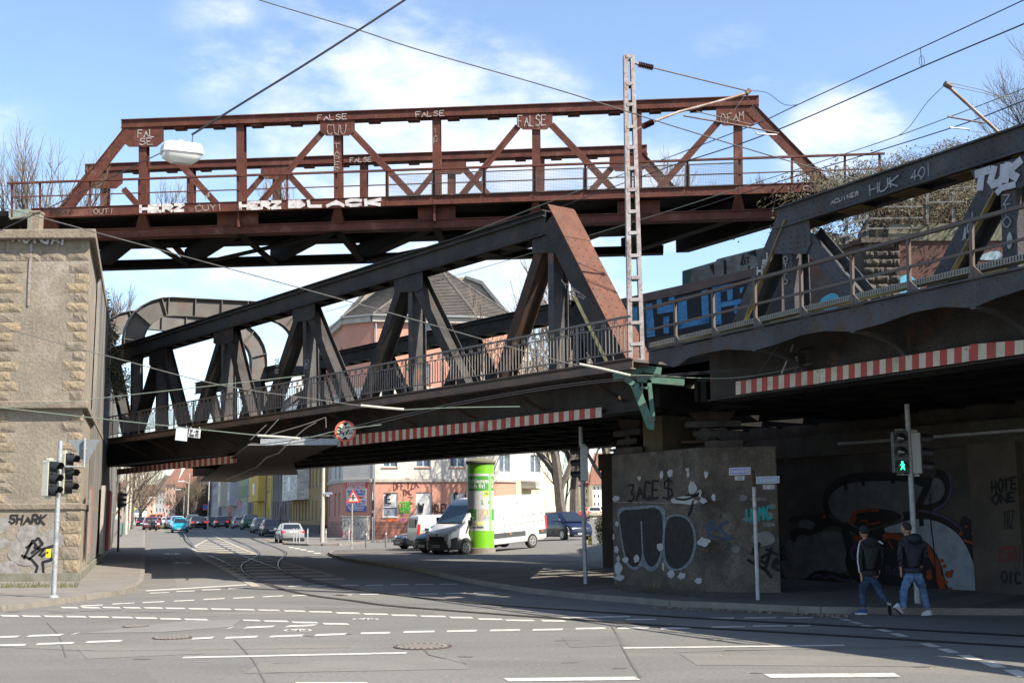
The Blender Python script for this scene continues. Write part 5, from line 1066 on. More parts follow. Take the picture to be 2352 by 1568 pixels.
arm([(1709,222),(1687,253)],.006,wiremat);arm([(1714,222),(1763,290)],.006,wiremat)
AP2=Plane((9.0,20.5),(1,.3))
m2=thing('bracket_arm',AP2(2302,311),'second bracket arm rising behind the right-hand span with thin stay wires','bracket arm')
for pts,r,m in(([(2175,196),(2302,312)],.03,None),([(2170,192),(2184,200)],.055,rustrod),([(2177,268),(2262,283)],.016,rustrod),([(2181,293),(2225,297),(2227,302)],.014,galv),([(2230,301),(2284,306)],.006,wiremat),([(2180,190),(2250,205),(2300,222),(2322,220)],.006,wiremat),([(2186,198),(2260,214),(2336,235)],.006,wiremat)):arm(pts,r,m,par=m2,P=AP2)
def wire(pts,r,m,label,P=None,k=6,name='overhead_wire',cat='wire',group=None,fn=None):
 Q=[(fn or P)(*p)for p in pts];Q=[Q[0]]+smooth_line(Q[1:],k)if len(Q)>3 and pts[0][0]<0 else smooth_line(Q,k)if len(Q)>2 else Q
 for e,i,j in((pts[0],0,1),(pts[-1],-1,-2)):
  if e[0]<0 or e[0]>2352 or e[1]<0:x=Q[i]+((fn or P)(*pts[i])-(fn or P)(*pts[j])).normalized()*12;Q=[x]+Q if i==0 else Q+[x]
 mb=MB();mb.tube(Q,r,5);kw=dict(label=label,cat=cat)
 if group:kw['group']=group
 return mb.build(name,m,**kw)
C1=S1.shift(-4.3);J=C1(1548,357);C2=Plane(J,(-.54,1))
wire([(2420,-35),(2352,0),(2114,111),(1832,241),(1736,285),(1548,357)],.013,wiremat,'carrying wire of the near railway track, running to the top right corner',C2)
wire([(1548,357),(1348,431),(1056,543),(880,608),(700,667),(500,742),(380,790)],.013,wiregreen,'carrying wire of the near railway track, passing over the left span',C1)
J2=C1(1548,379)
wire([(2420,24),(2352,55),(2117,154),(1767,306),(1548,379)],.016,wiremat,'thicker contact wire of the near railway track, below the carrying wire at top right',C2)
wire([(1548,379),(1327,460),(1050,570),(700,695),(380,800)],.013,wiremat,'contact wire of the near railway track, passing over the left span',C1)
mb=MB();
def dropper(P,x,y0,y1,lab):mb=MB();a,b=P(x,y0),P(x+4,y1);mb.tube([a,b],.008,4);c=b+Vector((.05,0,.12));mb.tube([b+Vector((.06*math.sin(t),0,.12-.12*math.cos(t)))for t in[i*.7 for i in range(10)]],.006,4);mb.build('wire_dropper',wiremat,label=lab,cat='wire dropper')
dropper(C2,2114,111,153,'short looped dropper joining two wires against the sky')
C3,C4=S1.shift(-7.6),Plane(S1.shift(-7.6)(1548,480),(-.54,1))
wire([(2420,175),(2330,212),(2064,312),(1862,379),(1548,481)],.012,wiregreen,'thin carrying wire of the rear railway track crossing the red railing',C4)
wire([(1548,481),(1327,549),(1050,632),(746,716)],.011,wiregreen,'thin rear track wire crossing behind the left span',C3)
wire([(2420,205),(2330,240),(2179,296),(1828,405),(1582,485)],.014,wiremat,'contact wire of the rear railway track at upper right',C4)
wire([(1716,209),(1760,213),(1800,240),(1832,241)],.008,wiremat,'thin curved jumper wire beside the mast arm',C2);wire([(2173,193),(2130,235),(2090,290),(2064,312)],.008,wiremat,'thin curved jumper wire by the right bracket arm',C4)
near=Plane((0,21.5),(1,0))
wire([(560,-16),(595,0),(820,68),(963,115),(1270,203),(1550,291),(1830,375),(2095,444)],.012,wiregrey,'long twisted span wire sagging across the upper bridge',near)
wire([(2095,444),(2230,430),(2380,412)],.012,wiregrey,'twisted wire from the clamp to the right edge',near)
wire([(2095,446),(2070,480),(2000,560),(1890,660),(1790,790),(1740,860)],.006,wiremat,'fine stay wire running down across the right span',near)
mb=MB();mb.tube([near(2083,459),near(2091,447)],.03,5);mb.tube([near(2089,460),near(2096,452)],.03,5);mb.build('wire_clamp',galv,label='small bright clamp on the twisted span wire by the brambles',cat='clamp')
wire([(960,-20),(930,0),(820,72),(690,155),(560,235),(440,310)],.022,wiremat,'thick dark cable holding the hanging street lamp',near);wire([(372,350),(260,405),(110,478),(7,526),(-40,550)],.01,wiremat,'thin stay cable from the hanging lamp to the left edge',near)
nearb=Plane((0,22.5),(1,0));nearc=Plane((0,24),(1,-.1))
wire([(-30,468),(51,488),(202,529),(804,693),(1273,826),(1318,835)],.011,wiregrey,'long pale span wire sloping down from the left abutment top to the pier',nearc)
wire([(-30,743),(0,751),(249,818),(502,883),(746,920),(829,932)],.009,wiregrey,'thin wire sloping in front of the left abutment',nearb);wire([(-30,939),(0,936),(157,922),(502,884),(700,862)],.008,wiregreen,'green wire rising past the left abutment',nearb)
wire([(-30,934),(0,936),(331,972),(588,999),(694,1006),(777,988),(876,975)],.009,wiregreen,'green wire carrying two small hanging signs',nearb)
wire([(930,941),(1035,936),(1194,933.5)],.009,wiregreen,'short green wire continuing right from the white rod under the left span',nearb)
for pts in([(1331,836),(1380,846),(1448,862)],[(829,931),(880,936),(928,940)],[(592,1000),(640,1003),(690,1007)]):wire(pts,.022,mat('pale_grp_rod',(.52,.50,.42),rough=.4),{1331:'white insulating rod close to the mast foot',829:'white insulating rod in front of the left span',592:'white insulating rod above the plank cover'}[pts[0][0]],nearb,name='insulating_rod',cat='insulating rod',group='white insulating rods on the span wires')
wire([(2420,790),(2352,796),(1965,826),(1548,859),(1319,880),(1088,917),(900,958),(700,1005),(600,1020)],.008,wiremat,'upper of two parallel tram contact wires',nearb);wire([(2420,805),(2352,809),(1965,831),(1548,863),(1319,885),(1088,922),(900,964),(720,1010),(610,1024)],.008,wiremat,'lower of two parallel tram contact wires',nearb)
wire([(1448,862),(1500,862),(1600,868),(1690,867),(1800,850),(2000,800),(2352,724)],.008,wiregreen,'thin green span wire from the rod past the column to the right',nearb)
for pts,lab in(([(1830,856),(1826,820),(1840,803),(1868,799),(1886,806),(1893,852)],'arched loop of cable above the right striped board'),([(1963,802),(1990,815),(2020,816),(2352,806)],'thick curved cable end above the right striped board')):wire(pts,.02,wiremat,lab,nearb,name='cable_loop',cat='cable')
mb=MB()
for x in(1828,1892):mb.lathe(nearb(x,832),[(.03,0),(.055,.03),(.03,.06),(.055,.09),(.03,.12)],10)
mb.build('wire_insulator',galv,label='pair of small grey insulators under the arched cable loop',cat='insulator')
wire([(1795,858),(1822,792)],.018,galv,'slanted metal strut left of the arched cable loop',nearb,name='wire_strut',cat='strut');wire([(2014,817),(2014,795)],.03,rustrod,'rusty cable clamp above the striped board',nearb,name='cable_clamp',cat='clamp')
bm_=MB();pbar(bm_,nearb,(2232,776),(2430,755),.17,.12);bm_.build('wooden_beam',mat('brown_timber',(.09,.055,.045),(.06,.04,.035),3,.8,.3,stretch=(1,1,8)),label='brown timber beam end at the right edge under the span',cat='beam')
for i,(pts)in enumerate(([(575,1010),(612,975)],[(600,1006),(640,962)],[(604,1003),(700,975),(748,958)],[(660,1020),(700,985),(726,970)],[(748,958),(749,982)],[(694,1004),(760,1000),(775,1012)])):wire(pts,.008 if i<5 else.006,wiregrey,['leftmost stay wire by the plank cover','second stay wire by the plank cover','long diagonal stay wire above the plank cover','short diagonal stay wire above the plank cover','vertical drop wire left of the height limit sign','thin wire ending beside the height limit sign'][i],nearb)
for i,(x0,y0,x1,y1,m)in enumerate(((404,981,431,1012,mat('blank_tin_plate',(.50,.53,.56),rough=.5)),(434,983,461,1005,white))):
 P=nearb;c=P((x0+x1)/2,y0);t=thing('hanging_sign',P((x0+x1)/2,y1),['blank white tin plate hanging from the green wire','small white sign with black lettering hanging from the green wire'][i],'hanging sign')
 mb=MB();ppoly(mb,P,[(x0+1,y0),(x1,y0+3),(x1-2,y1+1),(x0-2,y1-2)],.01,.02);mb.build('plate',m,t)
 mb=MB()
 for x in(x0+4,x1-3):mb.tube([P(x,y0+2,.015),P(x,y0-3,.015)],.012,5)
 mb.build('hook',galv,t)
 if i:lettering('W  - Nr',.085,blacktag,P(447,990,.026),(1,0,-.06),(0,0,1),t,fit=.17);lettering('Ens 02',.085,blacktag,P(446,999,.026),(1,0,-.06),(0,0,1),t,fit=.17)
for i,(x,y,P)in enumerate(((1045,377,UP),(1518,360,UP),(945,563,UP))):pass
LP0=near.shift(.0);lc=near(417,353);lamp=thing('hanging_street_lamp',near(417,385),'white box-shaped street lamp with a clear trough cover hanging on a cable','street lamp')
du=Vector((.86,.5,.04)).normalized();dv=Vector((-.5,.86,0)).normalized()
def ringp(c,a,b,z,r=.25):return[c+du*a*x+dv*b*y+Z*z for x,y in((-1,-1+r),(-1+r,-1),(1-r,-1),(1,-1+r),(1,1-r),(1-r,1),(-1+r,1),(-1,1-r))]
def loft(mb,rings):
 n=len(rings[0]);vs=[p for r in rings for p in r];fs=[(i*n+k,i*n+(k+1)%n,(i+1)*n+(k+1)%n,(i+1)*n+k)for i in range(len(rings)-1)for k in range(n)]+[tuple(range(n-1,-1,-1)),tuple(range((len(rings)-1)*n,len(rings)*n))];mb.add(vs,fs)
mb=MB();loft(mb,[ringp(lc,.36,.20,0),ringp(lc,.37,.21,.01),ringp(lc,.345,.185,.14),ringp(lc,.31,.16,.185),ringp(lc,.2,.1,.2)]);mb.build('housing',white,lamp,smooth=True)
mb=MB();loft(mb,[ringp(lc,.375,.215,-.012),ringp(lc,.375,.215,.012)]);mb.build('rim',white,lamp)
mb=MB();loft(mb,[ringp(lc,.35,.19,-.01),ringp(lc,.33,.17,-.09),ringp(lc,.18,.08,-.19)]);mb.build('trough_cover',mat('frosted_acrylic',(.60,.61,.58),rough=.2,spec=.7),lamp,smooth=True)
mb=MB();mb.box(lc+Z*.22-du*.02,(.08,.06,.06),du);mb.build('cable_clamp',white,lamp);mb=MB();mb.tube([near(443,309),near(441,330),near(441,340),near(435,344),near(433,334)],.008,5);mb.build('supply_cable',wiremat,lamp)
# ------------------------------------------------------------------ buildings
def facade(mb,o,du,n,L,z0,z1,holes,rev=.16):
 """wall sheet with rectangular openings and their reveals; o at s=0, z absolute"""
 S=sorted({0,L,*[h[0]for h in holes],*[h[1]for h in holes]});ZZ=sorted({z0,z1,*[h[2]for h in holes],*[h[3]for h in holes]})
 P=lambda s,z,d=0:Vector((o.x+du.x*s-n.x*d,o.y+du.y*s-n.y*d,z))
 for a,b in zip(S,S[1:]):
  for c,d in zip(ZZ,ZZ[1:]):
   m=((a+b)/2,(c+d)/2)
   if any(h[0]<m[0]<h[1]and h[2]<m[1]<h[3]for h in holes):continue
   mb.add([P(a,c),P(b,c),P(b,d),P(a,d)],[(0,1,2,3)])
 for a,b,c,d in holes:mb.add([P(a,c),P(b,c),P(b,d),P(a,d),P(a,c,rev),P(b,c,rev),P(b,d,rev),P(a,d,rev)],[(0,1,5,4),(1,2,6,5),(2,3,7,6),(3,0,4,7)])
def window(o,du,n,h,par,fm,rev=.16,sash=True,shutter=None,sill=None,detail=True,curtain=None):
 a,b,c,d=h;P=lambda s,z,k=0:Vector((o.x+du.x*s-n.x*k,o.y+du.y*s-n.y*k,z));w=b-a;mb=MB();f=.06
 bars=[((a,c),(b,c+f)),((a,d-f),(b,d)),((a,c+f),(a+f,d-f)),((b-f,c+f),(b,d-f))]
 if sash and detail:bars+=[(((a+b)/2-.03,c+f),((a+b)/2+.03,d-f))]
 for(x0,y0),(x1,y1)in bars:mb.prism([P(x0,y0,rev-.05),P(x1,y0,rev-.05),P(x1,y1,rev-.05),P(x0,y1,rev-.05)],-n*.05)
 fr=mb.build('window',fm,par);mb=MB();mb.add([P(a,c,rev-.02),P(b,c,rev-.02),P(b,d,rev-.02),P(a,d,rev-.02)],[(0,1,2,3)]);mb.build('pane',curtain or winglass,fr)
 if shutter:
  mb=MB();t=d-(d-c)*shutter;k=int((d-t)/.09)
  for i in range(k):mb.prism([P(a,t+i*(d-t)/k+.01,rev-.09),P(b,t+i*(d-t)/k+.01,rev-.09),P(b,t+(i+1)*(d-t)/k,rev-.08),P(a,t+(i+1)*(d-t)/k,rev-.08)],-n*.02)
  mb.build('roller_shutter',white,fr)
 if sill:mb=MB();mb.prism([P(a-.08,c-.1,-.08),P(b+.08,c-.1,-.08),P(b+.08,c,-.08),P(a-.08,c,-.08)],-n*.12);mb.build('sill',sill,fr)
 return fr
# ---- corner house
pinkm=mat('salmon_render',(.50,.245,.175),(.44,.215,.155),1.2,.95,.3,c3=(.42,.24,.18),s3=.4);palem=mat('off_white_render',(.56,.53,.47),(.48,.45,.40),.8,.95,.3);tilem=mat('brown_roof_tiles',(.10,.087,.078),(.066,.058,.052),1.5,.9,.4,c3=(.13,.115,.095),s3=.9)
ck=at(849.5,1239);H0=ck.z
hse=thing('corner_house',ck,'pink and off-white corner house with brown tiled roof and shuttered, tagged ground floor','apartment house')
FD=Vector((1,.16,0)).normalized();FN=Vector((FD.y,-FD.x,0))
if FN.dot(ck)>0:FN=-FN
FP=Plane(ck,FD);W1=(FP(1094,1240)-ck).dot(FD);cl_=Plane(ck,(-1,.55));c2=cl_(786,1239);c2.z=H0;ck.z=H0
CD=(c2-ck).normalized();CL=(c2-ck).length;CN=Vector((CD.y,-CD.x,0));CN=CN if CN.dot(ck)<0 else-CN
eave=FP(849,724).z;zb1=FP(852,1103).z;c3_=ck+FD*W1;RDd=Vector((.86,.51,0)).normalized();RN=Vector((RDd.y,-RDd.x,0));RN=RN if RN.dot(c3_)<0 else-RN
RPl=Plane(c3_,RDd);Rw=(RPl(1186,1200)-c3_).dot(RDd);c4=c3_+RDd*Rw
z_up=zb1+5.2;plm=mat('glazed_brick_plinth',(.26,.095,.06),(.17,.07,.05),4,.6,.2,brick=((.3,.2,.16),1.1,.9,.3,.012))
def rect(Pn,o,du,x0,y0,x1,y1):a,b=Pn(x0,y1),Pn(x1,y0);return((a-o).dot(du),(b-o).dot(du),a.z,b.z)
GF=[rect(FP,ck,FD,879,1131,913,1186),rect(FP,ck,FD,955,1130,992,1240),rect(FP,ck,FD,1035,1131,1071,1186)]
def rows(xs,ys):return[rect(FP,ck,FD,x-17,y0,x+17,y1)for x in xs for y0,y1 in ys]
UPW=rows((896,972,1050),((742,788),(835,880),(930,975),(1022,1072)))
for nm,z0,z1,m in(('ground_floor_wall',H0+1.45,zb1,pinkm),('lower_wall',zb1,zb1+3.6,palem),('middle_wall',zb1+3.6,zb1+7.6,palem),('upper_wall',zb1+7.6,eave,pinkm)):
 mb=MB();cut=lambda hs:[h for h in hs if h[2]<z1 and h[3]>z0]
 facade(mb,ck,FD,FN,W1,z0,z1,[(h[0],h[1],max(h[2],z0+.001),min(h[3],z1-.001))for h in cut(GF+UPW)]);facade(mb,ck,CD,CN,CL,z0,z1,[]);facade(mb,c2,RD,-Vector((RD.y,-RD.x,0)),14,z0,z1,[(s,s+1,max(z0+.001,z_),min(z1-.001,z_+1.9))for s in(1.2,3.4,6.5,9.2,12)for z_ in(H0+1.9,H0+5.0,H0+8.1,H0+11.2,H0+14.0)if z_>z0 and z_+1.5<z1+1]);facade(mb,c3_,RDd,RN,Rw,z0,z1,[(s,s+1,z_,z_+1.5)for s in(2.2,5.2)for z_ in(H0+5.4,H0+8.6,H0+11.7)if z_>z0 and z_+1.5<z1])
 mb.build(nm,m,hse)
mb=MB();e=.05
facade(mb,ck+FN*e,FD,FN,W1,H0-.2,H0+1.45,[(GF[1][0],GF[1][1],H0-.1,H0+1.449)]);facade(mb,ck+CN*e,CD,CN,CL,H0-.2,H0+1.45,[]);facade(mb,c3_+RN*e,RDd,RN,Rw,H0-.2,H0+1.45,[]);facade(mb,c2+Vector((-e,-e,0)),RD,-Vector((RD.y,-RD.x,0)),14,H0-.2,H0+1.45,[]);mb.build('plinth',plm,hse)
whf=mat('white_window_frame',(.68,.68,.66),rough=.5)
curt=mat('curtained_pane',(.30,.34,.38),(.14,.17,.2),7,.2,0,fine=30);dimg=mat('sky_lit_pane',(.10,.15,.21),(.05,.07,.10),3,.08,0)
for i,h in enumerate(GF):window(ck,FD,FN,h if i!=1 else(h[0],h[1],H0+.05,h[3]),hse,whf,shutter=.97 if i==1 else.62,sash=False,sill=palem if i!=1 else None,curtain=curt)
for h in UPW:window(ck,FD,FN,h,hse,whf,curtain=curt if h[2]>zb1+2 else dimg,sill=pinkm)
for s in(1.2,3.4,6.5,9.2,12):
 for z_ in(H0+1.9,H0+5.0,H0+8.1,H0+11.2):window(c2,RD,-Vector((RD.y,-RD.x,0)),(s,s+1,z_,z_+1.7),hse,whf,sash=False)
for s in(2.2,5.2):
 for z_ in(H0+5.4,H0+8.6,H0+11.7):window(c3_,RDd,RN,(s,s+1,z_,z_+1.5),hse,whf,curtain=dimg)
mb=MB()
for o,du,n,L in((ck,FD,FN,W1),(ck,CD,CN,CL),(c3_,RDd,RN,Rw),(c2,RD,-Vector((RD.y,-RD.x,0)),14)):
 for z_,t,h_ in((zb1-.12,.12,.24),(eave-.55,.35,.5)):p,q=Vector((o.x,o.y,z_)),Vector((o.x,o.y,z_))+du*L;mb.prism([p+n*t,q+n*t,q-n*.02,p-n*.02],Z*h_)
mb.build('cornice',mat('grey_cream_trim',(.42,.39,.34),(.34,.31,.27),2,.9,.2),hse)
apx=FP(1006,610);apx=Vector((apx.x+.5,apx.y+7,0));dd=depth(1006,612,apx.y);apx=dd
apl=depth(905,640,ck.y+14)
rim=[c2+RD*14-Vector((.5,0,0)),c2+CN*.5,ck+FN*.5,c3_+FN*.5,c4+RN*.6];rim=[Vector((p.x,p.y,eave))for p in rim]
rb=MB();bk=[Vector((apl.x-6,apl.y+12,eave+1))]
bq=c4+Vector((1,12,0));bq.z=eave
tris=[(rim[2],rim[3],apx),(rim[3],rim[4],apx),(rim[4],bq,apx),(rim[1],rim[2],apl,),(rim[0],rim[1],apl)]
def tiled(mb,a,b,c,d):
 nC=34
 for i in range(nC):
  t0,t1=i/nC,(i+1)/nC;p0,p1=a.lerp(d,t0),b.lerp(c,t0);q0,q1=a.lerp(d,t1),b.lerp(c,t1);nn=(b-a).cross(d-a).normalized();nn=nn if nn.z>0 else-nn
  mb.add([p0+nn*.07,p1+nn*.07,q1,q0],[(0,1,2,3)]);mb.add([p0,p1,p1+nn*.07,p0+nn*.07],[(0,1,2,3)])
tiled(rb,rim[2],rim[3],apx,apx-(apx-apl)*.0+Vector((-.05,0,0)));tiled(rb,rim[3],rim[4],apx,apx);tiled(rb,rim[4],bq,apx,apx);tiled(rb,rim[1],rim[2],apx-Vector((.1,0,0)),apl);tiled(rb,rim[0],rim[1],apl,apl+Vector((-3,8,0)))
roof=rb.build('roof',mat('brown_roof_tiles',()),hse)
rg=MB()
for a,b in((rim[2],apx),(rim[3],apx),(rim[4],apx),(rim[1],apl),(apl,apx)):rg.tube([a,b],.13,6)
rg.build('ridge_tiles',tilem,roof);mb=MB()
for a,b in zip(rim,rim[1:]):mb.tube([a-Z*.04,b-Z*.04],.09,6)
mb.tube([ck+FN*.18+FD*.3+Z*0,Vector((ck.x,ck.y,eave))+FN*.18+FD*.3],.07,8);mb.build('gutter_and_downpipe',mat('zinc',(.28,.30,.31),rough=.5,metal=.4),hse)
for t,x0,y0,x1,y1,h,lw,m in(('DFF',904,1124,930,1122,15,.07,mat('maroon_spray',(.12,.03,.03))),('YZK',933,1122,965,1118,20,.08,mat('maroon_spray',(.1,.03,.03))),('TNC',925,1137,948,1135,12,.07,mat('maroon_spray',(.1,.03,.03))),('E',887,1156,900,1156,21,.14,blacktag),('W',961,1176,974,1176,20,.14,blacktag),('C.',1044,1153,1060,1153,22,.14,blacktag),
('CERE',917,1168,945,1166,14,.09,mat('green_spray',(.05,.33,.03))),('OME',919,1178,945,1176,12,.09,mat('green_spray',(.05,.33,.03))),('HOLEY',993,1177,1028,1174,18,.10,mat('brown_spray',(.05,.025,.02))),('GUNNI',889,1201,914,1201,9,.09,mat('orange_spray',(.7,.13,.03))),('AR',916,1206,932,1204,14,.06,mat('pink_spray',(.55,.12,.4))),('!',1066,1152,1074,1152,18,.1,blacktag)):graffiti(FP,t,x0,y0,x1,y1,h,lw,m,hse,.03,seed=hash(t)%97 if False else len(t)*7+int(x0),jit=.07)
stroke(FP,[(937,1141),(948,1141),(940,1150),(948,1156),(937,1156),(942,1148)],.05,MATS['maroon_spray'],hse,.03);stroke(FP,[(927,1101),(933,1098),(941,1099),(935,1103)],.05,MATS['maroon_spray'],hse,.03)
CP=Plane(ck,CD);bo=thing('advertising_banner',CP(818,1174),'red, white and blue plumbing firm banner with lettering on the corner house','banner')
def brd(y0,y1,m,off,nm):mb=MB();ppoly(mb,CP,[(795.5,y0),(841,y0),(841,y1),(795.5,y1)],.03,off);return mb.build(nm,m,bo)
brd(1105.5,1174,white,.08,'board');brd(1105.5,1121.5,mat('banner_red',(.62,.04,.03),rough=.5),.085,'red_band');brd(1161,1174,mat('banner_blue',(.05,.08,.34),rough=.5),.085,'blue_band');cr2=-CD
def bt(s,sz_,m,y,w):a,b=CP(796,y,.09),CP(841,y,.09);lettering(s,sz_,m,a.lerp(b,.5)+CN*.004,cr2,Z,bo,fit=(b-a).length*w,name='lettering')
bt('Ihr Meisterbetrieb und Partner für',.3,white,1110.5,.94);bt('Sanitär und Heizung',.42,white,1117,.92);bt('Heizung - Sanitär - Wartung',.32,MATS['banner_blue'],1127.5,.92);bt('Umbau - Modernisierung',.32,MATS['banner_blue'],1133.5,.82);bt('24 h Notdienst',.34,MATS['banner_red'],1141.5,.8);bt('0231 - 96 38 777',.5,MATS['banner_blue'],1155,.92);bt('Peter Röhl Meisterbetrieb',.25,white,1165,.85);bt('44379 Dortmund',.22,white,1170,.7)
def cabinet(x0,x1,y0,y1,lab,seed,m=None):
 a,b=at(x0,y1,.12),at(x1,y1,.12);Pc=Plane(a,b-a);t=thing('utility_cabinet',(a+b)/2,lab,'utility cabinet');h=Pc(x0,y0).z;du=(b-a).normalized();n=Pc.n;w=(b-a).length;mb=MB()
 mb.prism([a,b,b-n*.5,a-n*.5],Z*(h-a.z));mb.build('housing',m or mat('scuffed_cabinet',(.42,.40,.36),(.3,.285,.26),4,.8,.2),t,bevel=.02);mb=MB();c=Vector((a.x,a.y,h));mb.prism([c-du*.05+n*.05,c+du*(w+.05)+n*.05,c+du*(w+.05)-n*.55,c-du*.05-n*.55],Z*.05);mb.build('lid',palem,t)
 k=max(1,int(w/.75));mb=MB()
 for i in range(k):
  p=a+du*(w*(i+.04)/k)+n*.006;q=a+du*(w*(i+.96)/k)+n*.006;mb.prism([p+Z*.1,q+Z*.1,q+Z*(h-a.z-.08),p+Z*(h-a.z-.08)],n*.012)
 mb.build('doors',MATS.get('scuffed_cabinet')if m is None else m,t);Pt=Pc
 graffiti(Pt,'HZE',x0+3,y1-8,x0+(x1-x0)*.5,y1-9,(y1-y0)*.25,.04,mat('red_spray',(.5,.03,.03)),t,.03,seed=seed,jit=.12);graffiti(Pt,'TIRAX',x0+3,y0+(y1-y0)*.45,x1-4,y0+(y1-y0)*.45,(y1-y0)*.28,.035,mat('grey_spray',(.12,.12,.12)),t,.03,seed=seed+1,jit=.12)
 return t
cabinet(785,843,1186,1239,'wide graffiti-covered utility cabinet below the plumbing banner',131);cabinet(690,703,1187,1212,'small graffiti-covered cabinet against the ochre house',133)
gh=thing('gable_house',depth(870,1180,115),'tall house behind the corner house with a bare rough gable wall','apartment house');pts=[depth(x,y,112)for x,y in((745,1150),(745,785),(770,742),(872,635),(880,640),(1075,636),(1105,650),(1170,728),(1170,1150))]
mb=MB();mb.prism(pts,Vector((2,14,0)));mb.build('gable_wall',mat('rough_gable_plaster',(.42,.36,.28),(.31,.26,.20),1.4,.95,.8),gh)
mb=MB();mb.prism([depth(736,765,111.6),depth(776,735,111.6),depth(872,630,111.6),depth(872,637,111.6),depth(778,742,111.6),depth(740,792,111.6)],Vector((-3,14,0)));mb.prism([depth(1070,633,111.6),depth(1108,645,111.6),depth(1175,726,111.6),depth(1168,728,111.6),depth(1105,653,111.6),depth(1070,639,111.6)],Vector((-3,14,0)));mb.build('roof_verge',mat('slate_grey',(.12,.125,.13),(.08,.085,.09),3,.7,.2),gh)
# ---- the street row
SN=Vector((-RD.y,RD.x,0));SN=SN if SN.x<0 else-SN
def sfac(x):
 best=None
 for t in[i*.5 for i in range(-10,900)]:
  p=FA+RD*t;px_=CX+PX*(p.x/(p.y*cp))if p.y>0 else 9e9
  if px_<=x:return t
 return 440
def rowhouse(x0,x1,H,m1,m2,m3,label,bay=None,door=None,win=5,wm=None,gh_=3.6,shut=None):
 s0,s1_=sfac(x1),sfac(x0);o=FA+RD*s0;L=s1_-s0;g0=gz(o.y);t=thing('row_house',Vector((o.x,o.y,g0))+RD*L/2,label,'apartment house');z0=g0-.2
 det=x0>500
 nw=max(2,int(L/2.4));sp_=L/nw;hs=[]
 for i in range(nw):
  for k in range(4):hs.append((sp_*(i+.5)-.5,sp_*(i+.5)+.5,g0+1.5+k*3.1,g0+3.2+k*3.1))
 if door is not None:hs=[h for h in hs if not(h[2]<g0+2 and h[0]<door+.7 and h[1]>door-.7)]+[(door-.55,door+.55,g0+.05,g0+2.5)]
 gf=[h for h in hs if h[3]<g0+gh_+.01];uf=[h for h in hs if h[2]>=g0+gh_]
 for nm,za,zb,m,hh in(('plinth',z0,g0+1.0,m3,[h for h in gf if h[2]<g0+1]),('ground_floor_wall',g0+1.0,g0+gh_,m2,gf),('upper_wall',g0+gh_,g0+H,m1,uf)):
  mb=MB();facade(mb,o+(SN*.04 if nm=='plinth' else SN*0),RD,SN,L,za,zb,[(a,b,max(c,za),min(d,zb))for a,b,c,d in hh if d>za and c<zb])
  if nm!='plinth':mb.add([o+Z*(za-o.z),o+Z*(zb-o.z),o-SN*12+Z*(zb-o.z),o-SN*12+Z*(za-o.z)],[(0,1,2,3)])
  mb.build(nm,m,t)
 for h in hs:
  if h[2]>g0+8:continue
  if door is not None and h[2]<g0+.2:mb=MB();mb.prism([o+RD*h[0]-SN*.14+Z*(h[2]-o.z),o+RD*h[1]-SN*.14+Z*(h[2]-o.z),o+RD*h[1]-SN*.14+Z*(h[3]-o.z),o+RD*h[0]-SN*.14+Z*(h[3]-o.z)],-SN*.05);mb.build('door',mat('brown_door',(.09,.04,.02),rough=.5),t);continue
  window(o,RD,SN,h,t,wm or whf,sash=det,sill=conclight if det else None,detail=det)
 mb=MB();e=g0+H;a,b=o+RD*0+Z*(e-o.z)+SN*.3,o+RD*L+Z*(e-o.z)+SN*.3;r_=-SN*6+Z*3.2;mb.add([a,b,b+r_,a+r_,b+r_*1-SN*6-Z*3.2,a+r_*1-SN*6-Z*3.2],[(0,1,2,3),(3,2,4,5)]);mb.build('roof',tilem,t)
 if bay:
  b0,b1,zb0,m=bay;p,q=o+RD*L*b0,o+RD*L*b1;mb=MB();P_=[p,p+SN*1.15+RD*.2,q+SN*1.15-RD*.2,q];mb.prism([Vector((v.x,v.y,g0+zb0))for v in P_],Z*(H-zb0-1));by=mb.build('bay',m,t)
  for z_ in(g0+zb0+.9,g0+zb0+4.0):
   mb=MB();c=p.lerp(q,.5)+SN*1.16;mb.prism([c-RD*1.2+Z*(z_-o.z),c+RD*1.2+Z*(z_-o.z),c+RD*1.2+Z*(z_+1.5-o.z),c-RD*1.2+Z*(z_+1.5-o.z)],SN*.03);f_=mb.build('window',whf,by)
   mb=MB();mb.prism([c-RD*1.1+SN*.03+Z*(z_+.1-o.z),c+RD*1.1+SN*.03+Z*(z_+.1-o.z),c+RD*1.1+SN*.03+Z*(z_+1.4-o.z),c-RD*1.1+SN*.03+Z*(z_+1.4-o.z)],SN*.01)if False else None
 mb=MB();mb.tube([o+RD*.1+SN*.12+Z*(g0-o.z),o+RD*.1+SN*.12+Z*(g0+H-o.z)],.06,6);mb.build('downpipe',galv,t)
 return t
och=mat('ochre_render',(.36,.235,.095),(.30,.20,.085),1,.95,.2);whit=mat('white_tile_cladding',(.60,.57,.50),(.52,.50,.44),2,.7,.1,brick=((.4,.38,.33),1.3,.9,.3,.015));dgr=mat('grey_brown_render',(.16,.145,.13),(.12,.105,.095),1,.95,.3);yelr=mat('bright_yellow_render',(.60,.40,.08),(.52,.35,.08),1,.95,.1);lgr=mat('light_grey_render',(.44,.43,.42),(.36,.355,.35),1,.95,.2);grn=mat('sage_green_render',(.30,.34,.20),(.25,.29,.17),1,.95,.2);brn=mat('brown_brick',(.16,.10,.08),(.12,.08,.065),1,.95,.2);crm=mat('cream_render',(.52,.47,.36),(.46,.42,.33),1,.95,.2);blu=mat('pale_blue_render',(.42,.46,.52),(.36,.40,.46),1,.95,.2);plb=mat('dark_plinth',(.11,.085,.08),(.08,.07,.065),2,.95,.3)
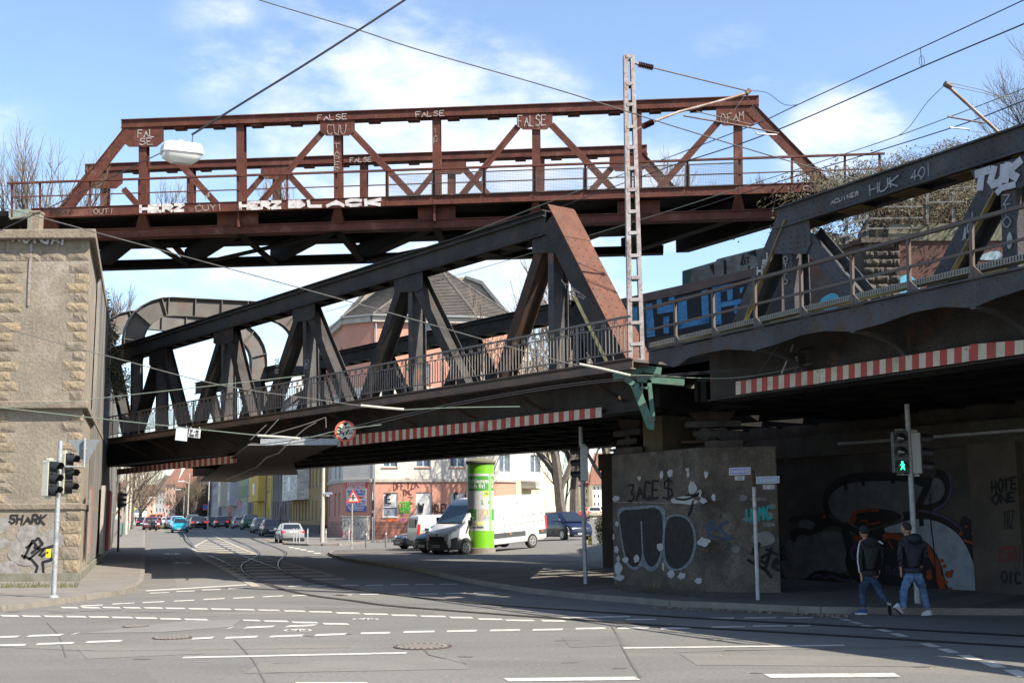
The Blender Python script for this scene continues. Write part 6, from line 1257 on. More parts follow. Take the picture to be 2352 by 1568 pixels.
rowhouse(664,747,14,och,och,plb,'ochre house with a white tiled bay, next to the pink corner house',(.42,.92,3.4,whit),3.2)
rowhouse(623,664,14.5,dgr,mat('brown_stone_base',(.19,.14,.12),(.13,.1,.09),2,.95,.3),plb,'dark grey-brown house between the ochre and the yellow house',None,9)
rowhouse(579,623,14,yelr,yelr,yelr,'bright yellow house with a projecting bay in the street row',(.25,.75,3.4,yelr),4)
rowhouse(567,579,15,palem,dgr,plb,'narrow house with white upper floors over a dark base, left of the yellow house')
rowhouse(546,567,14.5,grn,lgr,lgr,'sage green house in the street row');rowhouse(531,546,14,lgr,lgr,lgr,'light grey house with a bay beside the green house',(.3,.9,3.3,lgr))
rowhouse(521,531,14.2,brn,mat('pink_red_base',(.5,.24,.19),(.42,.2,.16),1,.95,.2),brn,'narrow brown brick house with reddish ground floor');rowhouse(508,521,15,crm,lgr,lgr,'cream house with pale blue-white ground floor',(.3,.8,3.4,crm));rowhouse(500,508,15,dgr,dgr,plb,'thin dark grey house beyond the cream one')
rowhouse(482,500,15.5,lgr,palem,lgr,'pale grey-white house far down the row');rowhouse(466,482,15,blu,blu,lgr,'pale blue house far down the row');rowhouse(452,466,15,brn,dgr,plb,'dark brick house at the far end of the row');rowhouse(438,452,16,dgr,lgr,plb,'last grey house before the street bends')
def block(x0,x1,ytop,Y,th,m,label,roofm=None,rh=0,wins=(3,4),turret=False):
 a,b=depth(x0,1190,Y),depth(x1,1190,Y);zt_=depth((x0+x1)/2,ytop,Y).z;g0=gz(Y);t=thing('distant_house',Vector(((a.x+b.x)/2,Y,g0)),label,'house');L=b.x-a.x;o=Vector((a.x,Y,g0));du=Vector((1,0,0));n=Vector((0,-1,0));hs=[]
 nc,nr=wins;hh=zt_-g0
 for i in range(nc):
  for k in range(nr):w=L/nc;h_=hh/nr;hs.append((w*(i+.3),w*(i+.7),g0+h_*(k+.3),g0+h_*(k+.75)))
 mb=MB();facade(mb,o,du,n,L,g0-1,zt_,hs,.3);mb.add([o+Z*0,o+Z*hh,o+Vector((0,th,hh)),o+Vector((0,th,0))],[(0,1,2,3)]);q=o+du*L;mb.add([q,q+Z*hh,q+Vector((0,th,hh)),q+Vector((0,th,0))],[(0,1,2,3)]);mb.add([o+Z*hh,q+Z*hh,q+Vector((0,th,hh)),o+Vector((0,th,hh))],[(0,1,2,3)]);mb.build('wall',m,t)
 for h in hs:window(o,du,n,h,t,whf,.3,sash=False,detail=False)
 if rh:mb=MB();mb.prism([o+Z*hh-du*.4+n*.4,q+Z*hh+du*.4+n*.4,q+Z*(hh+rh)-du*L*.2+Vector((0,th/2,0)),o+Z*(hh+rh)+du*L*.2+Vector((0,th/2,0))],Vector((0,.2,0)));mb.add([o+Z*hh-du*.4,o+Z*hh+Vector((0,th,0)),o+Z*(hh+rh)+du*L*.2+Vector((0,th/2,0))],[(0,1,2)]);mb.build('roof',roofm,t)
 return t
redr=mat('red_roof_tiles',(.19,.085,.058),(.15,.07,.05),2,.9,.2);salm=mat('pale_salmon_render',(.62,.42,.33),(.55,.37,.29),1,.95,.2)
block(483-0-0,514-0,1107,330,14,salm,'salmon house with red turret roofs closing the far end of the street',redr,6,(4,5))if False else None
block(378,402,1113,330,14,salm,'salmon house with red roof closing the far end of the street',redr,5,(3,5));block(402,430,1120,300,14,brn,'brown house right of the salmon house at the street end',redr,6,(3,4));block(355,378,1126,380,14,lgr,'pale grey house left of the salmon house at the street end',tilem,5,(3,4))
block(425,448,1110,280,14,mat('dark_red_render',(.3,.16,.13),(.24,.13,.11),1,.95,.2),'dark reddish house beside the street row end',redr,5,(3,5));block(272,300,1118,400,14,mat('tan_house',(.40,.30,.22),(.33,.25,.19),1,.95,.2),'tan house behind the trees at far left of the street',redr,5,(3,4));block(302,352,1138,420,14,salm,'low pale house behind the left-hand street trees',redr,4,(5,4))
def sideblock(x0,x1,y0,y1,Y0,Y1,m,label,base=None,bay=None):
 a,b=depth(x0,1186,Y0),depth(x1,1186,Y1);g0=gz(Y0);a.z=b.z=g0;zt_=depth(x0,y0,Y0).z;du=(b-a);L=du.length;du.normalize();n=Vector((du.y,-du.x,0));n=n if n.dot(a)<0 else-n;t=thing('row_house',a.lerp(b,.5),label,'apartment house');nw=max(2,int(L/2.6));hs=[]
 for i in range(nw):
  for k in range(4):hs.append((L/nw*(i+.3),L/nw*(i+.7),g0+1.6+k*3.1,g0+3.2+k*3.1))
 mb=MB();facade(mb,a,du,n,L,g0-.3,zt_,hs);mb.build('wall',m,t)
 for h in hs:
  if h[2]<zt_-2:window(a,du,n,h,t,whf,sash=False,detail=False)
 if bay:p,q=a+du*L*.25,a+du*L*.7;mb=MB();mb.prism([Vector((v.x,v.y,g0+4.2))for v in(p,p+n*1.3,q+n*1.3,q)],Z*12);mb.build('bay',bay,t)
 mb=MB();a2=Vector((a.x,a.y,zt_));b2=Vector((b.x,b.y,zt_));mb.add([a2+n*.3,b2+n*.3,b2-n*6+Z*3,a2-n*6+Z*3],[(0,1,2,3)]);mb.build('roof',tilem,t);return t
sideblock(1186,1232,1000,0,108,125,mat('pale_ochre_render',(.50,.42,.27),(.44,.37,.25),1,.95,.2),'pale ochre house with a white panelled bay, beside the advertising column',bay=whit);sideblock(1233,1252,1010,0,126,140,mat('light_yellow_render',(.72,.62,.34),(.66,.56,.32),1,.95,.2),'light yellow house in the cross street');sideblock(1252,1264,1015,0,141,155,crm,'narrow cream house in the cross street');sideblock(1264,1281,1030,0,156,200,mat('lemon_render',(.66,.6,.4),(.6,.55,.38),1,.95,.2),'pale lemon house at the end of the cross street')
block(1335,1362,1118,190,12,mat('white_render',(.62,.61,.58),(.56,.55,.52),1,.95,.1),'white house seen through the bare tree at right',redr,3,(3,4));block(1362,1415,1112,180,12,MATS['white_render'],'white block of flats with red roof left of the concrete pier',redr,5,(6,5))
block(1215,1262,905,210,10,crm,'pale house top seen through the railing near the end post',tilem,2,(4,8));block(672,690,822,145,6,MATS['white_render'],'thin white house top seen left of the corner house through the truss',tilem,1,(2,7))
# ------------------------------------------------------------------ bare trees
def grow(mb,tw,p,d,L,r,lv,rnd,up=.12,spread=.55,nb=3,tmax=.03):
 segs=3;pts=[p];q=p;dd=d
 for i in range(segs):dd=(dd+Vector((rnd.uniform(-.16,.16),rnd.uniform(-.16,.16),rnd.uniform(-.05,.16)+up*.3))).normalized();q=q+dd*L/segs;pts.append(q)
 R_=[r*(1-.4*i/segs)for i in range(segs+1)];(mb if r>tmax else tw).tube(pts,R_,5 if r>.08 else 3,cap=False)
 if lv==0:return
 n=nb if lv>1 else nb+1
 for i in range(n):
  t=.35+.65*(i+rnd.random()*.6)/n;k=min(segs-1,int(t*segs));b=pts[k].lerp(pts[k+1],t*segs-k);a=rnd.uniform(0,6.283);o=dd.orthogonal().normalized();o=Matrix.Rotation(a,3,dd)@o
  grow(mb,tw,b,(dd*(1-spread)+o*spread+Z*up).normalized(),L*rnd.uniform(.58,.8),r*rnd.uniform(.42,.6),lv-1,rnd,up,spread,nb,tmax)
 grow(mb,tw,q,dd,L*.75,r*.6,lv-1,rnd,up,spread,nb,tmax)
def tree(base,h,r,label,seed,lv=4,up=.12,spread=.55,nb=3,stems=1,name='bare_tree',group=None,twm=None,trunk=.3,tmax=.03):
 rnd=random.Random(seed);t=thing(name,base,label,'tree',group);mb=MB();tw=MB()
 for s in range(stems):
  d=Vector((rnd.uniform(-.1,.1)*(stems>0),rnd.uniform(-.1,.1),1)).normalized()if stems==1 else Vector((rnd.uniform(-.55,.55),rnd.uniform(-.4,.4),1)).normalized()
  L=h*trunk;p=base+Vector((rnd.uniform(-.3,.3)*(stems>1),0,-.1));grow(mb,tw,p,d,L,r,lv,rnd,up,spread,nb,tmax)
 if mb.v:mb.build('trunk',bark,t)
 if tw.v:tw.build('crown',twm or twig,t)
 return t
brownt=mat('reddish_winter_twigs',(.135,.10,.072),(.10,.078,.058),2,.95,0)
for i,(x,Y,h,s,lab)in enumerate(((25,48,7.2,1,'leftmost bare shrubby tree above the abutment'),(85,47,7.4,2,'bare many-stemmed tree above the left abutment'),(140,49,7.0,3,'bare tree behind the left end of the red railing'),(195,51,6.2,4,'bare tree behind the left end post of the upper bridge'))):
 b=depth(x,500,Y);b.z=11.6;tree(b,h*.9,.07,lab,20+i,4,.22,.42,2,4,twm=twig,tmax=.02,trunk=.32)
for i,(x,yb,Y,h,lab)in enumerate(((660,470,47.5,3.3,'small bare tree seen through the upper bridge middle'),(385,470,47.5,2.8,'wispy bare tree behind the hanging lamp'),(1530,430,46.5,3.8,'bare tree behind the upper bridge, right of the mast'),(1600,430,46.5,2.2,'low bare bush behind the upper railing at right'),(1755,430,46,2.4,'low bare bush behind the right end post'))):
 b=depth(x,yb,Y);b.z=zf+.28;tree(b,h,.035,lab,40+i,3,.25,.45,3,3,tmax=.02)
b=depth(268,700,60);b.z=10;tree(b,4.5,.07,'thin bare tree leaning out over the side wall',55,4,.25,.45,3,2,tmax=.02)
b=depth(2345,340,46);b.z=13.8;tree(b+Vector((2.2,0,0)),7.5,.09,'bare tree at the upper right edge above the brambles',57,5,.15,.5,3,2,tmax=.02)
b=depth(2500,380,46);b.z=13.8;tree(b,10,.1,'bare tree just beyond the upper right edge',58,5,.15,.5,3,1,tmax=.02)
for i,(x,Y,h)in enumerate(()):tree(Vector((depth(x,1100,Y).x,Y,gz(Y))),h,.22,['bare tree behind the far left end of the low span','bare tree behind the second truss panel at left','bare tree behind the third truss post at left'][i],60+i,5,.3,.42,3,1,twm=brownt,trunk=.28,tmax=.05)
tree(Vector((depth(1285,1100,75).x+1,90,gz(90))),15,.2,'bare tree top seen through the end post panel',66,5,.3,.45,3,1,tmax=.04)
TL=[(303,140,17),(318,185,15),(326,225,14),(330,260,14),(331,300,14),(296,104,17)]
t0=None
for i,(x,Y,h)in enumerate(TL):
 lab=['bare plane tree by the left pavement, beside the green traffic light','second bare street tree on the left','third bare street tree on the left','fourth bare street tree on the left','farthest bare street tree on the left','nearest bare street tree on the left, its branches over the pavement'][i]
 tree(Vector((depth(x,1190,Y).x-(1.5 if i==5 else 0),Y,gz(Y))),h,.22,lab,70+i,5,.1,.58,3,1,group='bare street trees on the left',twm=brownt,trunk=.3,tmax=.07)
for i,(x,Y,h)in enumerate(((440,210,9),(447,180,9),(428,260,11),(415,300,11))):tree(Vector((depth(x,1190,Y).x,Y,gz(Y))),h,.2,['bare dark street tree before the row houses','nearer bare dark street tree before the row houses','bare tree in the middle of the far street','far bare tree beside the tram'][i],80+i,5,.1,.5,3,1,group='bare street trees on the right',twm=twig if i<2 else brownt,trunk=.33,tmax=.07)
def bigtree(x,Y,seed,lab,lean=0):tree(Vector((depth(x,1200,Y).x,Y,fz(depth(x,1200,Y).x,Y))),17,.42,lab,seed,5,.12,.45,3,1,trunk=.42,tmax=.06,twm=brownt)
bigtree(1298,84,91,'thick bare street tree, left trunk beside the centre traffic light');bigtree(1318,90,92,'thick bare street tree, right trunk beside the centre traffic light');bigtree(1400,110,93,'bare street tree just left of the concrete pier')
def leafy(name,pts,n,s,m,label,cat,seed,kind=None,core=None):
 rnd=random.Random(seed);mb=MB();
 for _ in range(n):
  c,rad=pts[rnd.randrange(len(pts))];a=Vector((rnd.gauss(0,1),rnd.gauss(0,1),rnd.gauss(0,1))).normalized()*rnd.random()**.4;p=c+Vector((a.x*rad[0],a.y*rad[1],a.z*rad[2]));b1=Vector((rnd.uniform(-1,1),rnd.uniform(-1,1),rnd.uniform(-1,1))).normalized();b2=b1.orthogonal().normalized();q=rnd.uniform(.6,1.3)*s;mb.add([p,p+b1*q+b2*q*.4,p+b1*q*1.6,p+b1*q-b2*q*.5],[(0,1,2,3)])
 t=thing(name,pts[0][0]-Z*pts[0][1][2],label,cat);mb.build('foliage',m,t);st=MB();rr_=random.Random(seed+1)
 for k in range(26):c,rad=pts[rr_.randrange(len(pts))];st.tube([c+Vector((rr_.uniform(-1,1)*rad[0]*.8,0,-rad[2])),c+Vector((rr_.uniform(-1,1)*rad[0]*.5,rr_.uniform(-1,1)*rad[1]*.5,0)),c+Vector((rr_.uniform(-1,1)*rad[0]*.9,0,rad[2]*rr_.uniform(.4,1.2)))],.012,3)
 st.build('stems',bark,t);return t
ivyc=[(AS(x,y)+Vector((.35,-.2,0)),(.5,.8,.8))for x,y in((248,700),(252,730),(256,760),(258,790),(260,820),(262,850),(268,880),(275,895),(262,905))]
ivyc=[(depth(x,y,50),(r_,.6,.6))for x,y,r_ in((236,690,.25),(243,715,.3),(248,740,.35),(253,770,.4),(258,800,.45),(262,830,.45),(266,855,.5),(272,872,.55),(284,885,.35),(262,895,.4))]
leafy('ivy',ivyc,3000,.06,mat('ivy_leaves',(.05,.075,.025),(.13,.10,.055),2.5,.7,0),'ivy and dry creeper hanging down the edge of the side wall by the truss','ivy',5)
hg=[(depth(x,y,58),(.42,.6,.5))for x,y in((1385,1203),(1398,1198),(1412,1200),(1386,1222),(1400,1225),(1392,1245),(1408,1248),(1398,1262))]
leafy('hedge',hg,8000,.05,mat('dark_hedge',(.03,.042,.02),(.05,.06,.028),3,.8,0),'dark evergreen hedge left of the concrete pier','hedge',6)
pl_=[(at(370,1211,.25),(1.3,.8,.15)),(at(385,1211,.25),(1.2,.8,.15))]
ip=[at(x,y,0)for x,y in((336,1222),(380,1219.5),(404,1216.5),(407,1214.5),(398,1212.5),(336,1211.5))];mb=MB();mb.prism(ip,Z*.14);mb.build('planted_island',kerbm,kind='structure')
leafy('planted_shrub',pl_,1200,.08,mat('low_greenery',(.06,.10,.03),(.10,.10,.04),3,.8,0),'low green plants in the kerbed bed beside the parked scooter','plants',9)
# ------------------------------------------------------------------ vehicles (local x forward, y left, z up)
def paint(name,c):return mat(name,c,rough=.25,coat=.35,spec=.4)
PROF={'hatch':dict(st=[(0,.40,.74,.78),(.02,.30,.88,.92),(.08,.20,.93,1),(.3,.18,.93,1),(.68,.18,.93,1),(.77,.18,.92,1),(.9,.2,.80,.95),(.97,.24,.68,.86),(1,.34,.55,.72)],gh=(.02,.13,.54,.77)),
'estate':dict(st=[(0,.40,.76,.80),(.015,.28,.90,.92),(.06,.20,.94,1),(.3,.18,.94,1),(.70,.18,.93,1),(.78,.18,.90,1),(.9,.2,.78,.95),(.97,.24,.66,.86),(1,.34,.54,.72)],gh=(.015,.07,.56,.76)),
'sedan':dict(st=[(0,.38,.80,.80),(.015,.28,.92,.90),(.06,.20,.98,.98),(.17,.18,.99,1),(.3,.18,.93,1),(.68,.18,.92,1),(.76,.18,.89,1),(.9,.2,.78,.94),(.97,.24,.66,.86),(1,.34,.52,.72)],gh=(.13,.27,.56,.76)),
'mpv':dict(st=[(0,.40,.80,.82),(.015,.28,.96,.94),(.06,.20,1.0,1),(.3,.18,1.0,1),(.70,.18,1.0,1),(.80,.18,.98,1),(.92,.2,.84,.95),(.98,.24,.70,.86),(1,.34,.58,.74)],gh=(.015,.06,.60,.86))}
def wheel(t,x,y,r,w=.2,rm=None):
 s=1 if y>0 else-1;mb=MB();mb.lathe((x,y-s*w/2,r),[(r*.62,0),(r*.95,.0),(r,.04),(r,w-.03),(r*.94,w),(r*.62,w)],20,(0,s,0));wo=mb.build('wheel',rubber,t,local=True,smooth=True)
 mb=MB();mb.lathe((x,y+s*(w/2-.045),r),[(r*.60,0),(r*.62,.05)],18,(0,s,0));mb.build('rim',mat('dark_rim_back',(.03,.03,.032),rough=.5),wo,local=True)
 mb=MB()
 for k in range(6):a=k*math.pi/3;d=Vector((math.cos(a),0,math.sin(a)));c=Vector((x,y+s*(w/2+.008),r));mb.beam(c,c+d*r*.6,.06,.02,(0,1,0))
 mb.lathe((x,y+s*(w/2-.0),r),[(r*.2,0),(r*.18,.02)],10,(0,s,0));n=18;
 for k in range(n):a,b=2*math.pi*k/n,2*math.pi*(k+1)/n;c=Vector((x,y+s*(w/2+.006),r));mb.beam(c+Vector((math.cos(a),0,math.sin(a)))*r*.58,c+Vector((math.cos(b),0,math.sin(b)))*r*.58,.05,.012,(0,1,0))
 mb.build('spokes',rm or rimm,wo,local=True)
def car(kind,m,loc,ang,label,L=4.2,W=1.72,H=1.45,tail=None,brake=False,plate=None,rm=None,cat='car',group=None,glass=None,front_detail=True,roofm=None,parked=None):
 p=PROF[kind];k=H/1.45;t=thing('parked_car' if parked else 'car',loc,label,cat,group,ang);hw=W/2;rings=[];mb=MB();zs=[.0]
 for f,zl_,zb,w in p['st']:
  x=-L/2+L*f;h=hw*w;zb*=k**.6;hh=[(h*.78,zl_),(h*.97,zl_+.07),(h*1.0,zl_+(zb-zl_)*.5),(h*.985,zb-.10),(h*.93,zb-.02),(h*.75,zb+.012)]
  rings.append([Vector((x,a,b))for a,b in hh]+[Vector((x,-a,b))for a,b in hh[::-1]])
 loft(mb,rings)
 rb_,rt_,ft,fb=[-L/2+L*v for v in p['gh']];zb=.93*k**.6 if kind!='mpv' else 1.0*k**.6;zb-=.02;gw,rw=hw*.94,hw*.70
 Q=[(rb_,gw*.93,zb),(fb,gw*.93,zb),(ft,rw,H-.02),(rt_,rw*.97,H-.04)]
 mid=lambda a,b,f:a+(b-a)*f
 gr=[[Vector((rb_,gw*.88,zb)),Vector((rb_+.12,gw,zb)),Vector((fb-.35,gw,zb)),Vector((fb,gw*.82,zb)),Vector((fb,-gw*.82,zb)),Vector((fb-.35,-gw,zb)),Vector((rb_+.12,-gw,zb)),Vector((rb_,-gw*.88,zb))]]
 for f,zz,ww in((.92,H-.05,1.0),(1.0,H-.01,.86)):
  r0,r1=mid(rb_,rt_,f),mid(fb,ft,f);a_,b_=rw*ww*1.06,rw*ww;gr.append([Vector((r0,b_*.95,zz)),Vector((r0+.1,a_,zz)),Vector((r1-.2,a_,zz)),Vector((r1,b_*.92,zz)),Vector((r1,-b_*.92,zz)),Vector((r1-.2,-a_,zz)),Vector((r0+.1,-a_,zz)),Vector((r0,-b_*.95,zz))])
 gr.append([Vector((v.x*.8+.2*(rt_+ft)/2,v.y*.7,H+.015))for v in gr[-1]]);loft(mb,gr)
 body=mb.build('body',m,t,local=True,smooth=True)
 G_=glass or glassdark
 def pane(name,pts,off):mb=MB();n=(pts[1]-pts[0]).cross(pts[2]-pts[0]).normalized();n=n if n.dot(off)>0 else-n;q=[a+n*.012 for a in pts];mb.add(q,[tuple(range(len(q)))]);mb.build(name,G_,t,local=True)
 A,B=gr[0],gr[1];l3=lambda a,b,f:a.lerp(b,f)
 fr=[l3(A[3],B[3],.06),l3(A[4],B[4],.06),l3(A[4],B[4],.95),l3(A[3],B[3],.95)];c=sum(fr,Vector())/4;pane('windscreen',[c+(v-c)*.95 for v in fr],Vector((1,0,0)))
 fr=[l3(A[0],B[0],.16),l3(A[7],B[7],.16),l3(A[7],B[7],.92),l3(A[0],B[0],.92)];c=sum(fr,Vector())/4;pane('rear_window',[c+(v-c)*.90 for v in fr],Vector((-1,0,.2)))
 for s in(0,1):
  i0,i1=(1,2)if s==0 else(6,5);a0,a1,b0,b1=A[i0],A[i1],B[i0],B[i1]
  lo0,lo1=l3(a0,b0,.12),l3(a1,b1,.12);up0,up1=l3(a0,b0,.88),l3(a1,b1,.88)
  for f0,f1 in((.06,.47),(.52,.97)):pane('side_window',[l3(lo0,lo1,f0),l3(lo0,lo1,f1),l3(up0,up1,f1 if f1<.9 else.985),l3(up0,up1,f0 if f0>.1 else.05)],Vector((0,1 if s==0 else-1,0)))
 r=.31 if W<1.8 else.335;xw=(-L/2+L*.19,-L/2+L*.81)
 for x in xw:
  for s in(1,-1):
   mb=MB();ar_=[Vector((x+(r+.055)*math.cos(a),s*(hw+.004),max(.2,r+(r+.055)*math.sin(a))))for a in[i*math.pi/10 for i in range(-1,12)]];mb.prism(ar_,Vector((0,-s*.05,0)));mb.build('wheel_arch',blackpl,t,local=True);wheel(t,x,s*(hw-.085),r,rm=rm)
 tl_=tail or 'low'
 for s in(1,-1):
  mb=MB()
  if tl_=='tall':mb.prism([Vector((-L/2+.03,s*hw*.80,.75)),Vector((-L/2+.03,s*hw*.92,.75)),Vector((-L/2+L*p['gh'][1]*.7+.02,s*hw*.76,H-.22)),Vector((-L/2+L*p['gh'][1]*.7+.02,s*hw*.68,H-.22))],Vector((.16,s*.03,0)))
  else:mb.prism([Vector((-L/2-.005,s*hw*.58,.72)),Vector((-L/2+.01,s*hw*.86,.70)),Vector((-L/2+.02,s*hw*.90,.86)),Vector((-L/2-.0,s*hw*.60,.86))],Vector((.14,s*.06,0)))
  mb.build('tail_light',mat('lit_brake_lamp',(.75,.03,.02),rough=.2,emit=.6)if brake else lensred,t,local=True)
  mb=MB();mb.prism([Vector((L/2-.10,s*hw*.50,.58)),Vector((L/2-.20,s*hw*.90,.60)),Vector((L/2-.30,s*hw*.93,.74)),Vector((L/2-.16,s*hw*.52,.70))],Vector((.05,0,0)));mb.build('headlight',lenswhite,t,local=True)
  mb=MB();mb.box((fb-.38,s*(hw+.09),zb+.08),(.12,.2,.13));mb.build('mirror',m,t,local=True,bevel=.03)
  mb=MB()
  for x in(-L/2+L*.34,-L/2+L*.53,-L/2+L*.72):mb.beam((x,s*(hw*.998),.30),(x+.02,s*(hw*.975+.008),zb-.06),.012,.012,(0,1,0))
  mb.build('door_seams',blackpl,t,local=True)
 mb=MB();mb.box((-L/2-.012,0,.52 if kind!='sedan' else.78),(.02,.52,.11));pr=mb.build('number_plate',white,t,local=True)
 mb=MB();mb.box((L/2-.005,0,.36),(.05,.52,.11));pf=mb.build('number_plate',white,t,local=True)
 mb=MB();mb.box((L/2-.06,0,.60),(.06,hw*.8,.10));mb.box((L/2-.03,0,.26),(.06,hw*1.2,.09));mb.build('grille',blackpl,t,local=True,bevel=.015)
 mb=MB();mb.box((-L/2+.03,0,.33),(.08,hw*1.72,.12));mb.box((0,0,.25),(L*.84,W*.8,.14));mb.build('bumper_and_sill',blackpl,t,local=True,bevel=.02)
 if plate:lettering(plate,.1,blacktag,(L/2+.024,0,.36),(0,1,0),Z,pf,fit=.44,local=True,name='plate_number')
 return t
HR=math.atan2(1,-.307)
def cl(x,Y,dz=0):d=depth(x,1186,Y);return Vector((d.x,Y,gz(Y)+dz))
def put(kind,m,x,Y,ang,label,dz=0,fc=0,**k):
 L=k.get('L',4.2);p=cl(x,Y,dz);d=Vector((math.cos(ang),math.sin(ang),0));s=1 if d.y>0 else-1
 c=p+d*L/2*s;c.z=(fz(c.x,c.y)+.006)if fc else gz(c.y)+dz;return car(kind,m,c,ang,label,**k)
silver=paint('silver_paint',(.22,.225,.235));slate=paint('slate_paint',(.05,.06,.075));dgreen=paint('dark_green_paint',(.012,.085,.05));navy=paint('navy_paint',(.008,.012,.032));teal=paint('teal_paint',(.01,.24,.32));maroon=paint('maroon_paint',(.17,.018,.025));blackp=paint('black_paint',(.012,.012,.014));whitep=paint('white_car_paint',(.68,.69,.70));paleblue=paint('pale_blue_paint',(.25,.38,.50));redp=paint('red_paint',(.45,.03,.03));beige=paint('champagne_paint',(.38,.34,.28));darkgr=paint('bottle_green_paint',(.012,.04,.032))
pg='cars parked along the row houses'
put('sedan',silver,674,87.5,HR,'silver saloon with its boot behind three bollards, nearest of the parked row',L=4.55,W=1.76,H=1.42,parked=1,group=pg)
put('hatch',slate,626,107,HR,'dark slate hatchback with tall red tail lights, second in the parked row',L=3.9,W=1.68,H=1.48,tail='tall',brake=True,parked=1,group=pg)
put('estate',silver,604,116,HR,'silver estate car with tall tail lights, third in the parked row',L=4.5,W=1.72,H=1.45,tail='tall',parked=1,group=pg)
put('mpv',dgreen,577,130,HR,'dark green people carrier in the parked row',L=4.2,W=1.72,H=1.6,parked=1,group=pg)
put('hatch',paint('rose_silver_paint',(.40,.33,.34)),553,142,HR,'rose-silver hatchback half hidden behind the green people carrier',L=4,W=1.68,H=1.42,parked=1,group=pg)
put('hatch',slate,510,153,HR,'dark grey hatchback seen squarely from behind, beside a pedestrian',L=4.2,W=1.78,H=1.47,parked=1,group=pg,brake=True)
put('hatch',navy,490,163,HR,'dark blue hatchback partly behind the grey one',L=4,W=1.7,H=1.44,parked=1,group=pg,brake=True);put('hatch',whitep,477,172,HR,'white hatchback at the far end of the parked row',L=4,W=1.7,H=1.44,parked=1,group=pg)
put('sedan',blackp,457.5,136,HR+.02,'black saloon driving away in the right lane',L=4.8,W=1.84,H=1.46,brake=True);put('mpv',slate,444,150,HR,'dark tall car driving just ahead of the black saloon',L=4.4,W=1.8,H=1.68,brake=True)
put('hatch',teal,413.5,119,HR+math.pi-.04,'small teal hatchback driving towards the camera',L=3.7,W=1.58,H=1.43,plate='DO-M 1097');put('hatch',paleblue,409,130,HR+math.pi,'pale blue car hidden behind the teal hatchback',L=4,W=1.7,H=1.5)
put('hatch',silver,392,185,HR+math.pi,'distant silver car coming up the street',L=4,W=1.7,H=1.5);put('sedan',whitep,380.5,240,HR+math.pi,'distant white saloon in front of the tram',L=4.4,W=1.74,H=1.42)
put('sedan',maroon,350,131,HR+math.pi+.03,'maroon saloon parked on the left behind the scooter',L=4.5,W=1.74,H=1.42,parked=1);put('hatch',navy,327,180,HR,'dark car parked on the left beside the group of people',L=4,W=1.7,H=1.44,parked=1,brake=True);put('estate',slate,361,215,HR,'distant dark car on the left of the far street',L=4.2,W=1.7,H=1.5)
AN=math.radians(-141)
put('hatch',navy,914,65,AN-.12,'low dark blue car, its nose beside the small white van',L=4.2,W=1.75,H=1.36,dz=.1,parked=1)
put('mpv',darkgr,968,57.6,AN,'bottle green people carrier between the two white vans',L=4.2,W=1.74,H=1.6,dz=.1,parked=1)
put('mpv',paint('dark_blue_paint',(.008,.012,.035)),1336,69.5,math.radians(-62),'dark blue tall hatchback with shining headlights right of the big white van',L=3.85,W=1.76,H=1.6,parked=1,plate='DO-VO 82',fc=1)
put('estate',beige,1300,82,math.radians(-15),'champagne estate car behind the dark blue hatchback',L=4.4,W=1.72,H=1.46,fc=1,parked=1)
put('sedan',beige,1368,140,HR-.3,'champagne saloon seen from behind left of the concrete pier',fc=1,L=4.5,W=1.78,H=1.42,parked=1);put('hatch',blackp,1393,146,HR-.3,'black car at the pier edge beside the champagne saloon',fc=1,L=4.2,W=1.72,H=1.42,parked=1);put('sedan',redp,1322,150,math.radians(10),'red car far behind the thick bare trees',fc=1,L=4.4,W=1.72,H=1.42,parked=1)
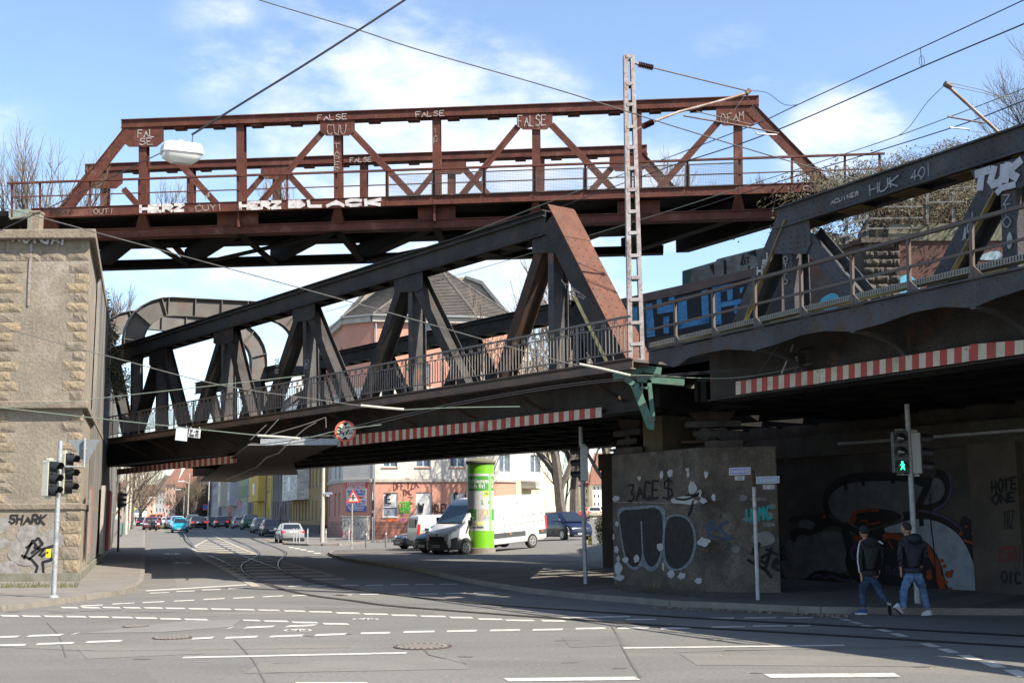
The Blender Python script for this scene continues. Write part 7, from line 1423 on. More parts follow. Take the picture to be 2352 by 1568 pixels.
# ---- vans
def van(loc,ang,label,L,W,H,prof,ws,cabwin,small=False):
 t=thing('parked_van',loc,label,'van',None,ang);hw=W/2;mb=MB();wv=mat('white_van_paint',(.52,.52,.515),(.47,.47,.465),1.2,.35,0,coat=.3)if not small else mat('white_van_paint',())
 n=len(prof);vs=[]
 rings=[[Vector((x,y*hw*(1-max(0,z-1.2)*.07/(H-1.2)*1.6),z))for x,z in prof]for y in(-.94,-1.0,1.0,.94)]
 for i,r_ in enumerate(rings):
  if i in(0,3):c=sum(r_,Vector())/n;rings[i]=[c+(v-c)*.965+Vector((0,0,0))for v in r_];
 for i,y in((0,-1.0),(3,1.0)):rings[i]=[Vector((v.x,y*hw*(1-max(0,v.z-1.2)*.07/(H-1.2)*1.6)*1.0,v.z))for v in rings[i]]
 rings[1]=[Vector((v.x,v.y*.955,v.z))for v in rings[1]];rings[2]=[Vector((v.x,v.y*.955,v.z))for v in rings[2]]
 for r_ in rings:
  for v in r_:v.y*=1-.26*max(0,min(1,(v.x-L*.36)/(L*.14)))**1.8
 loft(mb,rings);mb.build('body',wv,t,local=True,smooth=True)
 def sidep(name,pts,m,s,off=.012):
  mb=MB();q=[Vector((x,s*(hw*(1-max(0,z-1.2)*.07/(H-1.2)*1.6)+off),z))for x,z in pts];mb.prism(q,Vector((0,-s*.02,0)));return mb.build(name,m,t,local=True)
 def seam(a,b,s):mb=MB();A,B=[Vector((x,s*(hw*(1-max(0,z-1.2)*.07/(H-1.2)*1.6)+.002),z))for x,z in(a,b)];mb.beam(A,B,.014,.01,(0,1,0));mb.build('panel_seam',mat('seam_grey',(.2,.2,.2)),t,local=True)
 sg=[Vector((ws[0][0]+.015,y,ws[0][1]))for y in(-hw*.82,hw*.82)]+[Vector((ws[1][0]+.015,y,ws[1][1]))for y in(hw*.74,-hw*.74)];nn=(sg[1]-sg[0]).cross(sg[2]-sg[0]).normalized();nn=nn if nn.x>0 else-nn
 mb=MB();mb.prism([v-nn*.02+nn*.03 for v in sg],-nn*.02);mb.build('windscreen',mat('blue_tinted_glass',(.02,.045,.06),rough=.05,spec=.9),t,local=True)
 for s in(1,-1):
  sidep('cab_window',cabwin,glassdark,s)
 return t,sidep,seam,hw
f_=at(1068,1273.2,.12);r_=depth(1220,1200,f_.y+3.05);hd=Vector((f_.x-r_.x,f_.y-r_.y,0)).normalized();ang=math.atan2(hd.y,hd.x);left=Vector((-hd.y,hd.x,0))
wb0,wb1=2.257,-2.075;c_=Vector((f_.x,f_.y,.12))-hd*wb0;side=left if left.y>0 else-left;c_=c_+side*.93;c_.z+=.1
prof=[(-3.08,.42),(-3.12,.75),(-3.10,1.6),(-3.02,2.30),(-2.9,2.46),(-2.5,2.52),(.6,2.52),(1.15,2.44),(1.5,2.25),(2.28,1.42),(2.45,1.30),(2.92,1.10),(3.06,.95),(3.10,.60),(3.05,.38),(2.6,.30),(-2.9,.32)]
t,sidep,seam,hw=van(c_,ang,'big white panel van with black bumper and side strips, partly behind the green advertising column',6.2,2.05,2.5,prof,((2.26,1.47),(1.54,2.21)),[(2.02,1.42),(1.52,1.98),(.95,1.98),(.90,1.35),(1.95,1.30)])
for s in(1,-1):
 for x in(wb0,wb1):wheel(t,x,s*(hw-.10),.345,.22,mat('steel_wheel',(.22,.22,.22),rough=.5));
 for x in(wb0,wb1):sidep('wheel_arch',[(x+.43*math.cos(a),max(.33,.36+.43*math.sin(a)))for a in[i*math.pi/10 for i in range(-1,12)]],blackpl,s,-.025)
 for a,b in((-3.08,wb1-.46),(wb1+.46,-.25),(-.22,1.0),(1.03,wb0-.45)):sidep('side_strip',[(a,.62),(b,.62),(b,.84),(a,.84)],mat('grey_cladding',(.045,.047,.05),rough=.6),s)
 for x in(-2.75,-.6,.9):mb=MB();mb.box((x,s*(hw+.02),.76),(.09,.02,.04));mb.build('side_marker',orange,t,local=True)
 for a,b in(((-.23,.4),(-.30,2.3)),((1.02,.4),(.98,2.25)),((-2.2,.9),(-2.25,2.32)),((-2.9,2.22),(.9,2.10)),((-.25,1.5),(-2.95,1.62)),((-2.95,1.28),(.95,1.18)),((-2.85,.9),(-2.85,2.25))):seam(a,b,s)
 mb=MB();mb.prism([Vector((-3.135,s*hw*.88,.85)),Vector((-3.12,s*(hw+.01),.85)),Vector((-3.10,s*(hw-.0),1.5)),Vector((-3.12,s*hw*.88,1.5))],Vector((.10,0,0)));mb.build('tail_light',lensred,t,local=True)
 mb=MB();mb.prism([Vector((3.03,s*hw*.46,.76)),Vector((2.99,s*hw*.70,.74)),Vector((2.60,s*hw*.935,1.20)),Vector((2.66,s*hw*.86,1.26)),Vector((2.95,s*hw*.62,1.06))],Vector((.09,0,.01)));mb.build('headlight',lenswhite,t,local=True)
 mb=MB();mb.box((1.95,s*(hw+.14),1.52),(.12,.16,.34));mb.box((1.98,s*(hw+.03),1.42),(.06,.16,.05));mb.build('mirror',blackpl,t,local=True,bevel=.03)
t.rotation_euler=(0,.055,ang)
mb=MB();ring0=[Vector((x,y,.27))for x,y in((2.72,-hw*.99),(2.92,-hw*.90),(3.10,-hw*.62),(3.17,0),(3.10,hw*.62),(2.92,hw*.90),(2.72,hw*.99))];ring1=[Vector((v.x+.0,v.y,.62+.22*(abs(v.y)/hw)**2))for v in ring0];n=7
mb.add(ring0+ring1,[(i,i+1,n+i+1,n+i)for i in range(6)]+[tuple(range(6,-1,-1)),tuple(range(7,14)),(0,7,13,6)]);mb.build('front_bumper',mat('grey_cladding',()),t,local=True,smooth=True)
mb=MB();mb.box((3.10,0,.74),(.06,1.05,.30));gr_=mb.build('grille',blackpl,t,local=True,bevel=.03);mb=MB()
for z in(.64,.72,.80):mb.box((3.135,0,z),(.015,1.0,.02))
mb.build('grille_bars',mat('grey_cladding',()),gr_,local=True)
mb=MB();mb.prism([Vector((3.075,0,1.04)),Vector((3.075,.055,.96)),Vector((3.075,0,.88)),Vector((3.075,-.055,.96))],Vector((.03,0,0)));mb.build('diamond_badge',mat('chrome',(.5,.5,.52),rough=.15,metal=1),t,local=True)
mb=MB();mb.box((3.185,0,.46),(.02,.52,.12));pf=mb.build('number_plate',white,t,local=True);lettering('DO-PL 991',.11,blacktag,(3.2,.02,.46),(0,1,0),Z,pf,fit=.42,local=True,name='plate_number')
prof=[(-2.15,.35),(-2.2,.7),(-2.17,1.3),(-2.08,1.72),(-1.95,1.82),(.2,1.84),(.6,1.76),(1.35,1.18),(2.05,.95),(2.18,.7),(2.15,.35),(1.9,.25),(-1.95,.25)]
p_=cl(946,62,.1);h2=Vector((.93,.36,0)).normalized();ang2=math.atan2(h2.y,h2.x);t,sidep,seam,hw=van(p_+h2*2.2,ang2,'small white delivery van with a dented grey rear bumper, between two dark cars',4.4,1.8,1.84,prof,((1.33,1.2),(.64,1.72)),[(1.15,1.2),(.62,1.62),(.15,1.62),(.1,1.2)],True)
for s in(1,-1):
 for x in(1.35,-1.35):wheel(t,x,s*(hw-.10),.31);sidep('wheel_arch',[(x+.39*math.cos(a),max(.27,.33+.39*math.sin(a)))for a in[i*math.pi/10 for i in range(-1,12)]],blackpl,s,-.02)
 for a,b in(((-.9,.3),(-.9,1.7)),((.1,.3),(.05,1.7)),((-1.95,1.05),(-.95,1.05)),((-.9,1.0),(.05,1.0))):seam(a,b,s)
 mb=MB();mb.prism([Vector((-2.20,s*hw*.86,.75)),Vector((-2.17,s*(hw+.005),.75)),Vector((-2.12,s*(hw-.01),1.35)),Vector((-2.17,s*hw*.86,1.35))],Vector((.12,0,0)));mb.build('tail_light',lensred,t,local=True)
 mb=MB();mb.prism([Vector((-2.22,s*hw*.5,.28)),Vector((-2.14,s*(hw+.015),.28)),Vector((-1.75,s*(hw+.015),.28)),Vector((-2.0,s*(hw+.015),.78)),Vector((-2.2,s*(hw*.96),.70)),Vector((-2.22,s*hw*.5,.5))],Vector((.05,0,0)));mb.build('rear_bumper',mat('grey_cladding',()),t,local=True)
mb=MB();mb.box((-2.205,0,.42),(.06,hw*1.7,.24));mb.build('rear_bumper',mat('grey_cladding',()),t,local=True,bevel=.03);mb=MB();mb.box((-2.19,0,1.4),(.03,hw*1.3,.45));mb.build('rear_window',glassdark,t,local=True)
tp_=cl(378,400);tt=thing('tram',tp_+Vector((-2,8,0)),'distant dark red tram coming down the street','tram',None,HR+math.pi);mb=MB();loft(mb,[[Vector((x,y,z))for y,z in((-1.15,.4),(-1.2,1.2),(-1.2,2.9),(-1.0,3.4),(1.0,3.4),(1.2,2.9),(1.2,1.2),(1.15,.4))]for x in(-12,7.6)]+[[Vector((8.2,y*.9,z))for y,z in((-1.15,.5),(-1.2,1.2),(-1.1,2.7),(-.9,3.2),(.9,3.2),(1.1,2.7),(1.2,1.2),(1.15,.5))]]);mb.build('body',paint('tram_red',(.25,.015,.02)),tt,local=True)
mb=MB();mb.box((8.2,0,2.0),(.08,1.9,1.3));mb.build('windscreen',glassdark,tt,local=True);mb=MB();mb.box((0,0,2.2),(14,2.43,.9));mb.build('side_windows',glassdark,tt,local=True)
kp=cl(307,232);kt=thing('market_stall',kp,'white stall with a red panel beside a group of people on the left','stall');mb=MB();mb.box(kp+Vector((0,1.5,1.5)),(3.4,2.6,3.0));mb.build('stall_body',whitep,kt,bevel=.05);mb=MB();mb.box(kp+Vector((-.9,.18,1.6)),(1.1,.06,2.0));mb.build('red_panel',redstripe,kt);mb=MB();mb.box(kp+Vector((0,1.4,3.1)),(3.9,3.2,.15));mb.build('roof',palem,kt)
put('mpv',paint('orange_paint',(.75,.17,.03)),325,262,HR+math.pi/2,'orange van behind the group of people at the stall',L=4.8,W=1.9,H=2.2,cat='van')
st=at(350.5,1217.6,.13);sc=thing('scooter',st,'black motor scooter parked in front of the maroon saloon','scooter',None,HR+math.pi+.5)
for x in(-.62,.62):wheel(sc,x,.05,.27,.11)
mb=MB();loft(mb,[[Vector((x,y*w,z))for y,z in((-1,z0),(-1.1,(z0+z1)/2),(-.7,z1),(.7,z1),(1.1,(z0+z1)/2),(1,z0))]for x,z0,z1,w in((-.85,.55,.78,.1),(-.5,.38,.86,.17),(-.1,.3,.8,.16),(.05,.22,.36,.15),(.35,.22,.40,.15),(.45,.3,.95,.17),(.58,.5,1.0,.12))]);mb.build('bodywork',blackp,sc,local=True,smooth=True)
mb=MB();mb.tube([(.62,0,.3),(.45,0,1.05)],.035,6);mb.tube([(.42,-.34,1.08),(.45,0,1.05),(.42,.34,1.08)],.022,6);mb.build('handlebar',galv,sc,local=True);mb=MB();mb.box((-.95,0,.95),(.35,.38,.28));mb.build('top_box',mat('grey_cladding',()),sc,local=True,bevel=.06);mb=MB();mb.box((-.3,0,.83),(.7,.3,.1));mb.build('seat',blackpl,sc,local=True,bevel=.03);mb=MB();mb.lathe((.55,0,.86),[(.07,0),(.08,.05)],12,(1,0,.2));mb.build('headlight',lenswhite,sc,local=True)
# ------------------------------------------------------------------ advertising column
bc=at(1103.5,1273,.12);bc.y+=.66;R0=.615;col_=thing('advertising_column',bc,'lime green advertising column with a sandwich poster and a flat concrete cap','advertising column')
zc0=bc.z
def zat(y,yy=None):return depth(1103.5,y,bc.y-.6).z
zb_1,zgr,zpt,ztp=zat(1258),zat(1219),zat(1087),zat(1066)
mb=MB();mb.lathe(bc,[(.68,0),(.68,zb_1-zc0),(.62,zb_1-zc0+.01)],40);mb.build('concrete_base',mat('column_base',(.2,.17,.145),(.14,.12,.10),4,.95,.4),col_,smooth=True)
lime=mat('lime_green_paint',(.14,.40,.008),(.12,.36,.008),3,.45,.05)
mb=MB();mb.lathe(Vector((bc.x,bc.y,zb_1)),[(R0,0),(R0,ztp-zb_1)],48);mb.build('drum',lime,col_,smooth=True)
mb=MB();mb.lathe(Vector((bc.x,bc.y,ztp)),[(.64,0),(.64,.05),(.70,.08),(.70,.16),(.62,.20),(.45,.28),(.1,.34)],40);mb.build('cap',mat('mossy_cap',(.13,.12,.09),(.09,.10,.05),4,.95,.5),col_,smooth=True)
vd=Vector((-bc.x,-bc.y,0)).normalized();vr=Vector((-vd.y,vd.x,0));vr=vr if vr.x>0 else-vr
def cpt(xr,z,off=.004):a=max(-1.55,min(1.55,xr));r=R0+off;return Vector((bc.x,bc.y,0))+vd*math.cos(a)*r+vr*math.sin(a)*r+Z*z
def aX(x):return math.asin(max(-.999,min(.999,(x-1103.5)/31.)))
def cpatch(x0,y0,x1,y1,m,off=.004,name='poster_area'):
 a0,a1=aX(x0),aX(x1);mb=MB();n=max(2,int((a1-a0)/.1));z0,z1=zat(y1),zat(y0);vs=[]
 for i in range(n+1):a=a0+(a1-a0)*i/n;vs+=[cpt(a,z0,off),cpt(a,z1,off)]
 mb.add(vs,[(2*i,2*i+2,2*i+3,2*i+1)for i in range(n)]);return mb.build(name,m,col_)
def cpoly(pts,m,off=.008,name='poster_area'):mb=MB();mb.add([cpt(aX(x),zat(y),off)for x,y in pts],[tuple(range(len(pts)))]);return mb.build(name,m,col_)
def ctext(s,x0,x1,y,m,off=.012,hpx=None,italic=0):
 o=lettering(s,1,m,(0,0,0),(1,0,0),(0,1,0),col_,local=True);vs=[v.co.copy()for v in o.data.vertices];mx,Mx=min(v.x for v in vs),max(v.x for v in vs);my,My=min(v.y for v in vs),max(v.y for v in vs);a0,a1=aX(x0),aX(x1);org=ORG[col_.name];h=(My-my)/(Mx-mx)*(a1-a0)*R0 if hpx is None else hpx*.0196
 for v,c in zip(o.data.vertices,vs):f=(c.y-my)/(My-my);v.co=cpt(a0+(a1-a0)*(c.x-mx)/(Mx-mx)+italic*f,zat(y)+(f-.5)*h,off+c.z*.3)-org
posterw=mat('poster_paper',(.44,.45,.44),(.40,.41,.40),3,.6,0);pgreen=mat('poster_green',(.045,.22,.03),rough=.5)
cpatch(1074.3,1087,1123,1218.5,posterw);cpatch(1126.5,1087,1133.6,1218.5,posterw)
cpatch(1074.5,1092.5,1122,1126.5,pgreen,.008);cpatch(1127.5,1092.5,1133.6,1126.5,pgreen,.008);ctext('Schlemm',1077,1121,1104,white,hpx=11);ctext('dich fit!',1077,1113,1115.5,white,hpx=10.5);ctext('Sc',1128,1133,1104,white,hpx=11);ctext('di',1128,1132,1115,white,hpx=10)
bun=mat('bread_crust',(.50,.25,.07),(.40,.17,.045),8,.7,0,fine=80)
cpoly([(1077,1141),(1080,1137),(1090,1134.5),(1105,1135),(1116,1138),(1119,1142),(1117,1145),(1098,1144),(1078,1145)],bun);cpoly([(1076,1144),(1098,1143),(1118,1145),(1118,1150),(1076,1150)],mat('sandwich_filling',(.30,.07,.05),(.10,.22,.03),30,.7,0),.010);cpoly([(1076,1149),(1090,1151),(1104,1149),(1118,1151),(1118,1154),(1076,1154)],mat('salad_leaf',(.12,.32,.03),(.22,.4,.06),20,.7,0),.012);cpoly([(1078,1153),(1117,1153),(1114,1160),(1100,1161),(1083,1160)],bun)
cpoly([(1107.5+6*0+7*math.cos(a)+8,1133+7.3*math.sin(a))for a in[i*math.pi/8 for i in range(16)]],mat('price_yellow',(.80,.72,.02),rough=.5),.014);ctext('2,99',1110.5,1121,1133.5,pgreen,.018,7);ctext('6',1107.5,1113.5,1152.5,white,.020,9);cpoly([(1106,1147),(1122.3,1149),(1122.3,1157),(1106,1158)],pgreen,.014);cpoly([(1127.5,1140),(1133.6,1136),(1133.6,1160),(1127.5,1156)],bun)
cpatch(1074.6,1168.5,1094,1194.5,pgreen,.008);cpatch(1128,1168.5,1133.6,1194.5,pgreen,.008)
for i in range(5):cpatch(1077,1172+i*4.2,1091-(i%2)*3,1173.2+i*4.2,mat('small_print',(.3,.42,.25)),.011)
cpatch(1097.5,1168.5,1122,1194.5,mat('photo_backdrop',(.42,.38,.35),(.3,.26,.24),8,.7,0),.008);skin_=mat('photo_skin',(.62,.38,.27),(.5,.3,.2),9,.6,0)
cpoly([(1107,1172),(1111,1168.6),(1118,1169),(1121,1175),(1120,1184),(1121.5,1194),(1104,1194),(1106,1184)],mat('photo_hair',(.45,.28,.10),(.3,.17,.06),20,.7,0),.011);cpoly([(1109,1172),(1113,1170),(1117,1172),(1118,1178),(1115,1184),(1111,1184),(1108.5,1179)],skin_,.014);cpoly([(1102,1192),(1106,1184),(1112,1186),(1120,1184),(1121.8,1190),(1121.8,1194.4),(1102,1194.4)],skin_,.0125);cpoly([(1112,1188),(1121.8,1186),(1121.8,1191),(1113,1191.5)],mat('photo_blue',(.1,.3,.6)),.016)
ctext('SUB',1081.5,1092,1201.5,mat('logo_grey',(.30,.31,.30)),.012,7,.12);ctext('WAY',1091.5,1108.5,1201.5,mat('price_yellow',()),.013,7.5,.12);ctext('eat fresh.',1085,1111,1209.5,blacktag,.012,6)
# ------------------------------------------------------------------ poles, lights and signs
def pole(base,top,r,m,t,name='pole',r2=None):mb=MB();mb.tube([base,top],[r,r2 or r],12);return mb.build(name,m,t,smooth=True)
def head(t,c,face,n,hcol,lit=None,w=.30,h=.30,vis=.22):
 face=Vector(face).normalized();sd=Vector((-face.y,face.x,0));H_=n*h;mb=MB();mb.box(c-face*.10,(.20,w,H_),face);mb.box(c-face*.10+Z*(H_/2+.03),(.12,w*.5,.05),face);mb.box(c-face*.10-Z*(H_/2+.03),(.12,w*.5,.05),face);hb=mb.build('signal_housing',hcol,t,bevel=.02)
 for k in range(n):
  p=c+Z*(H_/2-h*(k+.5));mb=MB();mb.box(p+face*.006,(.02,w*.94,h*.94),face);mb.build('lamp_board',blackpl,t)
  mb=MB();mb.lathe(p+face*.012,[(.095,0),(.09,.02),(.05,.035)],16,face);mb.build('lens',mat('dark_lens',(.02,.02,.022),rough=.1,spec=.8),t,smooth=True)
  mb=MB();N_=12;a_=[Vector(p+face*.01+sd*.115*math.cos(x)+Z*.115*math.sin(x))for x in[math.pi*(-.12+1.24*i/N_)for i in range(N_+1)]];b_=[v+face*(vis if 1<i<N_-1 else vis*.8)-Z*.02 for i,v in enumerate(a_)];mb.add(a_+b_,[(i,i+1,N_+2+i,N_+1+i)for i in range(N_)]);vv=mb.build('visor',blackpl,t)
  so=vv.modifiers.new('thick','SOLIDIFY');so.thickness=.008
 return H_
creamh=mat('cream_signal_housing',(.56,.55,.42),(.48,.47,.37),6,.5,.05);greyh=mat('grey_signal_housing',(.16,.17,.16),(.12,.125,.12),6,.5,0)
b0=at(123,1371,.12);PLf=Plane(b0,(1,.05));lt=thing('traffic_light',b0,'cream-cased traffic light pole with a give-way sign seen from behind, at the left abutment','traffic light');tp0=PLf(139,1012)
pole(b0,tp0,.055,galv,lt);mb=MB();mb.lathe(b0,[(.11,0),(.1,.03),(.065,.05)],14);mb.build('foot_collar',galv,lt)
fc=Vector((.93,-.36,0));head(lt,PLf(126,1099)+Vector((.0,-.14,0)),fc,3,creamh,w=.26,h=.265);head(lt,PLf(152,1086)+Vector((0,.16,0)),fc,3,creamh,w=.26,h=.31)
sp0,sp1=PLf(195,1006),PLf(193,1072);mb=MB();mb.tube([sp0,sp1,PLf(142,1071)],.03,8);mb.build('sign_arm',galv,lt)
gw=thing('give_way_sign',PLf(196,1068),'grey back of an inverted triangle give-way sign beside the left traffic light','traffic sign');mb=MB();mb.prism([PLf(155,1009,-.06),PLf(229,1009,-.06),PLf(198,1068,-.06)],Vector((0,.01,0)));mb.build('plate',mat('sign_back_grey',(.17,.185,.195),(.14,.15,.16),4,.6,0),gw,bevel=.004);mb=MB();mb.box(PLf(193,1030)+Vector((0,.03,0)),(.1,.04,.03));mb.build('bracket',galv,gw)
yb=PLf(119.5,1270)+Vector((-.06,-.06,0));bt_=thing('push_button_box',yb-Z*.1,'yellow pedestrian button box on the left traffic light pole','button box');mb=MB();mb.box(yb,(.09,.1,.19));mb.build('casing',mat('signal_yellow',(.65,.46,.02),rough=.5),bt_,bevel=.01);mb=MB();mb.lathe(yb+Vector((0,-.05,.02)),[(.025,0),(.02,.01)],10,(0,-1,0));mb.build('button',blackpl,bt_)
b1=at(1345.5,1340,.12);Pc1=Plane(b1,(1,0));ct=thing('traffic_light',b1,'grey traffic light pole left of the pier with its signals turned away','traffic light');pole(b1,Pc1(1333.5,980),.055,galv,ct);
ch=Pc1(1334,1065)+Vector((.02,.0,0));head(ct,ch+Vector((-.06,-.12,0)),(-1,-.12,0),3,mat('white_signal_housing',(.40,.41,.40),rough=.5),w=.26,h=.30);yb=Pc1(1350,1241)+Vector((.06,0,0));bt_=thing('push_button_box',yb-Z*.1,'yellow button box on the pole left of the pier','button box');mb=MB();mb.box(yb,(.09,.1,.2));mb.build('casing',mat('signal_yellow',(.65,.46,.02)),bt_,bevel=.01);mb=MB();mb.lathe(yb+Vector((0,-.05,.02)),[(.025,0),(.02,.01)],10,(0,-1,0));mb.build('button',blackpl,bt_)
b2=at(2108,1385,.12);Pr2=Plane(b2,(1,0));rl_=thing('traffic_light',b2,'pedestrian light showing a green walking man, on a grey pole under the right span','traffic light');pole(b2,Pr2(2083,928),.062,galv,rl_,r2=.05)
hc_=Pr2(2066,1038)+Vector((0,-.10,0));head(rl_,hc_,(-.05,-1,0),3,greyh,w=.29,h=.27,vis=.12);hd2=Pr2(2112,1040)+Vector((.03,.05,0));head(rl_,hd2,(1,-.12,0),3,mat('white_signal_housing',()),w=.2,h=.27,vis=.24)
mb=MB();
for z in(-.44,.44):a=hc_+Z*z;mb.tube([a,Vector((hd2.x-.1,hd2.y,a.z))],.015,6)
mb.build('cross_brace',galv,rl_);gm=MB();o=hc_+Vector((0,-.06,-.27));s=.0042
def gs(p):return o+Vector((p[0]*s,0,p[1]*s))
gm.lathe(gs((-2,17)),[(.019,0),(.019,.004)],10,(0,-1,0))
for a,b,w in(((0,12),(0,-1),.034),((-1,11),(-9,3),.014),((1,11),(8,1),.014),((0,0),(-9,-19),.019),((1,0),(8,-19),.019),((-9,3),(-6,0),.012)):gm.beam(gs(a),gs(b),w,.004,(0,1,0))
gm.build('green_man',mat('lit_green',(.02,.9,.42),emit=2.2),rl_)
b3=at(1741,1377,.12);Ps=Plane(b3,(1,0));np_=thing('street_name_post',b3,'slim white post with two blue street name signs reading Oestermärsch and Gronaustr.','street sign');pole(b3,Ps(1732,1118),.04,mat('chipped_white_post',(.48,.47,.47),(.38,.36,.35),7,.6,.1,c3=(.2,.12,.1),s3=8),np_);pole(Ps(1732,1118),Ps(1729.5,1078),.028,rustdark,np_)
enam=mat('blue_enamel',(.03,.07,.42),rough=.25,coat=.5);enam2=mat('blue_enamel_light',(.03,.15,.42),rough=.25,coat=.5)
def nameplate(P,x0,y0,x1,y1,y2,txt,m,par,off=.06,small=None,ts=.105,skew=None):
 a,b,c,d=P(x0,y0,off),P(x1,y1,off),P(x1,y1+(y2-y0),off),P(x0,y2,off);mb=MB();mb.prism([a,b,c,d],-P.n*.012);pl=mb.build('name_plate',white,par);cc=(a+b+c+d)/4;q=[cc+(v-cc)*f for v,f in zip((a,b,c,d),(1,)*4)];w=(b-a).length;h=(a-d).length;r_=(b-a).normalized();u=(a-d).normalized()
 mb=MB();mb.prism([cc+r_*sx_*(w/2-.016)+u*sz_*(h/2-.016)+P.n*.001 for sx_,sz_ in((-1,1),(1,1),(1,-1),(-1,-1))],P.n*.004);mb.build('blue_field',m,pl);lettering(txt,ts,white,cc+P.n*.008,r_,u,pl,fit=w*.88)
 return pl
X0,Y0=zp5(1110,334);X1,Y1=zp5(1278,328);nameplate(Ps,X0,Y0,X1,Y1,zp5(0,392)[1],'Oestermärsch',enam,np_);X0,Y0=zp5(1324,402);X1,Y1=zp5(1505,398);nameplate(Ps,X0,Y0,X1,Y1,zp5(0,458)[1],'Gronaustr.',enam2,np_)
for x0,x1,y0,y1,tx in((1155,1232,396,432,'8 - 1'),(1374,1466,466,502,'6')):X0,Y0=zp5(x0,y0);X1,Y1=zp5(x1,y1);mb=MB();ppoly(mb,Ps,[(X0,Y0),(X1,Y0),(X1,Y1),(X0,Y1)],.01,.06);pl=mb.build('number_plate',mat('tarnished_plate',(.33,.35,.37),(.22,.23,.25),12,.5,0),np_);lettering(tx,.11,white,Ps((X0+X1)/2,(Y0+Y1)/2,.066),(1,0,0),Z,pl)
b4=at(807.5,1262,.02);Pw=Plane(b4,(1,0));ws_=thing('warning_sign',b4,'red-rimmed triangular priority sign on a stickered pole in front of the corner house','traffic sign');pole(b4,Pw(809,1124),.04,mat('stickered_pole',(.12,.12,.12),(.45,.44,.4),9,.6,0),ws_);mb=MB();mb.prism([Pw(811,1122.5,.06),Pw(829,1153,.06),Pw(795.5,1154.5,.06)],-Pw.n*.012);tr_s=mb.build('red_rim',mat('sign_red_bright',(.62,.05,.03),rough=.45),ws_);mb=MB();mb.prism([Pw(811,1129,.062),Pw(823.5,1150,.062),Pw(800.5,1151,.062)],Pw.n*.004);mb.build('white_field',white,ws_);mb=MB()
mb.prism([Pw(811,1134,.069),Pw(814,1138,.069),Pw(812.4,1138,.069),Pw(812.4,1148,.069),Pw(809.6,1148,.069),Pw(809.6,1138,.069),Pw(808,1138,.069)],Pw.n*.003);mb.beam(Pw(805,1142,.071),Pw(817,1142,.071),.05,.004,Pw.n);mb.build('arrow_symbol',blacktag,ws_)
b5=cl(551,134);P5=Plane(b5,(1,0));s5=thing('school_zone_sign',b5,'triangular children warning sign above a round 30 limit on a striped pole','traffic sign');pole(b5,P5(551,1146),.045,mat('stickered_pole',()),s5);mb=MB();mb.prism([P5(551,1145,.07),P5(558.5,1158,.07),P5(543.5,1158,.07)],-P5.n*.012);mb.build('red_rim',MATS['sign_red_bright'],s5);mb=MB();mb.prism([P5(551,1148,.072),P5(556,1156.8,.072),P5(546,1156.8,.072)],P5.n*.004);mb.build('white_field',white,s5);c5=P5(550.5,1164,.07);mb=MB();mb.lathe(c5,[(.26,0),(.26,.012)],24,P5.n);mb.build('red_rim',MATS['sign_red_bright'],s5);mb=MB();mb.lathe(c5+P5.n*.012,[(.2,0),(.2,.004)],24,P5.n);mb.build('white_field',white,s5);lettering('30',.27,blacktag,c5+P5.n*.018,(1,0,0),Z,s5)
mb=MB()
for x in(549,552.5):mb.beam(P5(x,1151.5,.08),P5(x,1156,.08),.06,.004,P5.n);mb.lathe(P5(x,1150.7,.078),[(.035,0),(.035,.004)],8,P5.n)
mb.build('children_symbol',blacktag,s5)
bo_=None;BL=[('left',674,1246,1217,'first of the three close bollards behind the silver saloon'),('',680.7,1247,1218,'middle one of the three close bollards behind the silver saloon'),('',687.3,1248,1218.5,'right one of the three close bollards behind the silver saloon'),('',706,1248.5,1217,'lone grey bollard right of the silver saloon'),('',748,1248.5,1213,'banded bollard just right of the pale lamp post'),('',801,1247,1216,'bollard in front of the utility cabinet'),('',840.5,1258,1222,'black bollard at the corner house downpipe'),('',886,1256.5,1220.5,'black bollard under the first shuttered window'),('',1306,1257.5,1216.5,'black bollard in front of the dark blue tall hatchback')]
blk2=mat('bollard_paint',(.09,.09,.09),(.14,.14,.135),8,.5,.1);first=None
for i,(_,x,yb_,yt_,lab)in enumerate(BL):
 b=at(x,yb_,.12)
 if first is None or i==6:
  t=thing('bollard',b,lab,'bollard','bollards at the junction');mb=MB();mb.lathe(b,[(.045,0),(.045,.88),(.03,.92),(.045,.95),(.04,.99),(.01,1.0)],12);mb.build('post',galv if i<6 else blk2,t,smooth=True);mb=MB();mb.lathe(b+Z*.72,[(.048,0),(.048,.08)],12);mb.build('reflective_band',white,t,smooth=True);first=t;FAM=family()
 else:dup(first,b,0,lab,None,FAM)
def lamp_post(base,h,arm_,lab,m=None,r=.08,dbl=False):
 t=thing('street_lamp',base,lab,'street lamp');pole(base,base+Z*h,r,m or galv,t,r2=r*.6);e=base+Z*h;mb=MB();mb.tube([e,e+Vector((arm_*.5,0,.25)),e+Vector((arm_,0,.3))],.04,6);mb.build('arm',m or galv,t);mb=MB();c=e+Vector((arm_*1.2,0,.28));loft(mb,[[c+Vector((x,y,-.05))for x,y in((-.45,-.12),(.35,-.16),(.45,0),(.35,.16),(-.45,.12))],[c+Vector((x*.9,y*.7,.10))for x,y in((-.45,-.12),(.35,-.16),(.45,0),(.35,.16),(-.45,.12))]]);mb.build('lamp_head',white,t);return t
pm=mat('pale_concrete_pole',(.40,.375,.32),(.33,.31,.27),3,.9,.1)
lp=at(740,1244.5,.12);lamp_post(lp,8.4,-.8,'thick pale lamp post in front of the ochre house',pm,.15)
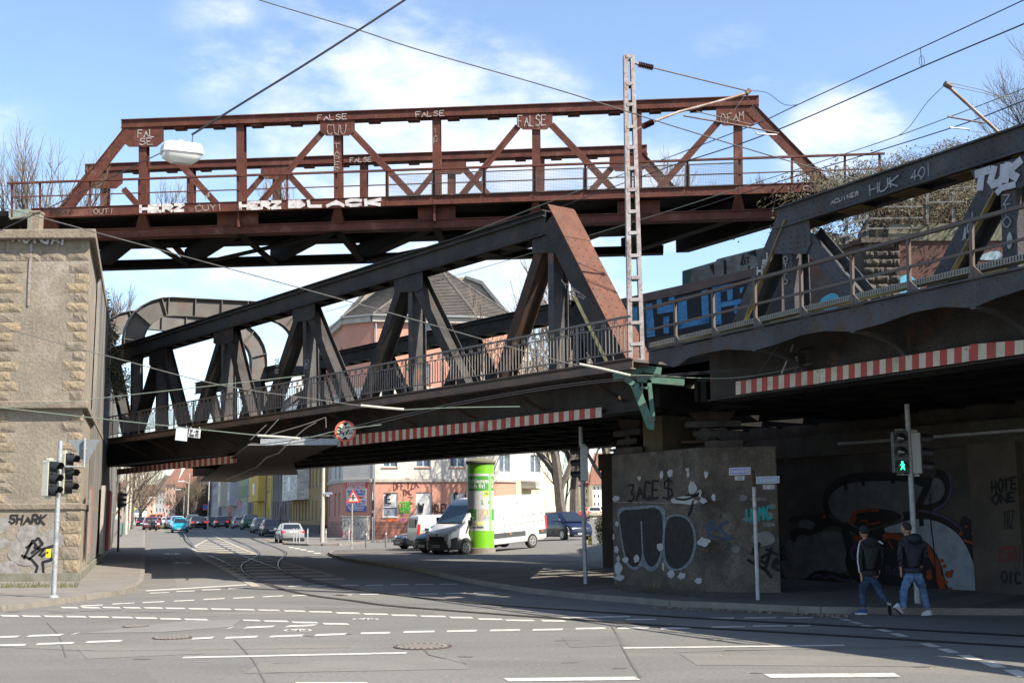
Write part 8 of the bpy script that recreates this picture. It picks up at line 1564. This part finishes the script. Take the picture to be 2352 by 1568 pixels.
nb=thing('street_name_sign',Plane(lp,(1,0))(743,1137,.1),'blue street name sign reading Bleichmärsch on the pale lamp post','street sign');Pn=Plane(lp,(1,0));nameplate(Pn,743.5,1130.5,763,1130,1135.5,'Bleichmärsch',mat('blue_enamel_bright',(.03,.11,.42),rough=.3),nb,.17,ts=.13);mb=MB();ppoly(mb,Pn,[(749,1136.5),(757,1136.5),(757,1139),(749,1139)],.01,.17);mb.build('number_plate',white,nb)
lamp_post(cl(609,117),9,.8,'grey street pole in front of the yellow house',mat('grey_pole',(.2,.2,.2),(.15,.15,.15),4,.7,0),.1)
for x,Y,h,a,lab in((431,170,5.5+.6,-.9,'street lamp with a large white head above the black saloon'),(421.5,215,6,-.9,'street lamp with twin white head in the far street'),(338,190,4.2,.5,'street lamp with a square white head above the maroon saloon'),(478,150,9,.7,'thin grey pole in front of the far houses')):lamp_post(cl(x,Y),h,a,lab,pm,.09)
lt2=cl(285,100);lt2=at(284,1223.5,.12);t=thing('traffic_light',lt2,'far traffic light with three green-cased lamps on the left pavement','traffic light');P9=Plane(lt2,(1,0));pole(lt2,P9(286,1150),.055,galv,t);head(t,P9(293,1160)+Vector((.0,-.05,0)),(1,-.3,0),3,mat('green_signal_case',(.02,.10,.07),rough=.5),w=.3,h=.26)
dp=at(271,1266,.12);t=thing('traffic_light',dp,'black silhouetted signal pole beside the wall under the left span','traffic light');P8=Plane(dp,(1,0));pole(dp,P8(275,1108),.06,blackpl,t);head(t,P8(280,1148)+Vector((.02,-.05,0)),(1,-.3,0),3,blackpl,w=.28,h=.26)
for x,Y,h,lab in((290,112,12,'pale concrete mast beside the left pavement trees'),(298,140,11,'second pale mast beside the left pavement'),(432,240,10,'thin pale mast beside the far street lamp')):b=cl(x,Y);t=thing('wire_mast',b,lab,'mast');pole(b,b+Z*h,.16,pm,t,r2=.11);mb=MB();mb.lathe(b+Z*h,[(.12,0),(.13,.04),(.02,.1)],10);mb.build('mast_cap',galv,t)
b6=at(855,1240.5,.12);P6=Plane(b6,(1,0));t=thing('signal_post',b6,'thin dark post with small boxes in front of the corner house wall','post');pole(b6,P6(855.5,1128),.04,mat('stickered_pole',()),t);mb=MB();mb.box(P6(857,1160),(.16,.14,.7));mb.box(P6(856,1181),(.14,.12,.3));mb.build('signal_box',blackpl,t,bevel=.02)
b7=cl(309,215);P7=Plane(b7,(1,0));t=thing('stop_sign_post',b7,'round yellow tram stop sign on a pole at the left','stop sign');pole(b7,P7(309,1165),.05,galv,t);mb=MB();mb.lathe(P7(309,1167.5,.08),[(.25,0),(.25,.03)],20,P7.n);mb.build('disc',mat('stop_yellow',(.70,.62,.03),rough=.4),t);lettering('H',.3,mat('stop_green',(.03,.25,.05)),P7(309,1167.5,.12),(1,0,0),Z,t)
b9=cl(387,235);P10=Plane(b9,(1,0));t=thing('warning_sign',b9,'tiny distant triangular warning sign in the middle of the street','traffic sign');pole(b9,P10(387,1166),.05,galv,t);mb=MB();mb.prism([P10(387,1157,.06),P10(391,1164.5,.06),P10(383,1164.5,.06)],-P10.n*.02);mb.build('triangle',MATS['sign_red_bright'],t);mb=MB();mb.prism([P10(387,1159.5,.062),P10(389.3,1163.7,.062),P10(384.7,1163.7,.062)],P10.n*.01);mb.build('white_field',white,t)
P11=Plane(onfac(cl(470,165)),(1,0));t=thing('shop_banner',P11(471,1172),'blue and red shop banner sticking out from the far pale blue house','banner');mb=MB();ppoly(mb,P11,[(466,1160),(477,1160),(477,1169),(466,1169)],.08,.3);mb.build('blue_panel',mat('banner_blue',()),t);mb=MB();ppoly(mb,P11,[(466,1169.2),(477,1169.2),(477,1171.5),(466,1171.5)],.08,.3);ppoly(mb,P11,[(467,1157),(476,1157),(476,1159.6),(467,1159.6)],.08,.3);mb.build('red_panel',redstripe,t)
gf=thing('garden_fence',at(262,1215),'low green railing along the left pavement, beyond the wall','fence');mb=MB();a,b=cl(281,105,.12),cl(289,145,.12)
for i in range(46):p=a.lerp(b,i/45);mb.beam(p,p+Z*1.1,.03,.03,(1,0,0))
for z in(.2,1.05):mb.beam(a+Z*z,b+Z*z,.05,.05,(1,0,0))
mb.build('green_railing',mat('green_fence',(.02,.10,.06),rough=.6),gf)
# ------------------------------------------------------------------ people
from mathutils import noise as mnoise
def skin(name,joints,edges,m,parent,sub=2,extra=None,smooth=True,root=0,mod=None,fold=0.):
 """joints: (position, radius); one continuous surface grown with the Skin modifier, then applied"""
 me=bpy.data.meshes.new(name);me.from_pydata([tuple(j[0])for j in joints],edges,[]);o=bpy.data.objects.new(name,me);C.objects.link(o)
 sk=o.modifiers.new('skin','SKIN');sk.use_smooth_shade=True;sk.branch_smoothing=.6
 for i,v in enumerate(me.skin_vertices[0].data):
  r=joints[i][1];v.radius=r if isinstance(r,tuple)else(r,r);v.use_root=i==root
 sb=o.modifiers.new('sub','SUBSURF');sb.levels=sub;sb.render_levels=sub
 dg=bpy.context.evaluated_depsgraph_get();me2=bpy.data.meshes.new_from_object(o.evaluated_get(dg));bpy.data.objects.remove(o);bpy.data.meshes.remove(me)
 if extra:
  bm=bmesh.new();bm.from_mesh(me2)
  for vs,fs in extra:q=[bm.verts.new(v)for v in vs];[bm.faces.new([q[i]for i in f])for f in fs]
  bmesh.ops.recalc_face_normals(bm,faces=bm.faces);bm.to_mesh(me2);bm.free()
 org=ORG[parent.name]
 if fold:
  ns=[v.normal.copy()for v in me2.vertices]
  for v,n_ in zip(me2.vertices,ns):c=v.co;v.co=c+n_*fold*(mnoise.noise(Vector((c.x*7,c.y*7,c.z*17)))+.7*mnoise.noise(Vector((c.x*17+9,c.y*17,c.z*34))))
 for v in me2.vertices:v.co-=org
 if mod:
  for v in me2.vertices:v.co=mod(v.co)
 me2.materials.clear();me2.materials.append(m);me2.polygons.foreach_set('use_smooth',[True]*len(me2.polygons));me2.update();r=bpy.data.objects.new(name,me2);C.objects.link(r);r.parent=parent;ORG[r.name]=org;return r
def ellipsoid(c,rx,ry,rz,fwd=(0,1,0),n=14,k=10,shape=None):
 f=Vector(fwd).normalized();s=Vector((f.y,-f.x,0)).normalized();u=s.cross(f);vs=[];fs=[]
 for i in range(k+1):
  a=math.pi*i/k
  for j in range(n):
   b=2*math.pi*j/n;x,y,z=math.sin(a)*math.cos(b),math.sin(a)*math.sin(b),math.cos(a);w=shape(x,y,z)if shape else 1;vs.append(c+s*rx*x*w+f*ry*y*w+u*rz*z)
 for i in range(k):
  for j in range(n):fs.append((i*n+j,(i+1)*n+j,(i+1)*n+(j+1)%n,i*n+(j+1)%n))
 return vs,fs
skinm=mat('skin_tone',(.36,.20,.14),(.30,.16,.11),8,.6,0);jeans1=mat('dark_blue_jeans',(.010,.024,.055),(.03,.055,.10),5,.9,.3,fine=25);jeans2=mat('light_blue_jeans',(.11,.19,.32),(.045,.09,.18),4,.9,.4,fine=20,c3=(.22,.31,.43),s3=2.5)
jack1=mat('black_glossy_jacket',(.007,.008,.008),(.018,.020,.019),16,.55,.7,fine=45,spec=.3);jack2=mat('navy_padded_jacket',(.006,.009,.020),(.005,.006,.012),5,.7,.4);hairm=mat('black_hair',(.012,.010,.009),(.02,.016,.013),30,.8,.3);beanie=mat('black_beanie',(.008,.009,.010),(.014,.015,.016),30,.95,.3)
whites=mat('white_shoe_leather',(.46,.47,.50),rough=.6);blues=mat('blue_canvas_shoe',(.03,.05,.16),rough=.8);solem=mat('dark_shoe_sole',(.02,.02,.022),rough=.8)
def zm(x,y):return(1923.6+x*.16482,1177.1+y*.16482)
def person(base_px,label,name='person'):
 b=at(*base_px);t=thing(name,b,label,'person');P=Plane(b,(1,0));return t,lambda x,y,d=0.:P(*zm(x,y))+Vector((0,d,0))
def hand(w,d,sd,out):
 d,sd=d.normalized(),sd.normalized();J=[(w,.026),(w+d*.045,(.022,.034)),(w+d*.085,(.018,.036))];E_=[(0,1),(1,2)]
 for i,(o,L)in enumerate(((-.028,.065),(-.010,.078),(.010,.074),(.027,.058))):
  k=len(J);a=w+d*.09+sd*o;J+=[(a,.0095),(a+d*L*.5+out*.012,.0088),(a+d*L*.75+out*.04,.008)];E_+=[(2,k),(k,k+1),(k+1,k+2)]
 k=len(J);a=w+d*.035-sd*.03;J+=[(a,.011),(a+d*.035-sd*.02+out*.012,.010),(a+d*.065-sd*.018+out*.02,.009)];E_+=[(1,k),(k,k+1),(k+1,k+2)]
 return J,E_
def merge(J,E_,J2,E2,at_):k=len(J);J+=J2;E_+=[(a+k,b+k)for a,b in E2];E_.append((at_,k));return k
def shoe(t,ankle,heel,toe,up,m,sole):
 d=(toe-heel).normalized();s=d.cross(up).normalized();u=s.cross(d);mb=MB();L=(toe-heel).length;rings=[]
 for f,w,h in((0,.028,.07),(.06,.036,.095),(.3,.036,.10),(.55,.043,.075),(.8,.045,.05),(.95,.034,.036),(1,.018,.022)):c=heel+d*L*f;rings.append([c-s*w+u*.015,c-s*w*.95+u*h*.6,c-s*w*.5+u*h,c+s*w*.5+u*h,c+s*w*.95+u*h*.6,c+s*w+u*.015])
 loft(mb,rings);sh=mb.build('shoe',m,t,smooth=True);mb=MB();loft(mb,[[c_+o for c_ in(heel-d*.01-s*.03,heel+d*L*.3-s*.037,heel+d*L*.65-s*.047,heel+d*L*.95-s*.032,toe+d*.012,heel+d*L*.95+s*.032,heel+d*L*.65+s*.047,heel+d*L*.3+s*.037,heel-d*.01+s*.03)]for o in(-u*.012,u*.018)]);rim_=mb.build('sole_edge',mat('white_rubber',(.42,.42,.43),rough=.7),sh)
 mb=MB();c=heel.lerp(toe,.5);mb.prism([c+(c_-c)*.9-u*.013 for c_ in(heel-s*.03,heel+d*L*.3-s*.037,heel+d*L*.65-s*.047,heel+d*L*.95-s*.032,toe+d*.005,heel+d*L*.95+s*.032,heel+d*L*.65+s*.047,heel+d*L*.3+s*.037,heel+s*.03)],-u*.004);mb.build('tread',sole,sh)
def man(base,label,j,headc,look,m_j,m_t,hoodc=None,bean=False,stripes=False,shoes=(None,None)):
 t,q=person(base,label);g_={k:q(*v)for k,v in j.items()};look=Vector(look).normalized();hc=q(*headc)
 J=[(g_['hip'],.05),(g_['waist'],.07),(g_['chest'],.09),(g_['neck'],.052),(hc-Z*.06,.05),(g_['lsh'],.045),(g_['lel'],.036),(g_['lwr'],.026),(g_['rsh'],.045),(g_['rel'],.036),(g_['rwr'],.026),(g_['lhip'],.05),(g_['lkn'],.05),(g_['lan'],.035),(g_['rhip'],.05),(g_['rkn'],.05),(g_['ran'],.035)]
 E_=[(0,1),(1,2),(2,3),(3,4),(2,5),(5,6),(6,7),(2,8),(8,9),(9,10),(0,11),(11,12),(12,13),(0,14),(14,15),(15,16)]
 for wr,el,idx in(('lwr','lel',7),('rwr','rel',10)):
  d=(g_[wr]-g_[el]);s_=Vector((0,1,0));Jh,Eh=hand(g_[wr]+d.normalized()*.03,d,s_,Vector((.35 if wr=='lwr' else-.35,.5,0))*.6);merge(J,E_,Jh,Eh,idx)
 shp=lambda x,y,z:(1-.18*max(0,-z)*(1 if y<.3 else.5))
 sd=Vector((look.y,-look.x,0));ex=[ellipsoid(hc,.078,.098,.118,look,shape=shp),ellipsoid(hc+look*.098-Z*.018,.013,.02,.026,look,8,6)]+[ellipsoid(hc+sd*s*.08-Z*.012-look*.01,.010,.020,.032,look,8,6)for s in(1,-1)]+[ellipsoid(hc+look*.09-Z*.055,.024,.008,.007,look,8,6)]
 body=skin('body',J,E_,skinm,t,2,ex)
 mb=MB()
 for s in(1,-1):mb.add(*ellipsoid(hc+look*.088+sd*s*.03+Z*.008,.011,.008,.006,look,8,6))
 mb.build('eyes',blacktag,body)
 mb=MB();mb.add(*ellipsoid(hc+Z*.022-look*.010,.089 if bean else.084,.105,.110 if bean else.104,look,shape=lambda x,y,z:(1.0 if z>-.35 else.80)if(bean or y<.35 or z>.35)else.86));hb=mb.build('beanie' if bean else 'hair',beanie if bean else hairm,t,smooth=True)
 if bean:mb=MB();mb.add(*ellipsoid(hc-Z*.015-look*.008,.093,.109,.022,look));mb.build('beanie_cuff',beanie,hb,smooth=True)
 mid=lambda a,b,f:g_[a].lerp(g_[b],f)
 Jj=[(g_['hip']+Z*.06,(.165,.105)),(g_['hip']-Z*.03,(.155,.11)),(g_['lhip']-Z*.05,.098),(mid('lhip','lkn',.55),.086),(g_['lkn'],.070),(mid('lkn','lan',.5),.067),(g_['lan']+Z*.02,.068),(g_['rhip']-Z*.05,.098),(mid('rhip','rkn',.55),.086),(g_['rkn'],.070),(mid('rkn','ran',.5),.067),(g_['ran']+Z*.02,.068)]
 skin('jeans',Jj,[(0,1),(1,2),(2,3),(3,4),(4,5),(5,6),(1,7),(7,8),(8,9),(9,10),(10,11)],m_t,t,3,fold=.016)
 Jc=[(g_['hip']+Z*.05,(.185,.125)),(g_['waist'],(.182,.125)),(g_['chest'],(.19,.125)),(g_['neck']-Z*.03,(.10,.085)),(g_['neck']+Z*.02,.07),(g_['lsh'],.078),(mid('lsh','lel',.5),.067),(g_['lel'],.060),(mid('lel','lwr',.55),.053),(g_['lwr'],.045),(g_['rsh'],.078),(mid('rsh','rel',.5),.067),(g_['rel'],.060),(mid('rel','rwr',.55),.053),(g_['rwr'],.045)]
 jk=skin('jacket',Jc,[(0,1),(1,2),(2,3),(3,4),(2,5),(5,6),(6,7),(7,8),(8,9),(2,10),(10,11),(11,12),(12,13),(13,14)],m_j,t,3,fold=.015)
 if hoodc:c=q(*hoodc);mb=MB();mb.add(*ellipsoid(c,.135,.085,.10,(0,1,-.35),16,10,lambda x,y,z:1 if z>-.2 else 1-.45*(-z-.2)));mb.build('hood',m_j if not bean else mat('black_hood',(.008,.008,.009),(.014,.014,.015),20,.95,.2),jk,smooth=True)
 else:None
 mb=MB();p=g_['hip']+Z*.025;mb.lathe(p-Z*.035,[(.165,0),(.175,.02),(.175,.07),(.168,.09)],24);
 mb.v=[(p.x+(v[0]-p.x)*1.02,p.y+(v[1]-p.y)*.72,v[2])for v in mb.v];mb.build('jacket_hem',m_j,jk,smooth=True)
 if stripes:
  for o in(-.022,0,.022):
   mb=MB();pts=[g_['lsh']+Vector((.03,-.03,.075)),g_['lsh']+Vector((-.035,-.055+o*.3,.045)),mid('lsh','lel',.5)+Vector((-.055,-.045+o,0)),g_['lel']+Vector((-.050,-.04+o,0)),mid('lel','lwr',.55)+Vector((-.043,-.038+o*.9,0)),g_['lwr']+Vector((-.036,-.030+o*.8,0))];sp=smooth_line(pts,4)
   for a,b in zip(sp,sp[1:]):mb.beam(a,b,.013,.006,Vector((-1,-.8,0)))
   mb.build('sleeve_stripe',whites,jk)
  mb=MB();mb.beam(g_['rsh']+Vector((-.03,-.06,.07)),g_['rsh']+Vector((.05,-.06,.02)),.03,.01,(0,1,0));mb.build('sleeve_stripe',whites,jk)
 for(hl,to,up,m)in shoes:shoe(t,None,q(*hl),q(*to),Vector(up),m,solem)
 return t
man(zm(350,1425),'person in a black jacket with white sleeve stripes and black beanie, walking away',dict(hip=(445,865),waist=(448,720),chest=(450,510),neck=(395,375,.02),lsh=(325,440),lel=(308,650),lwr=(318,830,-.03),rsh=(582,445),rel=(640,640,.03),rwr=(612,800,.12),lhip=(385,900),lkn=(370,1110,.10),lan=(378,1345,.06),rhip=(505,900),rkn=(590,1110,-.02),ran=(655,1250,-.22)),(372,268,.02),(-.25,1,0),jack1,jeans1,(450,410,-.07),True,True,
shoes=(((412,1408,.02),(285,1412,.16),(0,0,1),blues),((660,1258,-.26),(708,1425,-.12),(.35,.8,.4),solem)))
man(zm(1290,1450),'person with short dark hair, navy padded jacket and light blue jeans walking away',dict(hip=(1060,830),waist=(1045,700),chest=(1040,500),neck=(975,320,.02),lsh=(885,410),lel=(880,600,.02),lwr=(888,760,.03),rsh=(1185,430),rel=(1240,610,.05),rwr=(1215,740,.14),lhip=(975,880),lkn=(935,1110,.05),lan=(890,1345,-.10),rhip=(1150,880),rkn=(1205,1110,.06),ran=(1290,1365,.12)),(958,222,.02),(-.62,.8,0),jack2,jeans2,(1060,360,-.07),
shoes=(((775,1308,-.10),(905,1412,.02),(.5,.1,.8),whites),((1345,1425,.14),(1245,1440,.26),(0,0,1),whites)))
def small_person(b,h,top,legs,lab,group=None,hd=0):
 t=thing('person',b,lab,'person',group);k=h/1.75;f=Vector((math.cos(hd),math.sin(hd),0));s=Vector((-f.y,f.x,0))
 J=[(b+Z*.95*k,.10),(b+Z*1.2*k,.12),(b+Z*1.42*k,.10),(b+Z*1.52*k,.05),(b+Z*1.66*k,.09),(b+s*.2+Z*1.38*k,.05),(b+s*.25+f*.05+Z*1.05*k,.04),(b+s*.22+f*.15+Z*.85*k,.035),(b-s*.2+Z*1.38*k,.05),(b-s*.25+Z*1.05*k,.04),(b-s*.22+f*.1+Z*.85*k,.035),(b+s*.1+Z*.85*k,.08),(b+s*.1+f*.08+Z*.48*k,.06),(b+s*.1+f*.05+Z*.06*k,.045),(b-s*.1+Z*.85*k,.08),(b-s*.1-f*.06+Z*.48*k,.06),(b-s*.1-f*.15+Z*.06*k,.045)]
 skin('body',J,[(0,1),(1,2),(2,3),(3,4),(2,5),(5,6),(6,7),(2,8),(8,9),(9,10),(0,11),(11,12),(12,13),(0,14),(14,15),(15,16)],skinm,t,1)
 Jc=[(b+Z*.9*k,.15),(b+Z*1.2*k,.15),(b+Z*1.42*k,.13),(b+s*.2+Z*1.38*k,.075),(b+s*.25+f*.05+Z*1.05*k,.06),(b-s*.2+Z*1.38*k,.075),(b-s*.25+Z*1.05*k,.06)];skin('coat',Jc,[(0,1),(1,2),(2,3),(3,4),(2,5),(5,6)],top,t,1)
 Jt=[(b+Z*.9*k,.12),(b+s*.1+Z*.8*k,.09),(b+s*.1+f*.08+Z*.48*k,.075),(b+s*.1+f*.05+Z*.1*k,.06),(b-s*.1+Z*.8*k,.09),(b-s*.1-f*.06+Z*.48*k,.075),(b-s*.1-f*.15+Z*.1*k,.06)];skin('trousers',Jt,[(0,1),(1,2),(2,3),(0,4),(4,5),(5,6)],legs,t,1)
 mb=MB();mb.add(*ellipsoid(b+Z*1.70*k-f*.01,.095,.11,.09,f));mb.build('hair',hairm,t,smooth=True);return t
dk,bl_c,gry=mat('dark_coat',(.02,.02,.024),rough=.9),mat('blue_coat',(.04,.06,.16),rough=.9),mat('grey_coat',(.16,.15,.14),rough=.9)
small_person(cl(527,156,.12),1.72,gry,dk,'pedestrian in a light coat on the right-hand pavement beyond the parked cars',hd=-1.5)
G5='people standing at the stall'
for x,Y,c,l,lab in((304,222,dk,dk,'leftmost dark-clad person standing at the stall'),(308,219,dk,jeans2,'person in jeans standing second from the left at the stall'),(312,221,dk,jeans2,'third person in the group at the stall'),(316.5,218,dk,bl_c,'person in dark top and blue trousers in the group at the stall'),(320,221,bl_c,bl_c,'rightmost person in blue in the group at the stall')):small_person(cl(x,Y,.1),1.75,c,l,lab,G5,hd=x)
small_person(cl(366.5,172),1.7,dk,dk,'dark-clad person crossing behind the maroon saloon',hd=1)
